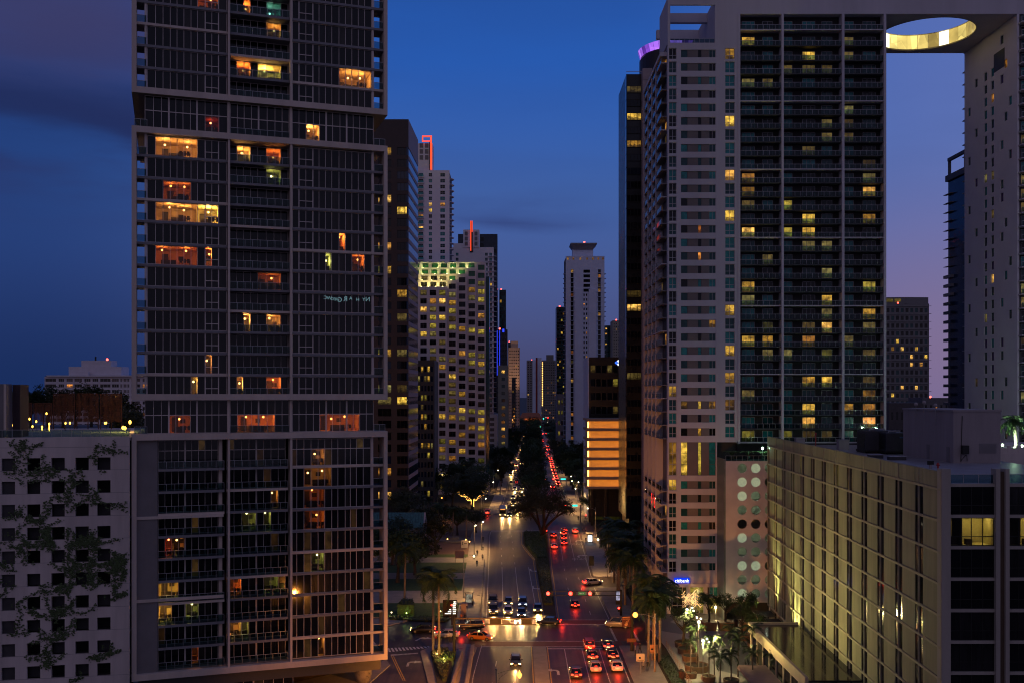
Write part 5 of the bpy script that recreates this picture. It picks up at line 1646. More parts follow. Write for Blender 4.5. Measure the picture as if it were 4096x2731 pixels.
for k in range(nf):
    z = z1 - 3.4 - 3.9 * k
    b = MB(); b.add([(-.03, .04, z), (q_.x - .03, 20, z), (q_.x - .03, 20, z + .1), (-.03, .04, z + .1)], [(0, 3, 2, 1), (0, 1, 2, 3)]); b.build('flank_joint', BLACKM, T)
bx('stone_flank', TANST, T, Wd + .02, l10(2604), -2.5, 18, Zp(2085, Y), Zp(285, Y))
for k in range(22): bx('stone_joint', BLACKM, T, Wd + .02, l10(2604), -2.515, -2.4, Zp(330 + 79 * k, Y), Zp(330 + 79 * k, Y) + .08)
bx('parapet_rail', ALU, T, 0, Wd, 0, .1, z1 + .6, z1 + .75); bx('base', BLK, T, 1, Wd, 2, 20, 0, 8)
# ---- rounded tower with a violet crown
Yc = 335.0
VT = thing('round_tower', 'dark rounded tower with a glowing violet crown band', 'tower', (Xp(2704, Yc), Yc, 0))
Rv = 12.2
zt_ = 155.0
b = MB(); n = 40
b.lathe([(Rv, 0), (Rv, zt_)], 0, 0, n); b.build('wall', mat('brown_black_cladding', (.022, .016, .018), .4, var=.2), VT)
VIO = lit_mat('violet_light_panel', (.30, .08, 1.0), (.55, .22, 1.0), .9, True, .15, .3)
for k in range(n):
    a0, a1 = 2 * math.pi * k / n, 2 * math.pi * (k + 1) / n
    rr0, rr1 = Rv - .3, Rv + .5
    b = MB(); b.add([(r_ * math.cos(a), r_ * math.sin(a), z) for z, r_ in ((zt_ + .8, rr0), (zt_ + 3.2, rr1)) for a in (a0 + .004, a1 - .004)], [(0, 1, 3, 2), (2, 3, 1, 0)])
    b.build('crown_panel', VIO, VT)
b = MB(); b.lathe([(Rv - .6, zt_), (Rv - .6, zt_ + 2.8), (.1, zt_ + 2.9)], 0, 0, n); b.build('crown_core', BLK, VT)
# ---- far right: blue glass tower, far condominium, low blocks
Y = 330.0
T, Wd, z1 = block('glass_tower', 'deep blue glass tower with balcony edges and open roof frame beside the scattered-window tower', 'tower', 3872, 3960, 690, Y, 15, None)
NB_ = mat('deep_blue_glass', (.006, .03, .085), .12, .2, var=.3, scale=.3)
bx('core', NB_, T, 0, Wd, 0, 15, 0, z1)
for k in range(30):
    z = z1 - 4.5 - 3.1 * k
    bx('balcony', SLABD if k < 12 else NAVYG, T, -1.2, -.01, 10.5, 16.2, z - (.15 if k < 9 else 1.0), z)
    bx('floor_band', NAVYG, T, -.06, .0, .1, 10.4, z - .25, z)
    bx('floor_band', NAVYG, T, 0, Wd, -.06, .0, z - .2, z)
bx('roof_slab', DGREY, T, -.8, Wd, -.5, 15.6, z1, z1 + 2)
for q in (2, 14.2): bx('roof_frame', DGREY, T, -.1, .7, q, q + .8, z1 + 2, Zp(605, Y))
bx('roof_frame', DGREY, T, -.2, .8, 0, 15.2, Zp(605, Y), Zp(592, Y))
T, Wd, z1 = simple('condominium', 'distant grey condominium with curved lit roof edge between the white towers', 3540, 3716, 1215, 620, mat('far_condo_grey', (.20, .19, .20), .8, var=.1), 20, 9, .62, .55, (DGLASS2, DGLASS3, TEALD), .13, (LIT_Y, LIT_W), side='R', depth=14, beac=True)
for k in range(21): bx('balcony', mat('far_condo_edge', (.3, .29, .29), .8), T, 0, Wd + 1.3, -.5, -.01, 2 + k * (z1 - 3.5) / 20 - .15, 2 + k * (z1 - 3.5) / 20 + .1)
b = MB(); b.prism([(0, 1), (Wd * .5, -.2), (Wd, 1), (Wd, 8), (0, 8)], z1, z1 + 4); b.build('roof_edge', MATS['far_condo_grey'], T)
for i in range(3): bx('roof_light', LIT_G, T, 1 + i * 5, 5 + i * 5, .1, .3, z1 + 1.2, z1 + 3)
simple('low_block', 'low dark apartment block below the distant condominium', 3555, 3700, 1610, 420, mat('low_brown', (.10, .085, .09), .8, var=.2), 5, 7, .4, .45, (DGLASS, DGLASS2), .08, (LIT_W,), cat='building')
simple('low_block', 'low block with an orange window beside the deep blue tower', 3690, 3800, 1590, 500, mat('low_grey', (.15, .14, .15), .8, var=.2), 6, 5, .4, .45, (DGLASS, DGLASS2), .08, (LIT_O,), cat='building', beac=True)
# mission-roof building at the avenue end
mb = thing('villa', 'orange-lit villa with a tiled gable roof closing the avenue', 'building', (Xp(2080, 1250), 1250, 0))
bw_ = Xp(2166, 1250) - Xp(2080, 1250)
bx('wall', mat('villa_render', (.6, .3, .16), .8), mb, 0, bw_, 0, 14, 0, Zp(1672, 1250)); 
MB().add([(-1, -1, Zp(1672, 1250)), (bw_ + 1, -1, Zp(1672, 1250)), (bw_ + 1, 15, Zp(1672, 1250)), (-1, 15, Zp(1672, 1250)), (3, 7, Zp(1650, 1250)), (bw_ - 3, 7, Zp(1650, 1250))], [(0, 1, 5, 4), (1, 2, 5), (2, 3, 4, 5), (3, 0, 4)]).build('roof', mat('roof_tile', (.3, .1, .05), .8), mb)
light('villa_floodlight', 'SPOT', (bw_ / 2, -8, 6), 5000, (1, .36, .06), mb, .5, 120, (bw_ / 2, 0, 14), .9)
# ================================================================== left: white wall with creepers, roof terrace, hotel beyond
VR = R(10.5)
c_, s_ = math.cos(VR), math.sin(VR)
VX, VY = Xp(517, 135.6), 135.6
VLEN = 26.0
VB = thing('parking_block', 'white parking block with square openings and climbing plants, bottom left', 'building', (VX - c_ * VLEN, VY - s_ * VLEN, 0), VR)


def va(x):
    k = (x - CX) / F
    # point (VX - c t, VY - s t): solve for t
    t_ = (VX - k * VY) / (c_ - k * s_)
    return VLEN - t_


ZV = Zp(1747, 134.5)
vcols = [(va(x - 27), va(x + 27)) for x in (-64, 33, 134, 232, 328, 415)]
vrows = []
for k in range(11):
    zc = Zp(1854, 134.5) - 3.085 * k
    vrows.append((zc - .86, zc + .86))
b = MB(); lattice(b, face_front(), 0, VLEN, 0, ZV, vcols, vrows, .5); b.build('wall', VWALL, VB)
for k in range(12): bx('wall_joint', mat('joint_grey', (.22, .20, .21), .9), VB, 0.01, VLEN - .01, -.004, .01, ZV - 1.35 - 3.085 * k, ZV - 1.31 - 3.085 * k)
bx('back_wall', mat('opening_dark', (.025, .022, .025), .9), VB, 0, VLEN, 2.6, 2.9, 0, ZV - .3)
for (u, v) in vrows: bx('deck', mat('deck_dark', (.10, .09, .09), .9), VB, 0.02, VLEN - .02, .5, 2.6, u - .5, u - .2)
for i, (p, q) in enumerate(vcols):
    for k, (u, v) in enumerate(vrows):
        bx('opening_screen', mat('mesh_screen', (.05, .046, .05), .8, var=.3), VB, p, q, 1.2 if i > 1 else .35, 1.25 if i > 1 else .4, u, v) if (i + k) % 2 or i < 2 else None
bx('roof_deck', VWALL, VB, 0, VLEN, .5, 40, ZV - .5, ZV - .12)
railing(0, VLEN, .25, ZV, 1.05, 1.25, VB)
bx('stair_tower', GREYP, VB, va(-60), va(12), 1.2, 4, ZV - .1, Zp(1535, 134.5))
bx('stair_tower_edge', CONC, VB, va(5), va(13), 1.0, 1.2, ZV - .1, Zp(1535, 134.5))
bx('stair_tower', mat('brown_slats', (.06, .035, .04), .8), VB, va(13), va(44), 4, 8, ZV - .1, Zp(1537, 136))
# ---- creepers: branching stems over the wall with small leaves
LEAF = mat('creeper_leaf', (.06, .09, .03), .7, var=.5, scale=3)
STEM = mat('creeper_stem', (.05, .04, .028), .85, var=.3)
rv = random.Random(3)
MV = VB.matrix_basis.copy()


def creeper(label, seeds, n, spread_, leafn):
    stems, leaves = MB(MV), MB(MV)
    for (sx_, sz_, ln) in seeds:
        x, z = va(sx_), Zp(sz_, 134.5)
        for j in range(n):
            px, pz = x + rv.uniform(-spread_, spread_) * .5, z + rv.uniform(-.6, .6)
            a = rv.uniform(-.6, 3.7)
            pts = [(px, -.05, pz)]
            for s in range(int(ln)):
                a += rv.uniform(-.75, .75)
                if s % 4 == 0: a = a * .6 + rv.choice((.1, 3.0, 1.57)) * .4
                px += math.cos(a) * .34; pz += math.sin(a) * .30
                if not (.1 < px < VLEN - .3 and 3 < pz < ZV - .4): break
                ins = any(p - .05 < px < q + .05 and u < pz < v for (p, q) in vcols for (u, v) in vrows)
                pts.append((px, -.04 - rv.random() * .08, pz))
                if ins and rv.random() < .75: break
                for _ in range(leafn):
                    lx2, lz2 = px + rv.gauss(0, .17), pz + rv.gauss(0, .15); sz = rv.uniform(.07, .17); t2 = rv.uniform(0, 6.28)
                    yq = -.06 - rv.random() * .16; tl = rv.uniform(-.06, .06)
                    leaves.add([(lx2 + sz * math.cos(t2 + q), yq + tl * math.sin(q * 1.0), lz2 + sz * .8 * math.sin(t2 + q)) for q in (0, 1.57, 3.14, 4.71)], [(0, 1, 2, 3)])
            if len(pts) > 2: stems.tube(pts, [.022 - .012 * i / len(pts) for i in range(len(pts))], 3)
    T = thing('climbing_plant', label, 'plant', (0, 0, 0), 0, 'creepers on the white parking block')
    stems.build('stem', STEM, T); leaves.build('leaves', LEAF, T)
    rebase(T, stems.v[0])


creeper('creeper tuft near the top left corner of the white wall', [(95, 1795, 8), (110, 1850, 10), (70, 1900, 12), (140, 1905, 12)], 6, 1.2, 4)
creeper('small creeper framing the top right wall opening', [(378, 1850, 6), (450, 1820, 7), (400, 1875, 8)], 4, .5, 5)
creeper('creeper hanging between the second and third opening rows', [(230, 1890, 12), (290, 1940, 14), (270, 2010, 14), (385, 2000, 12), (440, 2030, 12), (190, 1900, 10), (260, 2040, 14)], 7, 1.6, 4)
creeper('broad creeper over the left side of the white wall', [(60, 2060, 14), (130, 2080, 14), (40, 2150, 14), (180, 2140, 14), (100, 2240, 16), (30, 2260, 12), (150, 2180, 14), (230, 2200, 12)], 10, 2.2, 4)
creeper('dense creeper at mid height on the right of the white wall', [(470, 2270, 12), (420, 2330, 14), (300, 2290, 14), (360, 2340, 14), (450, 2390, 14), (490, 2310, 9), (260, 2360, 14), (340, 2250, 12), (330, 2180, 12)], 11, 2.0, 5)
creeper('low creeper over the lower left of the white wall', [(60, 2400, 14), (140, 2440, 14), (90, 2520, 16), (180, 2560, 14), (230, 2460, 14), (130, 2620, 14), (170, 2680, 12), (290, 2440, 12), (240, 2550, 10), (20, 2340, 12)], 9, 2.2, 4)
creeper('leafy clump hanging below the fourth column openings', [(340, 2160, 5), (345, 2175, 5), (410, 2600, 6), (420, 2615, 6), (330, 2700, 6), (410, 2690, 7)], 8, .5, 9)
# ---- roof terrace
RUST = mat('rust_panel', (.085, .030, .018), .85, var=.35, scale=1.2, emit=None)
for i, (x0, x1, yt) in enumerate(((40, 128, 1609), (134, 208, 1610), (212, 300, 1573), (306, 394, 1572), (400, 488, 1573))):
    Yq = 168.0
    X0, X1 = Xp(x0, Yq), Xp(x1, Yq)
    T = thing('rust_screen', '%s rust-red lattice screen from the left on the roof terrace' % ORD[i], 'screen', (X0, Yq, 37.2), 0, 'rust screens on the terrace')
    hgt = Zp(yt, Yq) - 37.2; w = X1 - X0
    b = MB()
    for q in (0, w / 2, w - .12): b.box(q, q + .12, 0, .12, 0, hgt)
    for f_ in range(4): b.box(0.001, w - .001, .003, .115, hgt * f_ / 3 - (.12 if f_ == 3 else 0), hgt * f_ / 3 + (.0 if f_ == 3 else .12))
    b.build('frame', RUST, T)
    for q in range(int(w / .16)):
        pass
    b = MB()
    for q in range(int(w / .2)): b.box(q * .2, q * .2 + .13, .13, .16, 1.9, hgt - .02)
    b.build('slats', RUST, T)
terr = MB().box(-130, -50, 150, 215, 36.7, 37.2).build('roof_terrace', mat('terrace_deck', (.12, .09, .07), .6, var=.2)); struct(terr)
LAN = glow('lantern_yellow', (1, .55, .07), 5.0)
rl_ = random.Random(8)
lanx = [15, 24, 33, 52, 72, 90, 106, 118, 130, 145, 168, 186, 197, 262, 280, 420, 425, 492, 500, 520]
for i, x in enumerate(lanx):
    Yq = rl_.uniform(158, 166) if x < 480 else 156
    z = 37.2
    p = (Xp(x, Yq), Yq, z)
    T = thing('lantern', '%s yellow terrace lantern counted from the left edge' % ORD[i], 'lantern', p, 0, 'lanterns on the roof terrace')
    hgt = 1.2 + rl_.random() * 1.1 + (1.2 if i in (4, 7, 11) else 0)
    MB().tube([(0, 0, 0), (0, 0, hgt)], .04, 5).build('post', BLACKM, T)
    if i in (6, 10, 12): MB().lathe([(.06, hgt * .35), (.09, hgt * .6), (.06, hgt)], n=6).build('flame_tube', LAN, T)
    MB().ball((0, 0, hgt), .14 if x < 480 else .22, 0, 8, 5, 1.5).build('bulb', LAN, T)
light('terrace_glow', 'POINT', (Xp(500, 156), 155.5, 40.3), 900, (1, .6, .12), None, .25)
bh = thing('white_bench', 'white slatted bench with arched back on the roof terrace', 'bench', (Xp(84, 152), 152, 37.2))
for q in range(12):
    bx('slat', VWALL, bh, -1.1 + q * .19, -1.02 + q * .19, .0, .06, .45, 1.15 + .35 * math.sin(math.pi * (q + .5) / 12))
bx('seat', VWALL, bh, -1.15, 1.2, -.5, .0, .40, .46)
for q in (-1.1, 1.05): bx('leg', VWALL, bh, q, q + .08, -.5, .0, 0, .4)
cone = thing('traffic_cone', 'small red cone on the terrace beside the tower', 'cone', (Xp(541, 150), 150, 37.2))
MB().lathe([(.22, .05), (.04, .85)], n=10).build('body', mat('cone_red', (.5, .04, .02), .6), cone); bx('base', MATS['cone_red'], cone, -.25, .25, -.25, .25, 0, .05)
# ---- far white hotel
Y = 450.0
T, Wd, z1 = block('hotel', 'distant long white hotel with stepped penthouse beyond the roof terrace', 'building', 178, 640, 1500, Y, 16, CORE)
l11 = lambda x: Xp(x, Y) - Xp(178, Y)
HW = mat('hotel_white', (.62, .60, .68), .8, var=.06)
xs = [(l11(a), l11(b_)) for a, b_ in ((181, 224), (234, 256), (266, 291), (297, 328), (337, 362), (370, 393), (400, 442), (447, 475), (481, 489), (494, 506), (509, 517), (525, 560), (570, 600))]
zs = [(z1 - 3.1 - 2.55 * k + .2, z1 - 3.1 - 2.55 * k + 1.7) for k in range(10)]
facade(T, face_front(), Wd, 0, z1 - .6, xs, zs, HW, rngB, (DGLASS2, DGLASS3, GREYW), .12, (LIT_W, LIT_O, LIT_D), 3, 1, FRM, .4, .1)
bx('roof_overhang', HW, T, l11(190), Wd, -1, 16, z1 - .6, z1)
bx('penthouse', HW, T, l11(263), l11(475), 3, 12, z1, Zp(1465, Y)); bx('penthouse', HW, T, l11(310), l11(430), 4, 11, Zp(1465, Y), Zp(1440, Y)); bx('penthouse', HW, T, l11(312), l11(350), 1, 3, z1, z1 + 1.6)
MB().tube([(l11(364), 5, Zp(1440, Y)), (l11(364), 5, Zp(1424, Y))], .35, 6).build('chimney', BLACKM, T); beacon(T, l11(411), 5, Zp(1440, Y))
# ================================================================== trees
rt = random.Random(77)
LEAFM = [mat('foliage_dark', (.020, .038, .012), .7, var=.5, scale=1.2), mat('foliage_green', (.035, .065, .016), .7, var=.5, scale=1.2), mat('foliage_olive', (.045, .05, .016), .7, var=.5, scale=1.2)]
BARK = mat('bark', (.055, .042, .032), .9, var=.3, scale=3)
PBARK = mat('palm_bark', (.20, .16, .13), .85, var=.25, scale=3)


def crown_mesh(seed, nclump, nleaf, leaf, m, flat=.75):
    r = random.Random(seed); b = MB()
    for c in range(nclump):
        while True:
            p = Vector((r.uniform(-1, 1), r.uniform(-1, 1), r.uniform(-1, 1)))
            if .25 < p.length < 1 and not (p.z < -.55): break
        p *= r.uniform(.75, 1.08); p.z *= flat
        cr = r.uniform(.16, .34)
        for i in range(nleaf):
            d = Vector((r.gauss(0, 1), r.gauss(0, 1), r.gauss(0, .7))).normalized() * cr * r.random() ** .4
            q = p + d; s = leaf * r.uniform(.6, 1.4)
            u = Vector((r.gauss(0, 1), r.gauss(0, 1), r.gauss(0, .6))).normalized(); w = u.orthogonal().normalized()
            b.add([q - u * s, q + w * s * .5, q + u * s, q - w * s * .5], [(0, 1, 2, 3)])
    return b.mesh('crown', m)


def trunk_mesh(seed, nl=6, hgt=1.0):
    """unit tree: crown centre at z=1, crown radius .62; limbs fan into the crown"""
    r = random.Random(seed); b = MB()
    b.tube([(0, 0, 0), (.01, .02, .2), (.03, 0, .42), (.02, .01, .62)], [.075, .05, .042, .036], 7)
    for i in range(nl):
        a = i * 6.28 / nl + r.uniform(-.4, .4); e = r.uniform(.25, .5)
        z0 = r.uniform(.35, .6)
        b.tube([(.02, 0, z0), (math.cos(a) * e * .5, math.sin(a) * e * .5, z0 + .22), (math.cos(a) * e, math.sin(a) * e, z0 + .5)], [.03, .02, .008], 5)
    return b.mesh('trunk', BARK)


CROWNS = [crown_mesh(i, 46, 70, .055, LEAFM[i % 3]) for i in range(6)]
TRUNKS = [trunk_mesh(i) for i in range(4)]


def tree(loc, hgt, rad, label, group=None, name='tree', v=None):
    T = thing(name, label, 'tree', loc, rt.uniform(0, 6.28), group)
    v = rt.randrange(6) if v is None else v
    ch = hgt - rad * .72
    obj('trunk', TRUNKS[v % 4], T, Matrix.Diagonal((ch * .95, ch * .95, ch, 1)))
    obj('crown', CROWNS[v], T, Matrix.Translation((0, 0, ch)) @ Matrix.Diagonal((rad, rad, rad, 1)))
    return T


# the great spreading tree in the median (built by hand)
p = G(2166, 2150)
BT = thing('spreading_tree', 'large dark spreading tree with forked trunk standing in the median', 'tree', tuple(p))
b = MB()
limbs = [([(0, 0, 0), (.2, 0, 1.6), (-.8, .3, 4), (-3.2, .6, 7.5), (-6, 1, 10.5), (-8, 1, 12)], [.75, .55, .45, .34, .2, .06]),
         ([(.2, 0, 1.2), (.8, 0, 4.2), (.6, .4, 8), (1.2, .3, 12), (1.0, 0, 16)], [.6, .5, .4, .26, .06]),
         ([(.3, 0, 1.2), (1.8, .2, 3.8), (4.2, 0, 6.2), (7, .4, 8), (9.4, .3, 9.6)], [.5, .42, .34, .22, .06]),
         ([(.7, .2, 4), (2.6, 1.5, 8), (4.2, 2, 12), (5, 2, 14)], [.34, .28, .18, .06]), ([(-.6, .2, 3.6), (-1.5, -1.5, 8), (-2.4, -2.4, 13)], [.34, .24, .06]),
         ([(-3.2, .6, 7.5), (-5.8, -1.5, 8.5), (-8.5, -2, 9)], [.24, .16, .05]), ([(4.2, 0, 6.2), (6.2, -1.6, 9.6), (7.4, -2, 12)], [.24, .16, .05])]
for pts, rd in limbs: b.tube(pts, rd, 7)
b.build('trunk', BARK, BT, True)
r_ = random.Random(9); b = MB()
for c in range(200):
    a, q = r_.uniform(0, 6.28), r_.random() ** .5
    cx_, cy_ = math.cos(a) * 9.2 * q, math.sin(a) * 8.0 * q
    top = 17.5 - 7.5 * q * q
    cz = r_.uniform(max(7.5, top - 6.5), top)
    if abs(cx_ - .8) < 2 and cz < 10 and cy_ < 0: continue
    cr = r_.uniform(1.0, 2.0)
    for i in range(74):
        d = Vector((r_.gauss(0, 1), r_.gauss(0, 1), r_.gauss(0, .6))).normalized() * cr * r_.random() ** .45
        s = r_.uniform(.13, .30); u = Vector((r_.gauss(0, 1), r_.gauss(0, 1), r_.gauss(0, .6))).normalized(); w = u.orthogonal().normalized(); o = Vector((cx_, cy_, cz)) + d
        b.add([o - u * s, o + w * s * .55, o + u * s, o - w * s * .55], [(0, 1, 2, 3)])
b.build('crown', LEAFM[2], BT)

# trees by where their foot stands (photo px), height, crown radius
MED = 'trees along the median'
mt = [(372, 15, 6.5), (388, 17, 7), (402, 15.5, 6.5), (416, 16, 6.5), (462, 16, 6.5), (478, 17, 7.5), (495, 18, 7), (512, 17, 7.5), (530, 18, 7.5), (550, 17, 7), (572, 18, 8), (600, 17, 7.5), (632, 18, 8), (668, 17, 7.5), (705, 18, 8), (745, 17, 8), (795, 18, 8), (850, 17, 8), (960, 18, 9), (1020, 18, 9), (1090, 18, 9)]
for i, (Y, h_, r) in enumerate(mt):
    X = (LR(Y) + RL(Y)) / 2 - 1.2; r = r - .8
    tree((X + rt.uniform(-1, 1), Y, .1), h_, r, '%s dark tree down the median beyond the second crossing' % ORD[i], MED, 'street_tree')
lt = [(375, -15, 12, 5.5), (385, -23, 11, 5), (398, -17, 13, 6.5), (408, -27, 12, 6), (420, -14, 13, 6), (428, -22, 14, 6.5), (470, -10, 12, 5), (490, -8, 13, 5.5), (515, -16, 15, 6), (545, -9, 13, 5.5), (580, -7, 13, 5.5), (620, -6, 14, 6), (660, -5, 14, 6), (700, -4, 14, 6), (745, -3, 14, 6), (800, 0, 15, 7), (860, 2, 15, 7), (930, 3, 15, 7), (1010, 5, 16, 8), (1100, 6, 16, 8)]
for i, (Y, X, h_, r) in enumerate(lt):
    tree((min(X, LL(Y) - 3.5) if Y < 460 else LL(Y) - 3.0, Y, .1), h_ + 1, r + .6, '%s tree along the left pavement past the second crossing' % ORD[i], 'trees on the left pavement', 'street_tree')
rtt = [(352, 6, 8, 3.6), (362, 9, 9, 4.2), (380, 7, 9, 3.8), (402, 8, 13, 6), (425, 10, 14, 6.5), (455, 7, 13, 5.5), (475, 11, 15, 7), (500, 7, 14, 6), (530, 9, 15, 6.5), (565, 7, 14, 6), (600, 9, 15, 7), (645, 8, 15, 7), (690, 9, 15, 7), (740, 9, 16, 7.5), (800, 8, 15, 7), (870, 9, 16, 8), (950, 9, 16, 8), (1040, 8, 16, 8)]
for i, (Y, off, h_, r) in enumerate(rtt):
    tree((RR(Y) + (off if Y < 440 else 4.2), Y, .1), h_ + 1, r + .6, '%s tree along the right pavement past the second crossing' % ORD[i], 'trees on the right pavement', 'street_tree')
for i in range(22):
    Y = 470 + i * 17 + (i % 3) * 4
    tree((LL(Y) - 11 - (i % 3) * 3, Y, .1), 14 + i % 4, 6.5 + (i % 2), '%s tree in the back row behind the left pavement' % ORD[i], 'back row trees left of the avenue', 'street_tree')
    tree((RR(Y) + 12 + (i % 3) * 3, Y + 8, .1), 14 + (i + 2) % 4, 6.5 + (i % 2), '%s tree in the back row behind the right pavement' % ORD[i], 'back row trees right of the avenue', 'street_tree')
# church garden on the left
for i, (x, y, h_, r, d) in enumerate(((1590, 2330, 13, 6.5, 'tall dark tree at the church garden corner by the tower'), (1660, 2300, 11, 5.5, 'dark round tree in front of the church gable'), (1570, 2260, 12, 6, 'dark tree hiding the church side wall'),
                                      (1742, 2215, 10, 4.2, 'slim tree beside the church gable'), (1700, 2170, 11, 4.5, 'tree behind the church roof end'), (1620, 2110, 13, 6, 'tree before the brown tower lobby'), (1830, 2140, 9, 4, 'small tree beyond the fountain court'),
                                      (1760, 2120, 9, 4, 'small tree left of the fountain court'), (1905, 2130, 7, 3, 'low tree beside the pavement at the second crossing'), (1640, 2250, 9, 4.5, 'bushy tree under the church eaves'))):
    q = G(x, y); tree((q.x, q.y, .12), h_, r, d, None, 'garden_tree')
q = G(1890, 2030)
FT = tree((q.x, q.y, .12), 13, 6.5, 'dark tree with its trunk and boughs wound with fairy lights', None, 'garden_tree', 1)
FL = glow('fairy_light', (1, .46, .08), 9.0)
b = MB()
for j in range(9):
    a = j * .7
    for k in range(14):
        f_ = k / 13; b.ball((math.cos(a) * 6.2 * f_ ** 1.1, math.sin(a) * 3 * f_, 2.6 + 3.4 * f_ ** 1.7 + .3 * math.sin(k)), .075, 0, 5, 4)
for k in range(60): b.ball((.55 * math.cos(k * .9), .55 * math.sin(k * .9), .4 + k * .045), .07, 0, 5, 4)
b.build('fairy_lights', FL, FT)
# terrace trees (upper left)
for i, (x, yt, Y, r) in enumerate(((190, 1542, 200, 4.2), (120, 1566, 198, 3.4), (300, 1556, 205, 3.2), (365, 1536, 200, 4.6), (250, 1572, 196, 3.5), (440, 1565, 190, 4.0), (480, 1585, 186, 4.2), (520, 1625, 182, 3.6), (60, 1572, 200, 3.6), (500, 1660, 176, 2.6), (20, 1640, 185, 3))):
    z = 36.9; tree((Xp(x, Y), Y, z), Zp(yt, Y) - z, r, '%s dark tree behind the terrace screens' % ORD[i], 'trees behind the roof terrace', 'garden_tree')

# ------------------------------------------------------------------ palms
FROND = []
for sd in range(3):
    r = random.Random(40 + sd); b = MB(); n = 11
    pts = [Vector((0, 0, 0))]; a = .75
    for k in range(n):
        a -= .165 + .012 * k; pts.append(pts[-1] + Vector((math.cos(a), 0, math.sin(a))) * .105)
    b.tube(pts, [.012 - .0009 * k for k in range(n + 1)], 3)
    for k in range(1, n + 1):
        for sg in (-1, 1):
            for h2 in (0, .5):
                o = pts[k] - (pts[k] - pts[k - 1]) * h2; l = (.34 * math.sin(math.pi * (k - h2 + .8) / (n + 2.2)) + .05) * r.uniform(.85, 1.1)
                tip = o + Vector((.12, sg * l * .8, -l * r.uniform(.35, .75)))
                w = Vector((.028, 0, 0))
                b.add([o - w * .5, o + w, tip + w * .4, tip], [(0, 1, 2, 3)])
    FROND.append(b.mesh('frond', mat('palm_leaf', (.03, .06, .015), .6, var=.4, scale=2)))


def palm(loc, hgt, fl, label, group, nf=15, lean=0.0, rad=.2, name='palm_tree'):
    T = thing(name, label, 'palm', loc, rt.uniform(0, 6.28), group)
    b = MB(); b.tube([(0, 0, 0), (lean * .2, 0, hgt * .3), (lean * .55, 0, hgt * .65), (lean, 0, hgt)], [rad * 1.35, rad, rad * 1.05, rad * .65], 8)
    b.build('trunk', PBARK, T, True)
    for k in range(nf):
        el = R(rt.uniform(-28, 48)) if k > 3 else R(rt.uniform(40, 72))
        M = Matrix.Translation((lean, 0, hgt - .05)) @ Matrix.Rotation(k * 2.4 + rt.uniform(-.2, .2), 4, 'Z') @ Matrix.Rotation(-el + .2, 4, 'Y') @ Matrix.Scale(fl * rt.uniform(.85, 1.1), 4)
        obj('frond', FROND[k % 3], T, M)
    return T


pg = 'tall palms along the right kerb'
pp = [(2594, 2662, 11, 2), (2612, 2640, 11, 1), (2640, 2652, 11.5, 0), (2640, 2590, 11, 0), (2616, 2555, 10.5, 0), (2585, 2560, 10.5, 0)]
for i, (x, y, h_, ln) in enumerate(pp):
    q = G(x, y); palm((q.x, q.y, .15), h_ - 1, 3.6, '%s palm from the bottom in the bed beside the plaza rail' % ORD[i], pg, 17, .2)
pp = [(2500, 2420, 10), (2530, 2440, 10.5), (2478, 2400, 10), (2505, 2375, 11), (2470, 2360, 10.5), (2540, 2380, 11), (2455, 2330, 10), (2490, 2310, 10.5), (2520, 2330, 11), (2440, 2290, 10), (2475, 2270, 10.5), (2430, 2255, 10), (2455, 2235, 10), (2510, 2270, 11), (2545, 2340, 11)]
for i, (x, y, h_) in enumerate(pp):
    q = G(x, y); palm((max(q.x, RR(q.y) + 2.5), q.y, .15), h_ - 1, 3.7, '%s kerbside palm beyond the first crossing before the white tower' % ORD[i], pg, 18, .25)
# island palms and garden palms on the left
for i, (x, y, h_, d) in enumerate(((1733, 2616, 12.5, 'left one of the twin palms on the traffic island'), (1757, 2636, 12.5, 'right one of the twin palms on the traffic island'), (1618, 2430, 11.5, 'single tall palm on the hedge mound by the tower'),
                                   (1690, 2060, 6, 'pale lit short palm beside the brown tower lobby'), (1712, 2065, 5.5, 'second pale lit short palm beside the lobby'), (1752, 2130, 8, 'palm behind the church gable'), (1810, 2150, 8, 'palm left of the fountain court'), (1865, 2160, 8, 'palm right of the fountain court'), (1795, 1990, 12, 'palm in front of the grid office podium'),
                                   (1840, 1985, 13, 'broad palm beside the grid office podium'), (1880, 1975, 13, 'tall palm beside the ribbed canopy'))):
    q = G(x, y); palm((q.x, q.y, .15), h_, 3.8 if h_ > 11 else 2.6, d, None, 18, .3)
# hedges, flower bed in the median


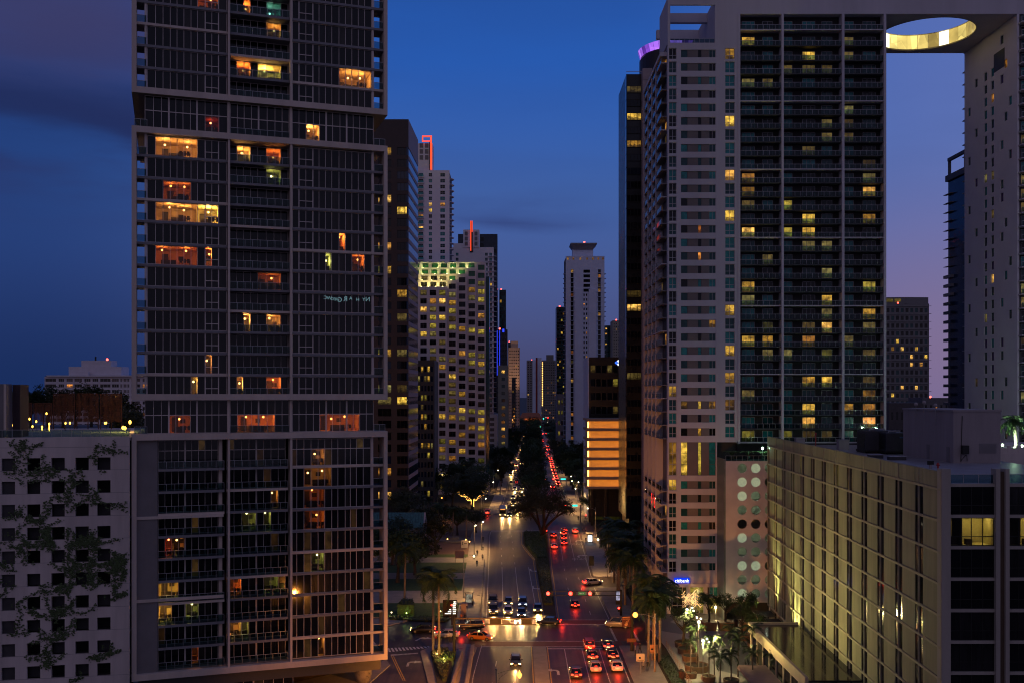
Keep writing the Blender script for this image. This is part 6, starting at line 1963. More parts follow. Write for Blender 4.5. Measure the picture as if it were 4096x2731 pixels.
def hedge(poly, z0, z1, label, m=1, dens=26, parent=None, kind=None, name='hedge'):
    xs_ = [p[0] for p in poly]; ys_ = [p[1] for p in poly]
    b = MB(); core = MB().prism(poly, z0, z1 - .12)
    r = random.Random(len(poly) + int(xs_[0] * 10))
    def inside(x, y):
        c = False; j = len(poly) - 1
        for i in range(len(poly)):
            if (poly[i][1] > y) != (poly[j][1] > y) and x < (poly[j][0] - poly[i][0]) * (y - poly[i][1]) / (poly[j][1] - poly[i][1] + 1e-9) + poly[i][0]: c = not c
            j = i
        return c
    area = (max(xs_) - min(xs_)) * (max(ys_) - min(ys_))
    for i in range(min(9000, int(area * dens))):
        x, y = r.uniform(min(xs_) - .15, max(xs_) + .15), r.uniform(min(ys_) - .15, max(ys_) + .15)
        if not inside(x, y): continue
        z = z1 + r.uniform(-.18, .2); s = r.uniform(.08, .2); u = Vector((r.gauss(0, 1), r.gauss(0, 1), r.gauss(0, .5))).normalized(); w = u.orthogonal().normalized(); o = Vector((x, y, z))
        b.add([o - u * s, o + w * s * .6, o + u * s, o - w * s * .6], [(0, 1, 2, 3)])
    n = len(poly)
    for i in range(n):
        a, c = Vector(poly[i]), Vector(poly[(i + 1) % n]); l = (c - a).length
        for k in range(min(2500, int(l * (z1 - z0) * dens))):
            q = a.lerp(c, r.random()); o = Vector((q.x + r.uniform(-.15, .15), q.y + r.uniform(-.15, .15), r.uniform(z0, z1))); s = r.uniform(.08, .2)
            u = Vector((r.gauss(0, 1), r.gauss(0, 1), r.gauss(0, 1))).normalized(); w = u.orthogonal().normalized()
            b.add([o - u * s, o + w * s * .6, o + u * s, o - w * s * .6], [(0, 1, 2, 3)])
    T = thing(name, label, 'hedge'); core.build('branches', LEAFM[0], T); b.build('leaves', LEAFM[m], T)
    rebase(T, (sum(xs_) / n, sum(ys_) / n, z0))
    return T


hedge(strip(lambda Y: LR(Y) + .7, lambda Y: RL(Y) - .7, Y1b + 12, 262, 6), .15, .8, 'low dark planting down the narrow median before the spreading tree', 2, 18)
hedge(strip(lambda Y: LR(Y) + .9, lambda Y: RL(Y) - .9, 264, Y2a - 5, 4), .15, 1.0, 'wider low planting around the spreading tree in the median', 1, 14)
hedge(poly_px([(1590, 2462), (1655, 2462), (1650, 2440), (1610, 2440)]), .1, 2.4, 'clipped box hedge at the foot of the single palm', 1, 20)
hedge(poly_px([(1560, 2480), (1780, 2488), (1800, 2476), (1700, 2468), (1560, 2470)]), .1, .45, 'low hedge strip along the cross street by the lawn', 1, 16)
hedge(poly_px([(1728, 2622), (1764, 2606), (1790, 2606), (1796, 2628), (1782, 2731), (1770, 2731)]), .3, .75, 'bushy planting around the twin palms on the island', 2, 24)
hedge(poly_px([(1772, 2630), (1820, 2628), (1812, 2650), (1780, 2650)]), .3, 1.0, 'dark shrub beside the footway ramp', 1, 26)
hedge(strip(lambda Y: RR(Y) + 5.8, lambda Y: RR(Y) + 7.6, 130, 166, 3), .2, .55, 'low dark hedge strip between pavement and plaza rail', 0, 14)
hedge(strip(lambda Y: RR(Y) + 6.6, lambda Y: RR(Y) + 9, Y1b + 6, 224, 3), .2, .9, 'dark shrubs under the kerbside palms before the white tower', 0, 12)
hedge([(RR(350) + 7, 350), (RR(350) + 13, 350), (RR(380) + 13, 372), (RR(372) + 7, 372)], .1, 4.5, 'clipped block hedge before the amber-lit box', 0, 10)
# ================================================================== vehicles
TYRE = mat('tyre_rubber', (.012, .012, .012), .8, var=0)
RIM = mat('wheel_rim', (.3, .3, .32), .35, .8, var=0)
CGLASS = mat('car_glass', (.006, .007, .009), .05, var=0, spec=.7)
HL = glow('headlight', (1, .62, .22), 9.0)
HLW = glow('headlight_xenon', (.9, .94, 1.0), 9.0)
HLF = glow('headlight_far', (1, .52, .15), 14.0, False)
TL = glow('brake_light', (1, .03, .012), 8.0)
TLD = glow('tail_light', (1, .03, .015), 4.0)
TLF = glow('tail_light_far', (1, .03, .02), 12.0, False)
OFFL = mat('lamp_lens_off', (.25, .25, .25), .2, var=0)
OFFR = mat('tail_lens_off', (.12, .01, .01), .2, var=0)
PLATE = mat('number_plate', (.6, .58, .5), .5, var=0)


def loft(b, secs, m=0):
    n = len(secs[0]); vs = [p for s in secs for p in s]
    fs = [(i * n + k, i * n + (k + 1) % n, (i + 1) * n + (k + 1) % n, (i + 1) * n + k) for i in range(len(secs) - 1) for k in range(n)]
    fs += [tuple(range(n - 1, -1, -1)), tuple(range((len(secs) - 1) * n, len(secs) * n))]
    b.add(vs, fs, m)


def body_mesh(kind):
    b = MB()
    if kind == 'sedan': st = [(-2.30, .70, .42, .80), (-2.22, .86, .30, .92), (-1.6, .90, .22, .98), (0, .91, .20, .96), (1.0, .90, .20, .92), (1.9, .87, .24, .80), (2.22, .80, .30, .70), (2.32, .62, .40, .60)]
    elif kind == 'suv': st = [(-2.32, .78, .45, 1.0), (-2.26, .90, .36, 1.10), (-1.6, .94, .28, 1.14), (0, .95, .26, 1.12), (1.0, .94, .26, 1.08), (1.95, .92, .30, .98), (2.28, .86, .38, .86), (2.36, .70, .48, .74)]
    else: st = [(-2.6, .86, .45, 1.2), (-2.5, .96, .34, 1.3), (0, .98, .28, 1.3), (1.6, .97, .28, 1.2), (2.3, .92, .32, 1.0), (2.5, .8, .42, .8)]
    secs = []
    for y, w, z0, z1 in st:
        secs.append([(-w * .86, y, z0), (w * .86, y, z0), (w, y, z0 + .12), (w, y, z0 + (z1 - z0) * .6), (w * .93, y, z1 - .05), (w * .80, y, z1), (-w * .80, y, z1), (-w * .93, y, z1 - .05), (-w, y, z0 + (z1 - z0) * .6), (-w, y, z0 + .12)])
    loft(b, secs)
    return b.mesh('body', mat('car_paint_base', (.1, .1, .1), .3, var=0, coat=.6), True)


def cab_mesh(kind, roof=False):
    b = MB()
    P = {'sedan': (-1.85, -1.05, .30, 1.15, .95, 1.40, .80, .62), 'suv': (-2.2, -1.85, .35, 1.15, 1.10, 1.72, .86, .70), 'van': (-2.5, -2.4, .9, 1.75, 1.26, 1.98, .94, .84)}[kind]
    y0, y1, y2, y3, z0, z1, w0, w1 = P
    vs = [(-w0, y0, z0), (w0, y0, z0), (w0, y3, z0 - .03), (-w0, y3, z0 - .03), (-w1, y1, z1), (w1, y1, z1), (w1, y2, z1), (-w1, y2, z1)]
    if not roof:
        b.add(vs, BOXF); return b.mesh('windows', CGLASS)
    b.box(-w1 - .015, w1 + .015, y1 - .03, y2 + .03, z1 - .03, z1 + .035)
    for sx_ in (-1, 1):      # pillars
        for (p, q) in (((w0, y0, z0), (w1, y1, z1)), ((w0, y3, z0 - .03), (w1, y2, z1)), ((w0, (y0 + y3) / 2, z0), (w1, (y1 + y2) / 2, z1))):
            b.tube([(sx_ * (p[0] + .01), p[1], p[2]), (sx_ * (q[0] + .01), q[1], q[2])], .045, 4)
    return b.mesh('roof', MATS['car_paint_base'])


wb = MB(); wb.tube([(-.11, 0, 0), (.11, 0, 0)], .33, 14)
WHEEL = wb.mesh('tyre', TYRE, False)
rb = MB(); rb.tube([(-.12, 0, 0), (.12, 0, 0)], .2, 10); RIMM = rb.mesh('rim', RIM)
HLM = MB().box(-.17, .17, -.04, .04, -.085, .085).mesh('headlight', HL)
TLM = MB().box(-.17, .17, -.04, .04, -.10, .10).mesh('tail_light', TL)
BLM = MB().box(-.2, .2, -.02, .02, -.025, .025).mesh('high_brake_light', TL)
BODY = {k: body_mesh(k) for k in ('sedan', 'suv', 'van')}
CAB = {k: cab_mesh(k) for k in BODY}
ROOF = {k: cab_mesh(k, True) for k in BODY}
DIM = {'sedan': (2.3, .64, .80), 'suv': (2.34, .78, .96), 'van': (2.52, .78, 1.0)}
PAINTS = {}


def paint(c):
    if c not in PAINTS:
        col = {'black': (.012, .012, .014), 'dark grey': (.04, .04, .045), 'silver': (.38, .38, .40), 'white': (.62, .61, .6), 'red': (.30, .015, .015), 'blue': (.02, .04, .14), 'orange': (.55, .17, .02), 'beige': (.4, .33, .24), 'yellow': (.6, .36, .03)}[c]
        PAINTS[c] = mat('car_paint_' + c.replace(' ', '_'), col, .28, .15, var=0, coat=.7)
    return PAINTS[c]


def slotmat(o, m, i=0): o.material_slots[i].link = 'OBJECT'; o.material_slots[i].material = m


def car(px, py, heading, colour, kind, label, head=True, brake=True, beam=0, group='cars on the avenue', far=False, xenon=False, loc=None):
    p = loc if loc is not None else G(px, py)
    T = thing('car' if kind != 'van' else 'van', label, 'car' if kind != 'van' else 'van', (p[0], p[1], 0), heading, group)
    L_, zl, zt_ = DIM[kind]
    o = obj('body', BODY[kind], T); slotmat(o, paint(colour))
    obj('windows', CAB[kind], T); o = obj('roof', ROOF[kind], T); slotmat(o, paint(colour))
    hm = HLF if far else (HLW if xenon else HL); tm = TLF if far else (TL if brake else TLD)
    for sx_ in (-1, 1):
        o = obj('headlight', HLM, T, Matrix.Translation((sx_ * .62, L_ - .06, zl)) @ Matrix.Scale(1.7 if far else 1.15, 4)); slotmat(o, hm if head else OFFL)
        o = obj('tail_light', TLM, T, Matrix.Translation((sx_ * .64, -L_ + .02, zt_)) @ Matrix.Scale(1.6 if far else 1.1, 4)); slotmat(o, tm if head or brake else OFFR)
        if not far:
            for y in (-1.38, 1.40):
                w = obj('wheel', WHEEL, T, Matrix.Translation((sx_ * .80, y, .33))); obj('rim', RIMM, w)
            m = MB()
    if not far:
        o = obj('high_brake_light', BLM, T, Matrix.Translation((0, -1.72 if kind == 'sedan' else -2.16, 1.06 if kind == 'sedan' else 1.5))); slotmat(o, tm if brake else OFFR)
        bx('number_plate', PLATE, T, -.26, .26, -L_ - .02, -L_ + .03, .5, .64)
        bx('number_plate', PLATE, T, -.26, .26, L_ - .02, L_ + .03, .42, .54)
        for sx_ in (-1, 1): bx('mirror', paint(colour), T, sx_ * 1.0 - .1, sx_ * 1.0 + .1, .7, .85, zt_ + .12, zt_ + .26)
        bx('grille', BLACKM, T, -.4, .4, L_ - .05, L_ + .02, .46, .66)
    if beam:
        light('headlight_beam', 'SPOT', (0, L_ + .05, zl), beam, (1, .54, .15) if not xenon else (1, .60, .22), T, .14, 76, (0, L_ + 9, .1), .8)
    if brake and not far:
        light('brake_glow', 'POINT', (0, -L_ - .35, zt_), 115, (1, .03, .01), T, .3)
    return T


AWAY, TOWARD = 0.0, math.pi
near_away = [(2360, 2604, 'red', 'suv', 'red car first in the left queue at the near stop line'), (2434, 2601, 'blue', 'sedan', 'dark blue car first in the right queue at the near stop line'),
             (2372, 2644, 'dark grey', 'sedan', 'dark grey car second in the left queue at the near stop line'), (2454, 2641, 'black', 'sedan', 'black car second in the right queue at the near stop line'),
             (2385, 2693, 'silver', 'sedan', 'silver car third in the left queue at the near stop line'), (2471, 2690, 'white', 'sedan', 'white car last in the right queue at the near stop line'),
             (2306, 2718, 'dark grey', 'sedan', 'dark car rolling up in the empty left lane at bottom')]
for x, y, c, k, d in near_away:
    q = G(x, y); car(x, y, AWAY, c, k, d, True, True, 260, loc=(q.x, q.y + 2.3))
for x, y, c, k, d, a, hd, bk in ((2301, 2432, 'black', 'sedan', 'dark car driving away just past the first crossing', 0, True, True), (2373, 2342, 'white', 'sedan', 'white car turning into the drive before the white tower', R(-62), True, True)):
    q = G(x, y); car(x, y, a, c, k, d, hd, bk, 160, loc=(q.x, q.y + 2))
toward = [(1973, 2460, 'dark grey', 'suv', 'grey front car in the leftmost oncoming lane', 0), (1971, 2424, 'black', 'suv', 'black second car in the leftmost oncoming lane', 0), (2032, 2461, 'silver', 'sedan', 'silver front car in the second oncoming lane', 0), (2034, 2424, 'black', 'sedan', 'black second car in the second oncoming lane', 0),
          (2086, 2470, 'black', 'sedan', 'black front car with bright lights in the third oncoming lane', 1), (2091, 2431, 'blue', 'suv', 'blue second car with white lights in the third oncoming lane', 1), (2152, 2452, 'dark grey', 'sedan', 'dark car waiting in the oncoming turn lane by the median', 0)]
for x, y, c, k, d, xe_ in toward:
    q = G(x, y); car(x, y, TOWARD, c, k, d, True, False, 4200 if y > 2445 else 800, loc=(q.x, q.y + 2.3), xenon=bool(xe_))
q = G(2063, 2668); car(0, 0, TOWARD, 'black', 'sedan', 'black car driving towards the viewer past the first crossing', True, False, 900, loc=(q.x, q.y + 2))
q = G(1922, 2562); tx = car(0, 0, R(-105), 'orange', 'sedan', 'orange taxi crossing the junction from the left', True, False, 200, loc=(q.x, q.y + 1), group='cars in the cross street')
bx('roof_sign', mat('taxi_sign', (.5, .5, .3), .5, emit=(.7, 1, .4), es=1.5), tx, -.3, .3, -.45, -.25, 1.44, 1.6)
for x, y, c, k, d, a in ((1690, 2532, 'black', 'sedan', 'black car leaving along the cross street on the left', R(90)), (1785, 2552, 'white', 'sedan', 'white car behind the island palms in the cross street', R(88)), (1885, 2520, 'black', 'suv', 'black car in the cross street left of the junction', R(96)), (2195, 2500, 'black', 'sedan', 'black car turning left across the first crossing', R(80))):
    q = G(x, y); car(0, 0, a, c, k, d, True, True, 120, loc=(q.x, q.y + 1), group='cars in the cross street')
q = G(2478, 2512); car(0, 0, R(75), 'beige', 'van', 'cream van entering the junction from the right', True, True, 200, loc=(q.x, q.y + 1), group='cars in the cross street')
mid_away = [(2178, 2131, 'black', 'sedan', 'car beside the median at the second stop line'), (2215, 2152, 'dark grey', 'suv', 'second car of the left queue at the second stop line'), (2218, 2196, 'silver', 'sedan', 'last car of the left queue before the second crossing'), (2258, 2129, 'red', 'sedan', 'first car of the middle queue at the second stop line'),
            (2255, 2143, 'dark grey', 'suv', 'second car of the middle queue at the second stop line'), (2256, 2160, 'black', 'sedan', 'third car of the middle queue at the second stop line'), (2257, 2180, 'blue', 'sedan', 'last car of the middle queue before the second crossing'), (2302, 2134, 'silver', 'suv', 'car alone in the right-turn lane at the second stop line')]
for x, y, c, k, d in mid_away:
    q = G(x, y); car(0, 0, AWAY, c, k, d, True, True, 0, loc=(q.x, q.y + 2.3))
mid_to = [(2038, 2068, 'dark grey', 'sedan', 'oncoming car beside the bus at the second crossing'), (2052, 1999, 'silver', 'suv', 'oncoming car behind the bus'), (2054, 2018, 'black', 'sedan', 'dark oncoming car half hidden by the spreading tree'), (2059, 1962, 'white', 'suv', 'left of the oncoming pair before the third crossing'), (2088, 1959, 'silver', 'sedan', 'right of the oncoming pair before the third crossing'),
          (2044, 1901, 'dark grey', 'sedan', 'oncoming car just past the third crossing'), (2052, 1884, 'blue', 'sedan', 'second oncoming car past the third crossing'), (2070, 2045, 'black', 'suv', 'oncoming car deep under the spreading tree')]
for x, y, c, k, d in mid_to:
    q = G(x, y); car(0, 0, TOWARD, c, k, d, True, False, 5000, loc=(q.x, q.y + 2.3))
# far traffic: too small to show wheels
rc = random.Random(4)
cols_ = ['black', 'silver', 'dark grey', 'white', 'blue', 'red']
i = 0
Yf = 560.0
while i < 30:
    lane = i % 3
    Xl = LL(Yf) + 1.8 + 3.0 * lane
    car(0, 0, TOWARD, rc.choice(cols_), 'sedan', '%s distant oncoming car with glowing headlights up the avenue' % ORD[i], True, False, 0, far=True, loc=(Xl, Yf), group='distant oncoming cars')
    Yf += rc.uniform(8, 28) if Yf < 900 else rc.uniform(5, 20); i += 1
i = 0
Yf = 462.0
while i < 30:
    lane = rc.choice((0, 0, 0, 1)) if Yf < 800 else rc.choice((0, 1, 2))
    Xl = RR(Yf) - 1.8 - 3.0 * lane
    car(0, 0, AWAY, rc.choice(cols_), 'sedan', '%s distant car with red tail lights up the avenue' % ORD[i], True, True, 0, far=True, loc=(Xl, Yf), group='distant departing cars')
    Yf += rc.uniform(7, 26); i += 1
# bus
q = G(2004, 2066)
BUS = thing('bus', 'oncoming city bus at the second crossing on the left', 'bus', (q.x + .6, q.y + 6, 0), TOWARD, 'cars on the avenue')
b = MB()
loft(b, [[(-w, y, .35), (w, y, .35), (w, y, 2.6), (w - .2, y, 3.0), (-w + .2, y, 3.0), (-w, y, 2.6)] for y, w in ((-6, 1.2), (-5.9, 1.27), (5.8, 1.27), (6.0, 1.18))]); b.build('body', mat('bus_white', (.5, .5, .46), .4, var=.1), BUS)
bx('windscreen', CGLASS, BUS, -1.1, 1.1, 5.99, 6.04, 1.2, 2.5); bx('destination_board', glow('amber_board', (1, .3, .05), 1.5, False), BUS, -.8, .8, 6.0, 6.05, 2.58, 2.85)
for sx_ in (-1, 1):
    bx('side_window', CGLASS, BUS, sx_ * 1.272 - .01, sx_ * 1.272 + .01, -5.5, 5.2, 1.4, 2.4)
    o = obj('headlight', HLM, BUS, Matrix.Translation((sx_ * .9, 6.02, .8)))
    for y in (-3.6, 3.4): obj('wheel', WHEEL, BUS, Matrix.Translation((sx_ * 1.16, y, .45)) @ Matrix.Scale(1.36, 4))
light('headlight_beam', 'SPOT', (0, 6.1, .8), 1100, (1, .56, .18), BUS, .14, 80, (0, 16, .1), .8).data.energy = 3500
# emergency truck on the pavement left of the second crossing
q = G(1950, 2055); car(0, 0, AWAY, 'white', 'van', 'white van with red lights parked by the second crossing on the left', False, True, 0, loc=(q.x, q.y), group='cars in the cross street')

# ================================================================== street lamps
SOD = (1.0, .34, .05)
WHT = (1.0, .54, .17)
SODG = glow('sodium_bulb', (1, .36, .05), 5.0); WHTG = glow('white_bulb', (1, .9, .6), 8.0); WHTF = glow('white_bulb_far', (1, .82, .45), 6.0, False)
nlamp = [0, 0]


def lamp(hx, hy, hgt, side, sod, power, label, arm=2.4, big=.17, far=False, aim=None, cone=None):
    """head at photo px (hx, hy) and hgt metres up; the arm reaches in from the post on the given side"""
    q = G(hx, hy, hgt)
    px_ = q.x + side * arm
    T = thing('street_lamp', label, 'street lamp', (px_, q.y, 0.1), 0, 'street lamps')
    b = MB(); b.tube([(0, 0, 0), (0, 0, hgt * .5), (0, 0, hgt + .25)], [.13, .10, .07], 7); b.lathe([(.2, 0), (.2, .5), (.14, .6)], n=8); b.build('post', STEEL if not sod else mat('warm_post', (.35, .25, .16), .5, .3), T)
    b = MB(); b.tube([(0, 0, hgt - .5), (-side * .5 * arm, 0, hgt + .05), (-side * arm, 0, hgt + .14)], [.05, .045, .04], 6); b.build('arm', STEEL, T)
    b = MB(); b.box(-side * arm - .35, -side * arm + .35, -.16, .16, hgt + .05, hgt + .2); b.build('lamp_head', DARKM, T)
    MB().ball((-side * arm, -.05, hgt - .02), big, 0, 8, 5).build('bulb', SODG if sod else (WHTF if far else WHTG), T)
    if power: light('lamp_light', 'SPOT' , (-side * arm, 0, hgt - .25), power, SOD if sod else WHT, T, .2, cone or (124 if sod else 158), aim or (-side * arm, 0, 0), .6)
    return T


lamp(2541, 2459, 9, 1, True, 27000, 'tall amber street lamp with curved arm beside the plaza', 3.1, .42, aim=(-12, 1.5, 0), cone=132)
lamp(1896, 2224, 9, -1, False, 6500, 'white street lamp over the pavement by the church lawn', 2.2, .2)
lamp(1903, 2100, 9, -1, False, 6000, 'white street lamp on the pavement beside the fountain court', .4, .18)
lamp(1932, 2086, 8, -1, False, 6000, 'short-armed white lamp near the second crossing on the left', .4, .2)
lamp(1973, 1927, 9, -1, False, 6000, 'white lamp on the long mast past the second crossing on the left', 4, .22)
lamp(1943, 1993, 8, -1, False, 1600, 'white lamp beside the fairy-lit tree', 1.5, .2)
lamp(2392, 2157, 9, 1, False, 6500, 'white lamp over the right pavement before the second crossing', 2.3, .24)
lamp(2351, 2032, 9, 1, False, 6000, 'white lamp at the right corner past the second crossing', 2.3, .22)
lamp(2302, 1953, 9, 1, False, 6000, 'white lamp left of the amber-lit box', 2.3, .22)
lamp(1767, 1990, 8, -1, True, 2500, 'amber lamp beside the brown tower lobby', 1.5, .24)
for i, (x, y) in enumerate(((2284, 1904), (2288, 1923), (2314, 1927), (2251, 1856), (2241, 1832), (2233, 1807), (2223, 1782), (2216, 1764), (2217, 1724), (2211, 1714), (2197, 1705), (2190, 1688), (2184, 1668))):
    lamp(x, y, 9, 1, False, 6500, '%s far lamp of the right-hand row up the avenue' % ORD[i], 2, .26 + .05 * (i > 5), True)
for i, (x, y) in enumerate(((2022, 1819), (2031, 1793), (1992, 1880), (2063, 1773), (2070, 1754), (2076, 1741), (2082, 1728), (2088, 1717), (2088, 1707), (2103, 1690), (2102, 1677), (2066, 1665))):
    lamp(x, y, 9, -1, False, 6500, '%s far lamp of the left-hand row up the avenue' % ORD[i], 2, .26 + .05 * (i > 4), True)
lamp(1450, 2790, 9, -1, True, 15000, 'amber street lamp of the near left kerb row below the picture', 2.2, .25, aim=(2.5, 36, 0), cone=96)
# near lantern on its bracket, bottom edge
q = G(2078, 2700, 8.2)
T = thing('lantern_post', 'amber lantern hanging from a double-post bracket at the bottom edge', 'street lamp', (q.x, q.y, 0))
px0 = Xp(1985, q.y) - q.x
b = MB(); b.tube([(px0, 0, 0), (px0, 0, 8.9)], .09, 7); b.ball((px0, 0, 9.0), .16); b.tube([(px0, 0, 8.4), (px0 + 1.2, 0, 8.8), (-.3, 0, 9.15)], .035, 5); b.tube([(px0, 0, 6.9), (px0 + .5, 0, 8.0), (px0 + 1.4, 0, 8.6)], .03, 5); b.tube([(-.32, 0, 0), (-.32, 0, 9.6)], .05, 6); b.build('post', STEEL, T)
MB().lathe([(.06, 7.85), (.22, 8.05), (.26, 8.4), (.1, 8.6), (.03, 8.9)], n=10).build('lantern_glass', glow('lantern_amber', (1, .42, .06), 4.0), T)
light('lamp_light', 'SPOT', (.0, .4, 7.6), 72000, SOD, T, .3, 112, (0, 26, 0), .7)

# ================================================================== traffic signals
RED = glow('signal_red', (1, .02, .012), 22.0)
GRN = glow('signal_green', (.03, 1, .55), 8.0)
CYAN = glow('street_sign_cyan', (.03, .8, .7), 1.6, False)
LENS = mat('lens_dark', (.02, .02, .02), .3, var=0)


def signal_head(T, x, z, y=0, lit='red', back=False, sc=1.0):
    h = bx('signal_head', BLACKM, T, x - .22 * sc, x + .22 * sc, y - .12, y + .12, z - .55 * sc, z + .55 * sc)
    hx = h
    for k, c in enumerate(('red', 'amber', 'green')):
        b = MB(); zz = z + (.35 - .35 * k) * sc
        b.tube([(x, y - .13, zz), (x, y - .18, zz)], .17 * sc * (1.35 if c == lit else 1), 10)
        o = b.build('lens', (RED if c == 'red' else GRN) if (c == lit and not back) else LENS, T)


def sidehead(T, x, z, lit=True, y=0, r=.2, back=False, w=1.3):
    """signals lying along the mast arm: three lenses in a row, the lit one at the left"""
    bx('signal_head', BLACKM, T, x - .3, x + w - .3, y - .14, y + .14, z - .24, z + .24)
    for k in range(3):
        b = MB(); b.tube([(x + k * .38, y - .15, z), (x + k * .38, y - .2, z)], r if k == 0 else .13, 12)
        b.build('lens', RED if (k == 0 and lit and not back) else LENS, T)


# near mast, seen from behind
q = G(1817, 2612)
T = thing('signal_mast', 'black signal mast with double arm reaching over the oncoming lanes, seen from behind', 'traffic signal', (q.x, q.y, .1))
zz = 44 - (2474 - HY) / F * q.y
MB().tube([(0, 0, 0), (0, 0, zz + .25)], [.28, .24], 8).build('post', BLACKM, T)
al = Xp(2146, q.y) - q.x
for z in (zz, zz - 1.0): bx('arm', mat('arm_brown', (.12, .08, .06), .5, .4), T, .2, al - (0 if z < zz else 0), -.09, .09, z - .1, z + .1)
for x in (2.6, 6.2): bx('arm_strut', BLACKM, T, x, x + .16, -.08, .08, zz - .91, zz - .11)
for x in (6.0, 11.2): bx('signal_head', BLACKM, T, x, x + 1.9, -.25, .1, zz - .92, zz - .1)
bx('street_sign', mat('sign_back', (.25, .24, .22), .6), T, 8.1, 9.4, -.14, -.1, zz - .8, zz - .2)
for x in (10.2, 11.0): bx('sign_light', glow('sign_white_lamp', (1, .9, .6), 6.0), T, x, x + .26, -.3, -.26, zz - .85, zz - .2)
# far mast with three reds, facing the viewer
q = G(2484, 2476)
T = thing('signal_mast', 'black signal mast with three red lights over the departing lanes', 'traffic signal', (q.x, q.y, .1))
zz = H - (2373 - HY) / F * q.y
MB().tube([(0, 0, 0), (0, 0, zz + .7)], [.26, .22], 8).build('post', BLACKM, T)
al = Xp(2190, q.y) - q.x
for z in (zz + .42, zz - .42): bx('arm', BLACKM, T, al, -.2, -.07, .07, z - .07, z + .07)
for x in (2192, 2282, 2360): sidehead(T, Xp(x, q.y) - q.x, zz, True, -.1, .34)
sg = bx('street_sign', mat('sign_green', (.02, .2, .06), .5, emit=(.02, .35, .12), es=.25, sample=False), T, Xp(2312, q.y) - q.x, Xp(2342, q.y) - q.x, -.2, -.16, zz - .28, zz + .28)
text('sign_text', 'SE 6 ST', .3, mat('sign_letter', (.7, .7, .7), .5, emit=(.6, 1, .7), es=.3, sample=False), Matrix.Translation((Xp(2327, q.y) - q.x, -.205, zz)) @ Matrix.Rotation(R(90), 4, 'X'), T)
signal_head(T, -.45, H - (2437 - HY) / F * q.y, -.1, 'red', False, .8)
# blue-white lit kiosk and ad panel behind it
q = G(2452, 2420)
T = thing('lit_panel', 'violet-white lit information panel on the right pavement', 'sign', (q.x + 1.2, q.y, .1))
bx('panel', lit_mat('violet_screen', (.45, .3, 1), (.8, .8, 1), 1.2, True, 1.5, .6), T, -.55, .55, -.06, .06, 1.0, 2.9); bx('frame', BLACKM, T, -.62, .62, .061, .16, .1, 3.0)
# banner pole at near right
q = G(2528, 2604)
T = thing('banner_pole', 'thick black pole with the maroon avenue banner at the near right corner', 'pole', (q.x, q.y, .1))
zt_ = Zp(2478, q.y)
MB().tube([(0, 0, 0), (0, 0, zt_ + 1.0)], [.30, .26], 10).build('pole', BLACKM, T)
bz, bh2, bw2 = Zp(2485, q.y), 1.75, 1.45
MAR = mat('maroon_banner', (.10, .022, .016), .7, var=.1)
LET = mat('banner_letter', (.62, .34, .16), .6, var=0)
bx('banner', MAR, T, -.3 - bw2, -.3, -.30, -.26, bz - bh2 / 2, bz + bh2 / 2)
bx('banner_bar', LET, T, -.25 - bw2, -.35, -.315, -.30, bz + bh2 / 2 - .22, bz + bh2 / 2 - .12)
text('banner_text', 'BRICKELL', .29, LET, Matrix.Translation((-.3 - bw2 / 2, -.31, bz + .42)) @ Matrix.Rotation(R(90), 4, 'X'), T)
b = MB(Matrix.Translation((-.3 - bw2 / 2, -.31, bz - .25)))        # hand with pointing arrow emblem
b.add([(x, 0, z) for x, z in ((-.25, -.5), (.15, -.5), (.28, -.2), (.22, .05), (-.05, -.05), (-.3, -.15))], [tuple(range(6))])
b.tube([(.05, -.01, -.05), (.42, -.01, .42)], .05, 4); b.tube([(.1, -.01, .34), (.45, -.01, .48), (.44, -.01, .1)], .03, 4); b.tube([(-.1, -.01, 0), (.1, -.01, .3)], .045, 4)
b.build('banner_emblem', LET, T)
bx('small_sign', mat('brown_sign', (.2, .07, .03), .6), T, -.9, .7, -.36, -.3, 1.6, 2.2)
# masts at the second and third crossings and far clusters
for (xl, xr, yy, lab, reds, Yq) in ((2200, 2322, 2021, 'signal mast with red lights at the second crossing, partly behind the spreading tree', (2225, 2262), 340.0), (2130, 2252, 1915, 'signal mast with three red lights at the third crossing', (2140, 2183, 2214), 448.0), (2150, 2200, 1733, 'distant signal mast with red lights far up the avenue', (2155, 2171, 2185), 950.0)):
    zz = Zp(yy, Yq); xp = max(Xp(xr, Yq), RR(Yq) + 1)
    T = thing('signal_mast', lab, 'traffic signal', (xp, Yq, .1))
    MB().tube([(0, 0, 0), (0, 0, zz + .3)], .2, 7).build('post', STEEL, T)
    bx('arm', STEEL, T, Xp(xl, Yq) - xp, 0, -.07, .07, zz + .1, zz + .25)
    sc = 1.0 if Yq < 400 else 1.25 if Yq < 500 else 2.0
    for x in reds:
        MB().box(-.25, .25, -.12, .12, -.7, .5, 0, Matrix.Translation((Xp(x, Yq) - xp, 0, zz - .2))).build('signal_head', BLACKM, T)
        MB().tube([(Xp(x, Yq) - xp, -.13, zz), (Xp(x, Yq) - xp, -.2, zz)], .24 * sc, 10).build('lens', RED, T)
    if Yq < 500:
        bx('street_sign', CYAN, T, Xp(2289 if Yq < 400 else 2243, Yq) - xp, Xp(2310 if Yq < 400 else 2263, Yq) - xp, -.12, -.06, zz - .3, zz + .3)
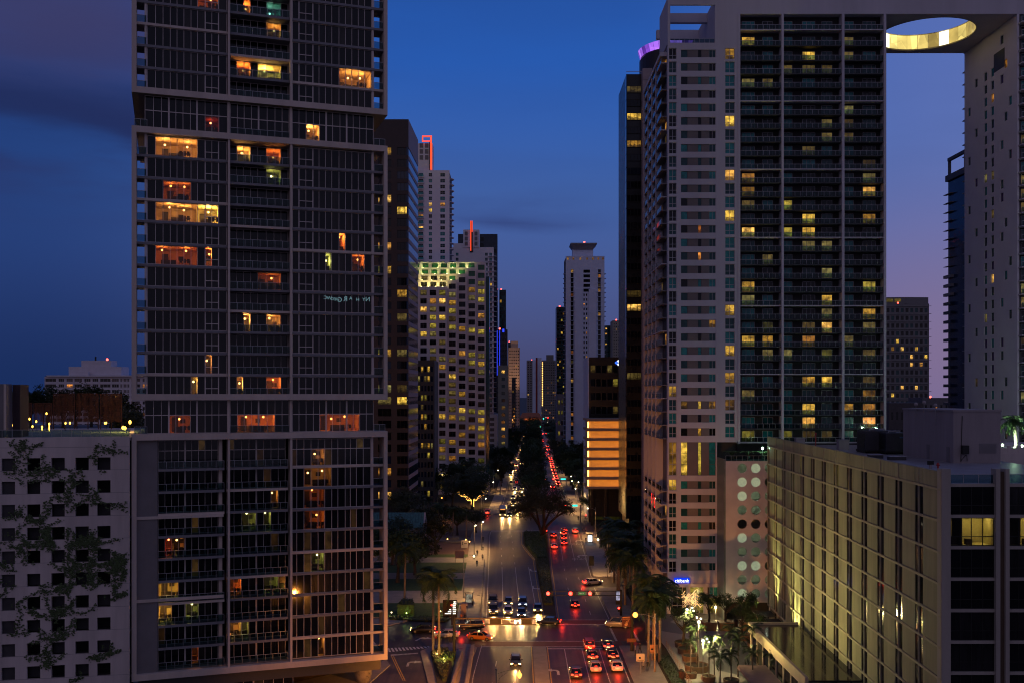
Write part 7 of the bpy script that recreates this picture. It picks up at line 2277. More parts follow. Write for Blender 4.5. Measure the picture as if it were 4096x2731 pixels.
for i, (x, y, Yq, m, d) in enumerate(((2161, 1706, 1150, GRN, 'distant green traffic light over the median'), (2174, 1673, 1350, GRN, 'faint distant green light above the avenue end'), (2192, 1669, 1350, RED, 'distant red light right of the avenue end'), (2192, 1733, 960, GRN, 'distant green light beside the far red cluster'))):
    T = thing('traffic_light', d, 'traffic signal', (Xp(x, Yq), Yq, 0)); z = Zp(y, Yq)
    MB().tube([(0, .2, 0), (0, .2, z + 1)], .15, 6).build('post', STEEL, T); MB().ball((0, 0, z), .5, 0, 8, 5).build('lens', m, T); bx('housing', BLACKM, T, -.5, .5, .05, .35, z - 1.4, z + .7)
# pedestrian signals and left mast at third crossing
q = G(2336, 2098); T = thing('pedestrian_signal', 'red pedestrian signal at the right corner of the second crossing', 'traffic signal', (q.x + .6, q.y, .1))
MB().tube([(0, 0, 0), (0, 0, 3.2)], .07, 6).build('post', mat('warm_post', (.35, .25, .16), .5, .3), T); signal_head(T, 0, 2.9, -.05, 'red', False, .8)
q = G(1808, 2500); T = thing('pedestrian_signal', 'red pedestrian signal on a dark post at the left corner', 'traffic signal', (q.x, q.y, .1))
MB().tube([(0, 0, 0), (0, 0, 3.4)], .16, 7).build('post', DARKM, T); signal_head(T, 0, 3.6, -.1, 'red', False, .7)
Yq = 430.0; T = thing('signal_mast', 'long signal mast with a lit red box over the oncoming lanes', 'traffic signal', (LL(Yq) - 2, Yq, .1)); zz = Zp(1926, Yq)
MB().tube([(0, 0, 0), (0, 0, zz + .3)], .2, 7).build('post', STEEL, T); bx('arm', STEEL, T, 0, Xp(2090, Yq) - LL(Yq) + 2, -.07, .07, zz - .08, zz + .08)
bx('red_sign', glow('red_box', (1, .04, .03), 1.5, False), T, Xp(2061, Yq) - LL(Yq) + 2, Xp(2071, Yq) - LL(Yq) + 2, -.12, -.08, zz - .5, zz + .6)
for x in (2040, 2080): bx('signal_head', BLACKM, T, Xp(x, Yq) - LL(Yq) + 2, Xp(x + 10, Yq) - LL(Yq) + 2, -.15, .15, zz - .3, zz + .3)

# ================================================================== people


def person_mesh(pose):
    me = bpy.data.meshes.new('person'); bm = bmesh.new()
    sk = bm.verts.layers.skin.verify()
    V = {}
    def v(n, p, r, root=False):
        q = bm.verts.new(p); q[sk].radius = (r, r * .85 if n in ('chest', 'belly', 'pelvis') else r); q[sk].use_root = root; V[n] = q
    st = .22 if pose == 'walk' else .02
    v('pelvis', (0, 0, .95), .15, True); v('belly', (0, 0, 1.12), .14); v('chest', (0, .01, 1.34), .16); v('neck', (0, 0, 1.52), .06); v('head', (0, .02, 1.64), .10); v('crown', (0, .01, 1.74), .075)
    for s, n in ((-1, 'l'), (1, 'r')):
        f = st * s
        v('hip' + n, (s * .09, 0, .9), .1); v('knee' + n, (s * .1, f * .6 + .03, .5), .065); v('ankle' + n, (s * .1, f - .02, .09), .04); v('toe' + n, (s * .11, f + .17, .04), .035)
        v('sho' + n, (s * .19, 0, 1.42), .065); v('elb' + n, (s * .25, -f * .5 - .02, 1.15), .045); v('wri' + n, (s * .25, -f * .9 + .07, .90), .03); v('palm' + n, (s * .25, -f * .9 + .09, .82), .03)
        for k in range(4): v('f%d%s' % (k, n), (s * (.25 + .0), -f * .9 + .06 + k * .022, .735 + .006 * abs(k - 1.5)), .009)
        v('th' + n, (s * .22, -f * .9 + .14, .79), .010)
    E = [('pelvis', 'belly'), ('belly', 'chest'), ('chest', 'neck'), ('neck', 'head'), ('head', 'crown')]
    for n in 'lr':
        E += [('pelvis', 'hip' + n), ('hip' + n, 'knee' + n), ('knee' + n, 'ankle' + n), ('ankle' + n, 'toe' + n), ('chest', 'sho' + n), ('sho' + n, 'elb' + n), ('elb' + n, 'wri' + n), ('wri' + n, 'palm' + n), ('palm' + n, 'th' + n)] + [('palm' + n, 'f%d%s' % (k, n)) for k in range(4)]
    for a, c in E: bm.edges.new((V[a], V[c]))
    bm.to_mesh(me); bm.free()
    o = bpy.data.objects.new('tmp', me); COL.objects.link(o)
    o.modifiers.new('s', 'SKIN'); m2 = o.modifiers.new('d', 'SUBSURF'); m2.levels = 1
    dg = bpy.context.evaluated_depsgraph_get(); out = bpy.data.meshes.new_from_object(o.evaluated_get(dg)); out.name = 'person'
    bpy.data.objects.remove(o); out.polygons.foreach_set('use_smooth', [True] * len(out.polygons))
    return out


def clothes(name, shirt, trou):
    m = bpy.data.materials.new(name); m.use_nodes = True; t = m.node_tree; b = t.nodes['Principled BSDF']; b.inputs['Roughness'].default_value = .8
    tc_ = t.nodes.new('ShaderNodeTexCoord'); sp = t.nodes.new('ShaderNodeSeparateXYZ'); t.links.new(tc_.outputs['Object'], sp.inputs[0])
    dv = t.nodes.new('ShaderNodeMath'); dv.operation = 'DIVIDE'; dv.inputs[1].default_value = 2.0; t.links.new(sp.outputs['Z'], dv.inputs[0])
    r = t.nodes.new('ShaderNodeValToRGB'); r.color_ramp.interpolation = 'CONSTANT'; e = r.color_ramp.elements
    e[0].position = 0; e[0].color = (.02, .02, .02, 1); e[1].position = .045; e[1].color = (*trou, 1)
    for p, c in ((.505, shirt), (.765, (.35, .2, .14)), (.845, (.03, .02, .015))):
        q = e.new(p); q.color = (*c, 1)
    t.links.new(dv.outputs[0], r.inputs[0]); t.links.new(r.outputs[0], b.inputs['Base Color'])
    return m


PM = {'walk': person_mesh('walk'), 'stand': person_mesh('stand')}
CL = {'dark clothes': clothes('dark_clothes', (.03, .03, .035), (.02, .02, .025)), 'a white shirt and dark trousers': clothes('white_shirt', (.55, .53, .5), (.03, .03, .035)), 'an orange top and dark trousers': clothes('orange_top', (.5, .16, .05), (.04, .03, .03)), 'a grey shirt and dark trousers': clothes('grey_shirt', (.2, .2, .21), (.03, .03, .04))}
for m in CL.values():
    for me in PM.values(): me.materials.append(m) if not me.materials else None
for x, y, pose, cl, where, a in ((1798, 2566, 'stand', 'a white shirt and dark trousers', 'waiting on the island kerb beside the signal mast', 1.2), (1845, 2487, 'walk', 'an orange top and dark trousers', 'at the kerb behind the near signal arm', 0), (1860, 2487, 'stand', 'dark clothes', 'at the kerb beside the one in orange', .3),
                               (1866, 2441, 'walk', 'a white shirt and dark trousers', 'walking past the bus shelter', 3.1), (1892, 2421, 'stand', 'dark clothes', 'standing at the lit bus shelter', 2), (1908, 2264, 'walk', 'dark clothes', 'walking on the left pavement by the lawn', 3.1), (1930, 2240, 'walk', 'a grey shirt and dark trousers', 'walking near the kerb by the lawn', 0), (1909, 2222, 'walk', 'dark clothes', 'pair of walkers by the fountain court, front one', 0),
                               (1932, 2200, 'stand', 'a white shirt and dark trousers', 'on the pavement beside the fountain court', 3), (1932, 2166, 'stand', 'dark clothes', 'near the second crossing on the left pavement', 3), (2344, 2170, 'walk', 'dark clothes', 'walking on the right pavement by the lit shelter', 0), (2332, 2128, 'stand', 'dark clothes', 'waiting at the right corner of the second crossing', 1), (2342, 2130, 'stand', 'a grey shirt and dark trousers', 'second one waiting at the right corner of the second crossing', 1),
                               (2313, 2080, 'walk', 'dark clothes', 'crossing beyond the second crossing on the right', 0), (2542, 2620, 'stand', 'a grey shirt and dark trousers', 'standing by the banner pole', 1.5), (2560, 2610, 'walk', 'dark clothes', 'in the shade beside the palm trunks', 2), (2574, 2686, 'walk', 'a grey shirt and dark trousers', 'walking by the parking sign', 3.1), (2590, 2684, 'walk', 'dark clothes', 'beside the walker by the parking sign', 3.1)):
    q = G(x, y, .13); o = obj('person', PM[pose], None, Matrix.Translation(q) @ Matrix.Rotation(a, 4, 'Z'))
    o.material_slots[0].link = 'OBJECT'; o.material_slots[0].material = CL[cl]
    tag(o, 'person in %s %s' % (cl, where) if len(('person in %s %s' % (cl, where)).split()) <= 16 else 'person in %s %s' % (cl.split(' and ')[0], where), 'person', 'people on the pavements')
# ================================================================== church, garden and kerb furniture
q = G(1697, 2215)
CH = thing('church', 'pale gabled church with a weathered green roof behind the garden trees', 'church', (q.x, q.y, .1))
cl_, cd_ = 26.0, 9.0
ze, zr_ = Zp(2108, q.y), Zp(2052, q.y + 4)
CW = mat('church_render', (.42, .38, .40), .8, var=.12)
b = MB(); b.box(-cl_, 0, 0, cd_, 0, ze)
b.add([(-.01, 0, ze), (-.01, cd_, ze), (-.01, cd_ / 2, zr_ + .2), (-.4, 0, ze), (-.4, cd_, ze), (-.4, cd_ / 2, zr_ + .2)], [(0, 1, 2), (3, 5, 4), (0, 2, 5, 3), (2, 1, 4, 5)])
b.build('wall', CW, CH)
GR = mat('copper_green_roof', (.06, .16, .15), .6, var=.4, scale=1.5, streak=True)
n = 34
for k in range(n):
    x0 = -cl_ + (cl_ - .3) * k / n; x1 = x0 + (cl_ - .3) / n - .06
    MB().add([(x0, -.5, ze - .25), (x1, -.5, ze - .25), (x1, cd_ / 2, zr_), (x0, cd_ / 2, zr_), (x0, -.5, ze - .10), (x1, -.5, ze - .10), (x1, cd_ / 2, zr_ + .15), (x0, cd_ / 2, zr_ + .15)], BOXF).build('roof_sheet', GR, CH)
MB().add([(-cl_, cd_ / 2, zr_), (-.3, cd_ / 2, zr_), (-.3, cd_ + .5, ze - .2), (-cl_, cd_ + .5, ze - .2)], [(0, 1, 2, 3)]).build('roof_back', GR, CH)
for i in range(6):
    window(CH, None, -cl_ + 2 + i * 4, -cl_ + 3.2 + i * 4, 2, ze - 1.5, -.06, DGLASS2, FRM, 1, 2, .1)
MB().tube([(.02, cd_ / 2, ze + .6), (.08, cd_ / 2, ze + .6)], 1.0, 16).build('rose_window', DGLASS2, CH); bx('door', BROWN, CH, 0, .06, cd_ / 2 - 1, cd_ / 2 + 1, 0, 3)
for k in range(1): bx('lean_to', CW, CH, -18, -6, -6, -.01, 0, 3.2)
MB().add([(-18.4, -6.5, 3.1), (-5.6, -6.5, 3.1), (-5.6, 0, 5.2), (-18.4, 0, 5.2)], [(0, 1, 2, 3)]).build('lean_to_roof', DGREY, CH)
# fountain court
q = G(1815, 2160)
T = thing('fountain', 'round stone fountain basin in the red-paved court', 'fountain', tuple(q))
MB().lathe([(5.4, 0), (5.4, .5), (4.9, .5), (4.9, .3), (.1, .3)], n=36).build('basin', mat('fountain_stone', (.2, .17, .15), .7), T); MB().lathe([(1.6, .3), (1.4, 1.1), (.3, 1.2), (.2, 1.8)], n=20).build('pedestal', MATS['fountain_stone'], T)
for i, (x, y) in enumerate(((1863, 2170), (1878, 2178), (1856, 2185), (1790, 2168))):
    p = G(x, y); T = thing('path_light', '%s small amber path light around the fountain' % ORD[i], 'path light', tuple(p), 0, 'path lights by the fountain')
    MB().tube([(0, 0, .1), (0, 0, .9)], .06, 6).build('post', BLACKM, T); MB().ball((0, 0, 1.0), .16).build('bulb', glow('path_amber', (1, .5, .1), 12.0), T)
# white hoardings, red screen wall
for x0, x1, y, h0, h1, lab, m in ((1845, 1872, 2195, .4, 2.6, 'white notice board standing in the fountain court', CW), (1820, 1856, 2250, 1.2, 3.2, 'pale pink banner board on the lawn by the lamp', mat('pink_board', (.45, .25, .2), .7))):
    p = G(x0, y); p2 = G(x1, y)
    T = thing('notice_board', lab, 'sign', tuple(p)); bx('board', m, T, 0, p2.x - p.x, 0, .08, h0, h1)
    for xx in (.1, p2.x - p.x - .2): bx('leg', STEEL, T, xx, xx + .1, .09, .18, 0, h1 - .1)
    if 'notice' in lab: bx('emblem', DARKM, T, .3, .55, -.02, .0, 1.2, 2.2); bx('print_line', DARKM, T, .8, 1.6, -.02, .0, 1.5, 1.7)
# bus shelters with lit posters
for x, y, lab, side in ((1876, 2420, 'bus shelter with a lit poster on the left pavement', 1), (2360, 2172, 'bus shelter with a lit white panel on the right pavement', -1)):
    p = G(x, y); T = thing('bus_shelter', lab, 'bus shelter', (p.x, p.y, .13))
    for xx in (-.7, .7): bx('post', BLACKM, T, xx - .05, xx + .05, -.05, .05, 0, 2.5)
    bx('roof', DARKM, T, -.95, .95, -.3, 4.2, 2.5, 2.62)
    bx('lit_poster', lit_mat('poster_light' + str(side), (.35, .5, .6), (.7, .6, .4), 1.0, True, 1.6, .7) if side == 1 else glow('poster_white', (.75, .9, 1), 3.0), T, -.6, .6, -.08, -.03, .5, 2.2)
    bx('glass_wall', RAILG, T, .64, .66, .1, 4.0, .3, 2.4); bx('bench', STEEL, T, -.2, .3, 1, 3.4, .42, .48)
# monument sign with lit lettering
p = G(1798, 2470); T = thing('monument_sign', 'dark monument sign with lit white lettering on the lawn corner', 'sign', (p.x, p.y, .12))
bx('slab', BLACKM, T, -1.3, 1.5, 0, .4, 0, 3.4)
SW = glow('sign_white_text', (1, .95, .8), 2.2, False)
rs_ = random.Random(2)
for k in range(7):
    w_ = (.5, .6, .7, .9, 1.3, 1.6, 2.2)[k]; x = 1.3 - w_
    z = 3.15 - k * .38
    while x < 1.25:
        l = rs_.uniform(.12, .3); bx('letter', SW, T, x, min(x + l, 1.3), -.04, .0, z - .2, z); x += l + .08
# hydrant, utility box, path lamps on the lawn edge
p = G(1592, 2478); T = thing('fire_hydrant', 'small yellow fire hydrant at the lawn kerb', 'hydrant', (p.x, p.y, .13)); MB().lathe([(.16, 0), (.14, .1), (.14, .55), (.17, .6), (.1, .75)], n=10).build('barrel', mat('hydrant_yellow', (.6, .4, .08), .6), T); MB().tube([(-.22, 0, .45), (.22, 0, .45)], .07, 8).build('nozzle', MATS['hydrant_yellow'], T)
p = G(1854, 2466); T = thing('utility_cabinet', 'pale utility cabinet on the left pavement corner', 'cabinet', (p.x, p.y, .13)); bx('body', mat('cabinet_tan', (.42, .3, .24), .6), T, -.5, .5, 0, .6, 0, 2.4); bx('lid', mat('cabinet_tan', (.42, .3, .24), .6), T, -.55, .55, -.05, .65, 2.4, 2.5)
for i, (x, y, c, pw, lab) in enumerate(((1566, 2464, (1, .8, .4), 60, 'white garden lamp at the lawn edge by the tower'), (1626, 2466, (.7, 1, .2), 40, 'green-yellow spotlight on the lawn under the palm'), (1762, 2459, (1, .8, .25), 50, 'amber spotlight on the hedge behind the island palms'), (1749, 2632, (1, .55, .18), 260, 'uplight at the foot of the twin island palms'), (1775, 2652, (1, .85, .15), 200, 'yellow strip light in the island planting'))):
    p = G(x, y); T = thing('garden_light', lab, 'garden light', (p.x, p.y, .2)); MB().tube([(0, 0, 0), (0, 0, .5)], .05, 6).build('spike', BLACKM, T); MB().ball((0, 0, .6), .13).build('bulb', glow('garden_bulb_%d' % i, c, 6.0), T)
    light('lamp_light', 'POINT', (0, -.3, .9), pw, c, T, .15)
# parking sign, sandwich board by the plaza; plain street posts
for x, y, lab, w, h0, h1, m, mk in ((2562, 2700, 'white parking notice on a post on the right pavement', 1.3, 2.2, 3.4, mat('notice_white', (.55, .45, .36), .6), True), (2612, 2640, 'orange and white barrier board beside the palms', 1.6, 1.2, 2.6, mat('notice_orange', (.5, .22, .1), .6), True), (2366, 2270, 'black sandwich sign on the right pavement before the second crossing', 1.2, .6, 3.0, BLACKM, False)):
    p = G(x, y, .13); T = thing('notice_board', lab, 'sign', tuple(p)); bx('board', m, T, -w / 2, w / 2, 0, .06, h0, h1); bx('post', STEEL, T, -.04, .04, .07, .14, 0, h0 + .3)
    if mk:
        bx('print_mark', BLACKM, T, -w * .2, .05, -.02, .0, (h0 + h1) / 2 - .2, (h0 + h1) / 2 + .1); bx('print_line', BLACKM, T, -w * .4, w * .4, -.02, 0, h0 + .15, h0 + .25)
# bollards along the near left kerb
for i in range(14):
    p = G(1936 - i * .9 + i * 1.2, 2470 - i * 17, .13); T = thing('bollard', '%s low bollard along the left kerb' % ORD[i], 'bollard', (LL(p.y) - .9, p.y, .13), 0, 'bollards on the left kerb'); MB().lathe([(.12, 0), (.10, .75), (.13, .8), (.05, .95)], n=8).build('body', STEEL, T)

# ================================================================== plaza furniture
TERRA = mat('brown_planter', (.16, .10, .06), .8, var=.2)


def plaza_planter(x, y, r, hgt, lab, plant=None, sq=False, ph=4.0, cr=1.8):
    p = G(x, y, .3); T = thing('planter', lab, 'planter', tuple(p), 0, 'plaza planters')
    if sq: b = MB(); b.add([(-r, -r, 0), (r, -r, 0), (r, r, 0), (-r, r, 0), (-r * 1.12, -r * 1.12, hgt), (r * 1.12, -r * 1.12, hgt), (r * 1.12, r * 1.12, hgt), (-r * 1.12, r * 1.12, hgt)], BOXF); b.build('tub', TERRA, T)
    else: MB().lathe([(r * .92, 0), (r, hgt), (r * .88, hgt), (r * .86, hgt - .15)], n=22).build('tub', TERRA, T)
    MB().lathe([(r * .85, hgt - .2), (r * .85, hgt - .12)], n=16).build('soil', SOIL, T)
    if plant == 'tree': tree((p.x, p.y, .3 + hgt - .2), ph, cr, 'leafy young tree growing in the ' + lab.replace(' on the plaza', ' '), None, 'potted_tree', 1)
    if plant == 'palm': palm((p.x, p.y, .3 + hgt - .2), ph, cr, 'slender palm growing in the ' + lab.replace(' on the plaza', ' '), None, 12, .1, .09, 'potted_palm')
    return p


PL = [(2836, 2516, 1.15, 1.5, 'square planter left of the three before the shop', 'tree', True, 5.6, 2.1), (2902, 2516, 1.15, 1.5, 'square planter middle of the three before the shop', 'tree', True, 5.4, 1.9), (2988, 2516, 1.15, 1.5, 'square planter right of the three before the shop', 'tree', True, 5.6, 2.2),
      (2735, 2585, 1.6, .9, 'round planter first from the shop along the rail', 'tree', False, 6.6, 2.3), (2745, 2610, 1.5, .9, 'round planter second from the shop along the rail', None, False, 0, 0), (2762, 2640, 1.4, .9, 'round planter third from the shop along the rail', 'palm', False, 5.2, 1.6),
      (2786, 2680, 1.95, 1.0, 'large round planter by the lamp cluster', 'palm', False, 5.6, 1.8), (2762, 2708, 1.0, .8, 'small round planter near the bottom rail', 'palm', False, 4.8, 1.6), (2970, 2555, 1.5, .9, 'round planter before the office columns', 'tree', False, 5.5, 1.9), (3040, 2640, 1.5, .9, 'round planter beside the low annex', 'tree', False, 5.2, 1.7), (3020, 2590, 1.3, .9, 'round planter behind the annex planter', 'tree', False, 5.5, 1.8), (2835, 2722, 1.0, .8, 'small planter at the bottom middle of the plaza', 'palm', False, 4.2, 1.6), (2925, 2735, 1.2, .8, 'planter at the bottom edge of the plaza', 'palm', False, 3.8, 1.7)]
for a in PL: plaza_planter(*a)
for i, (x, y, h_) in enumerate(((2858, 2715, 6.0), (2925, 2690, 6.5), (2952, 2705, 5.6), (3008, 2665, 6.0), (3012, 2735, 4.6), (3105, 2745, 4.2), (2880, 2745, 4.2))):
    p = G(x, y, .3); palm(tuple(p), h_, 1.8, '%s slender plaza palm counted from the lamp cluster' % ORD[i], 'slender palms on the plaza', 13, .15, .09)
# plaza lamps: posts with several bright heads
for i, (x, y, h_, heads, pw, lab) in enumerate(((2812, 2715, 6.2, ((0, .3), (.6, .6), (.9, .1)), 2300, 'multi-headed plaza lamp with a dazzling head near the bottom'), (2795, 2690, 8.4, ((0, .2), (.3, .7), (-.3, .9)), 1500, 'tall plaza lamp with tilted heads behind the first'), (2762, 2590, 7.0, ((-.6, .2), (.3, .5), (.5, 0)), 1700, 'plaza lamp shining through the green tree'), (2862, 2490, 3.6, ((0, 0),), 900, 'single globe lamp before the shop front'))):
    p = G(x, y, .3); T = thing('plaza_lamp', lab, 'lamp', tuple(p), 0, 'plaza lamps'); MB().tube([(0, 0, 0), (0, 0, h_)], .07, 7).build('post', STEEL, T)
    MB().lathe([(.35, 0), (.35, .5), (.3, .55)], n=12).build('base', CONC, T)
    for k, (hx, hz) in enumerate(heads):
        b = MB(); b.ball((hx, -.1, h_ + hz - .6), .2 if k == 0 else .12); b.build('bulb', glow('plaza_bulb', (1, .92, .6), 12.0), T)
        bx('lamp_head', DARKM, T, hx - .2, hx + .2, .1, .4, h_ + hz - .75, h_ + hz - .4)
    light('lamp_light', 'POINT', (heads[0][0], -.4, h_ - .8), pw * .8, (1, .78, .36), T, .2)
    if i < 3: light('lamp_light', 'SPOT', (heads[-1][0] + .5, -.2, h_ - .2), (12000, 9000, 8000)[i], (1, .80, .26), T, .25, 104, (heads[-1][0] + 8, (-2.5, -7, -6)[i], h_ + 3.0), .9)
# floodlights washing the office facade
for i, u in enumerate((8, 22)):
    M = OB.matrix_basis @ Vector((u, -3.2, .3)); T = thing('floodlight', 'ground floodlight washing the %s bays of the concrete office' % ('far', 'middle')[i], 'floodlight', tuple(M)); bx('housing', DARKM, T, -.25, .25, -.25, .25, 0, .3)
    bx('lens', glow('flood_lens_green', (.9, 1, .35), 20.0), T, -.2, .2, -.2, .2, .31, .34)
    tgt = OB.matrix_basis @ Vector((u + .5, .2, 18 if i == 0 else 12)); o = light('floodlight_lamp', 'SPOT', (0, 0, .6), 34000 if i == 0 else 26000, (.95, .9, .28), T, .2, 44 if i == 0 else 70, Vector(tgt) - Vector(M), .8)
# railing along the plaza edge
e = [(RR(172) + 8.3, 172.0), (RR(150) + 8.3, 120.0)]
T = thing('plaza_railing', 'thin metal railing along the plaza edge beside the palms', 'railing', (e[0][0], e[0][1], .3)); n = 26; d = Vector(e[1]) - Vector(e[0])
for k in range(n + 1): MB().tube([(d.x * k / n, d.y * k / n, 0), (d.x * k / n, d.y * k / n, 1.1)], .03, 5).build('post', mat('rust_rail', (.35, .16, .07), .5, .3), T)
for z in (.4, .75, 1.1): MB().tube([(0, 0, z), (d.x, d.y, z)], .025, 5).build('rail', MATS['rust_rail'], T)
for x, y, lab in ((2727, 2712, 'dark domed litter bin by the bottom plaza rail'), (2942, 2505, 'red-brown litter bin between the square planters')):
    p = G(x, y, .3); T = thing('litter_bin', lab, 'bin', tuple(p)); MB().lathe([(.42, 0), (.45, 1.0), (.46, 1.1)], n=14).build('barrel', mat('bin_brown', (.08, .03, .02), .6), T); MB().lathe([(.46, 1.1), (.38, 1.35), (.1, 1.5)], n=14).build('dome', BLACKM, T)
# light sculpture: bundle of posts carrying glowing curls
p = G(2757, 2470, .3); T = thing('light_sculpture', 'sculpture of glowing curled ribbons on thin posts before the shop', 'sculpture', tuple(p))
rs2 = random.Random(6); CUR = glow('curl_light', (1, .58, .22), 1.5)
for k in range(16):
    x, y, h_ = rs2.uniform(-1.5, 1.8), rs2.uniform(-.8, .8), rs2.uniform(3.4, 5.4)
    MB().tube([(x, y, 0), (x, y, h_)], .03, 5).build('post', STEEL, T)
    for j in range(3):
        ph = rs2.uniform(0, 3); z = h_ - j * .55; l = rs2.uniform(.9, 1.5); dr = rs2.choice((-1, 1)) if j else -1
        MB().tube([(x + dr * l * f_ - dr * .2, y + .15 * math.sin(f_ * 5), z + .32 * math.sin(f_ * 4.2 + ph) - .3 * f_) for f_ in (0, .15, .3, .45, .6, .8, 1)], [.025, .06, .075, .07, .06, .045, .01], 5).build('curl', CUR, T)
# bank sign on the shop band
x0, x1 = rx(2694), rx(2756)
sgn = bx('shop_sign', glow('bank_blue', (.005, .04, .75), 1.3), RT, x0, x1, -.75, -.55, rz_(2328), rz_(2307))
wl_ = glow('bank_white', (.9, .95, 1), 2.2, False)
text('shop_sign_text', 'citibank', .98, wl_, Matrix.Translation(((x0 + x1) / 2, -.77, (rz_(2328) + rz_(2307)) / 2 - .04)) @ Matrix.Rotation(R(90), 4, 'X') @ Matrix.Diagonal((.92, 1, 1, 1)), RT, .01)
# low annex with orange fascia, bottom right
p = G(3085, 2740, .3)
AX = thing('annex', 'low annex with orange-lit fascia and dark glass roof below the office', 'building', (Xp(3085, 150), 150, .3))
za = Zp(2571, 150)
FAS = mat('cream_fascia', (.55, .42, .3), .7, var=.1)
b = MB(); fx0, fx1 = 0, 9.0
b.prism([(-.2, -18), (.25, -18), (.25, 14), (-.2, 14)], za - 1.5 - .3, za - .3); b.prism([(-.2, 13.6), (8, 13.6), (8, 14.05), (-.2, 14.05)], za - 1.52 - .3, za - .31); b.build('fascia', FAS, AX)
bx('roof', mat('dark_roof_glass', (.03, .03, .035), .08, var=.1), AX, .25, 8, -18, 13.6, za - .9, za - .7)
for k in range(9): bx('wall_pier', FAS, AX, .1, .5, -18 + k * 3.9, -17.5 + k * 3.9, 0, za - 1.8)
for k in range(8): bx('window', LIT_D if k == 6 else DGLASS, AX, .25, .35, -17.5 + k * 3.9, -14.1 + k * 3.9, .2, za - 1.85)
bx('lower_roof', mat('pink_roof', (.34, .22, .19), .8, var=.15), AX, -4.6, -.21, -20, 2.5, 1.8, 2.2)
# sodium lamp just off the near kerb also rakes the annex and tower foot
# ================================================================== office roof
def roofloc(x, Y): return Vector((Xp(x, Y), Y, RZ))


PH = thing('roof_house', 'pale rooftop plant house with louvre and cable mast on the office roof', 'roof house', (61.8, 140, RZ))
PHW = mat('plant_house_render', (.30, .26, .27), .8, var=.12, streak=True)
hz = Zp(1645, 140) - RZ
bx('wall', PHW, PH, 0, 6.6, 0, 18, 0, hz); bx('roof_edge', PHW, PH, -.1, 6.7, -.1, 18.1, hz, hz + .25)
for k in range(10): bx('louvre_slat', SLABD, PH, 3.6, 6.0, -.06, .0, 1.4 + k * .14, 1.49 + k * .14)
bx('door', GREYP, PH, -.04, .0, 1.2, 2.2, 0, 2.2); bx('door', GREYP, PH, -.04, 0, 8, 9, 0, 2.2)
MB().tube([(1.0, -.1, .2), (1.05, -.15, 3.0), (1.2, -.1, hz - .6)], .05, 5).build('conduit', BLACKM, PH)
bx('wall_unit', BLACKM, PH, 1.0, 1.9, -.7, -.05, 1.3, 2.5); MB().tube([(1.0, -.05, .3), (1.5, -.6, 1.2)], .05, 4).build('bracket', BLACKM, PH); MB().tube([(1.9, -.05, .3), (1.6, -.6, 1.2)], .05, 4).build('bracket', BLACKM, PH)
for i, (y, h_) in enumerate(((5, 1.6), (9, 2.4), (12, 1.8))):
    T = thing('roof_antenna', '%s white antenna dome on the roof plant house' % ORD[i], 'antenna', (61.4, 140 + y, RZ + hz)); MB().tube([(0, 0, -2.0), (0, 0, h_ * .5)], .05, 5).build('mast', STEEL, T); MB().ball((0, 0, h_ * .5), .3).build('dome', PHW, T)
for i, (x, Y, w, d, h_) in enumerate(((3462, 163, 5.0, 4, 3.6), (3545, 160, 3.6, 4, 3.4))):
    T = thing('air_conditioner', ('large' if i == 0 else 'smaller') + ' dark rooftop cooling unit with louvred side', 'air conditioner', (Xp(x, Y), Y, RZ)); bx('body', DARKM, T, 0, w, 0, d, .5, h_); bx('base', BLACKM, T, -.2, w + .2, -.2, d, .2, .5)
    for q in (0, w - .2): bx('foot', BLACKM, T, q, q + .2, 0, d, 0, .2)
    for k in range(12): bx('louvre_slat', BLACKM, T, -.06, .0, .3, d - .3, .8 + k * .2, .92 + k * .2)
    bx('label_plate', mat('plate_blue', (.05, .12, .3), .5), T, w * .6, w * .75, -.03, 0, h_ - .8, h_ - .6)
    MB().tube([(w * .2, 1, h_), (w * .2, 1, h_ + .25), (w * .7, 1, h_ + .25), (w * .7, 1, h_)], .12, 6).build('pipe', ALU, T)
for i, (x, Y, w, h_) in enumerate(((3185, 180, 1.6, 1.6), (3355, 172, 1.8, 1.7), (3480, 150, 2, .5), (3560, 146, 2.4, .5))):
    T = thing('roof_vent', '%s low vent box along the office roof' % ORD[i], 'vent', tuple(roofloc(x, Y))); bx('box', PHW if i < 2 else DARKM, T, 0, w, 0, 1.2, 0, h_); bx('cap', ALU, T, -.08, w + .08, -.08, 1.28, h_, h_ + .08)
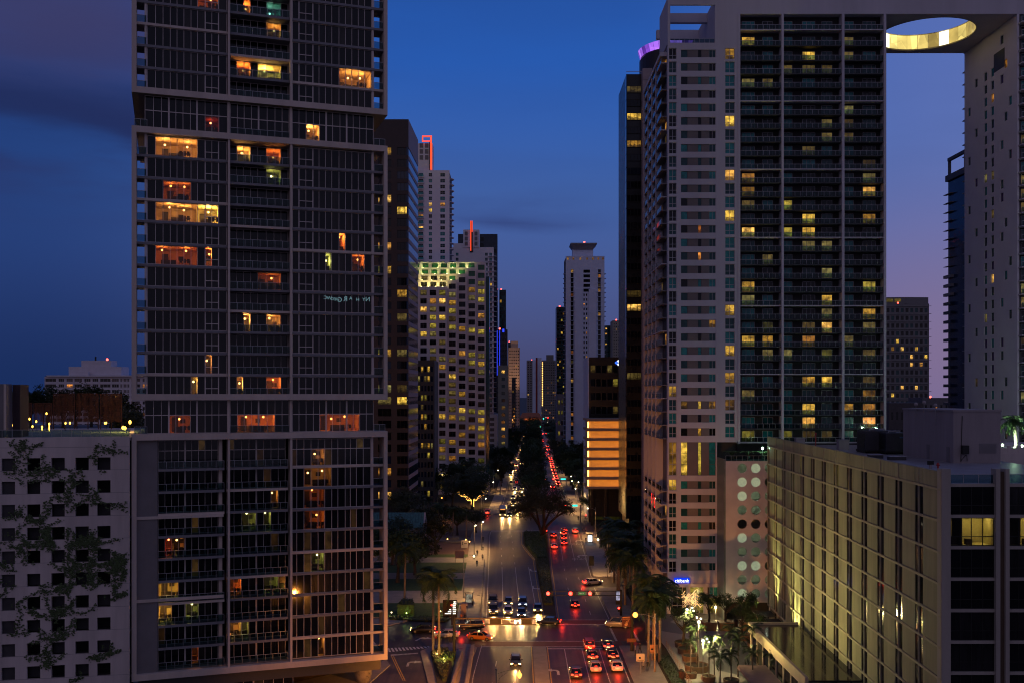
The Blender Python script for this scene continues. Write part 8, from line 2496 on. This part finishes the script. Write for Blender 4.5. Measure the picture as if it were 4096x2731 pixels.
T = thing('fire_standpipe', 'small red standpipe on the office roof', 'standpipe', tuple(roofloc(3752, 128))); MB().lathe([(.12, 0), (.12, .6), (.2, .65), (.1, .9)], n=8).build('pipe', mat('standpipe_red', (.4, .02, .02), .5), T); MB().tube([(-.25, 0, .6), (.25, 0, .6)], .07, 6).build('outlet', MATS['standpipe_red'], T)
T = thing('roof_meter', 'small dark meter box on white posts on the office roof', 'meter', tuple(roofloc(3722, 130))); bx('box', BLACKM, T, -.4, .4, -.1, .1, .5, 1.0); bx('post', PHW, T, -.15, .15, -.1, .1, 0, .49)
T = thing('red_pipe', 'thin red vent pipe at the far office parapet', 'pipe', tuple(roofloc(3263, 182))); MB().tube([(0, 0, 0), (0, 0, 2.4)], .09, 6).build('pipe', MATS['standpipe_red'], T); MB().lathe([(.16, 2.3), (.16, 2.5), (.05, 2.6)], n=8).build('cap', MATS['standpipe_red'], T)
# palm deck behind the roof
DK = thing('palm_deck', 'podium deck with parapet behind the office roof at the right edge', 'building', (70, 158, 0)); bx('deck', VWALL, DK, 0, 40, 0, 36, 0, Zp(1800, 165)); zdk = Zp(1800, 165)
for k in range(12): bx('parapet_post', VWALL, DK, 2 + k * 1.6, 2.5 + k * 1.6, .05, .5, zdk, zdk + 1.2)
bx('parapet', VWALL, DK, 0, 40, .1, .4, zdk, zdk + .8)
palm((Xp(4065, 168), 168, zdk), Zp(1690, 168) - zdk, 2.6, 'date palm lit from below at the right edge of the picture', None, 26, .5, .3)
for i, (x, y) in enumerate(((4010, 1778), (4058, 1790), (4088, 1782))):
    T = thing('deck_light', '%s greenish deck floodlight around the date palm' % ORD[i], 'floodlight', (Xp(x, 164), 164, zdk), 0, 'deck floodlights'); MB().tube([(0, 0, 0), (0, 0, Zp(y, 164) - zdk)], .05, 5).build('post', BLACKM, T); MB().ball((0, 0, Zp(y, 164) - zdk), .22).build('bulb', glow('deck_bulb', (.7, 1, .6), 9.0), T)
    light('lamp_light', 'POINT', (0, 2.5, Zp(y, 164) - zdk + .5), 900, (.6, 1, .6), T, .2)
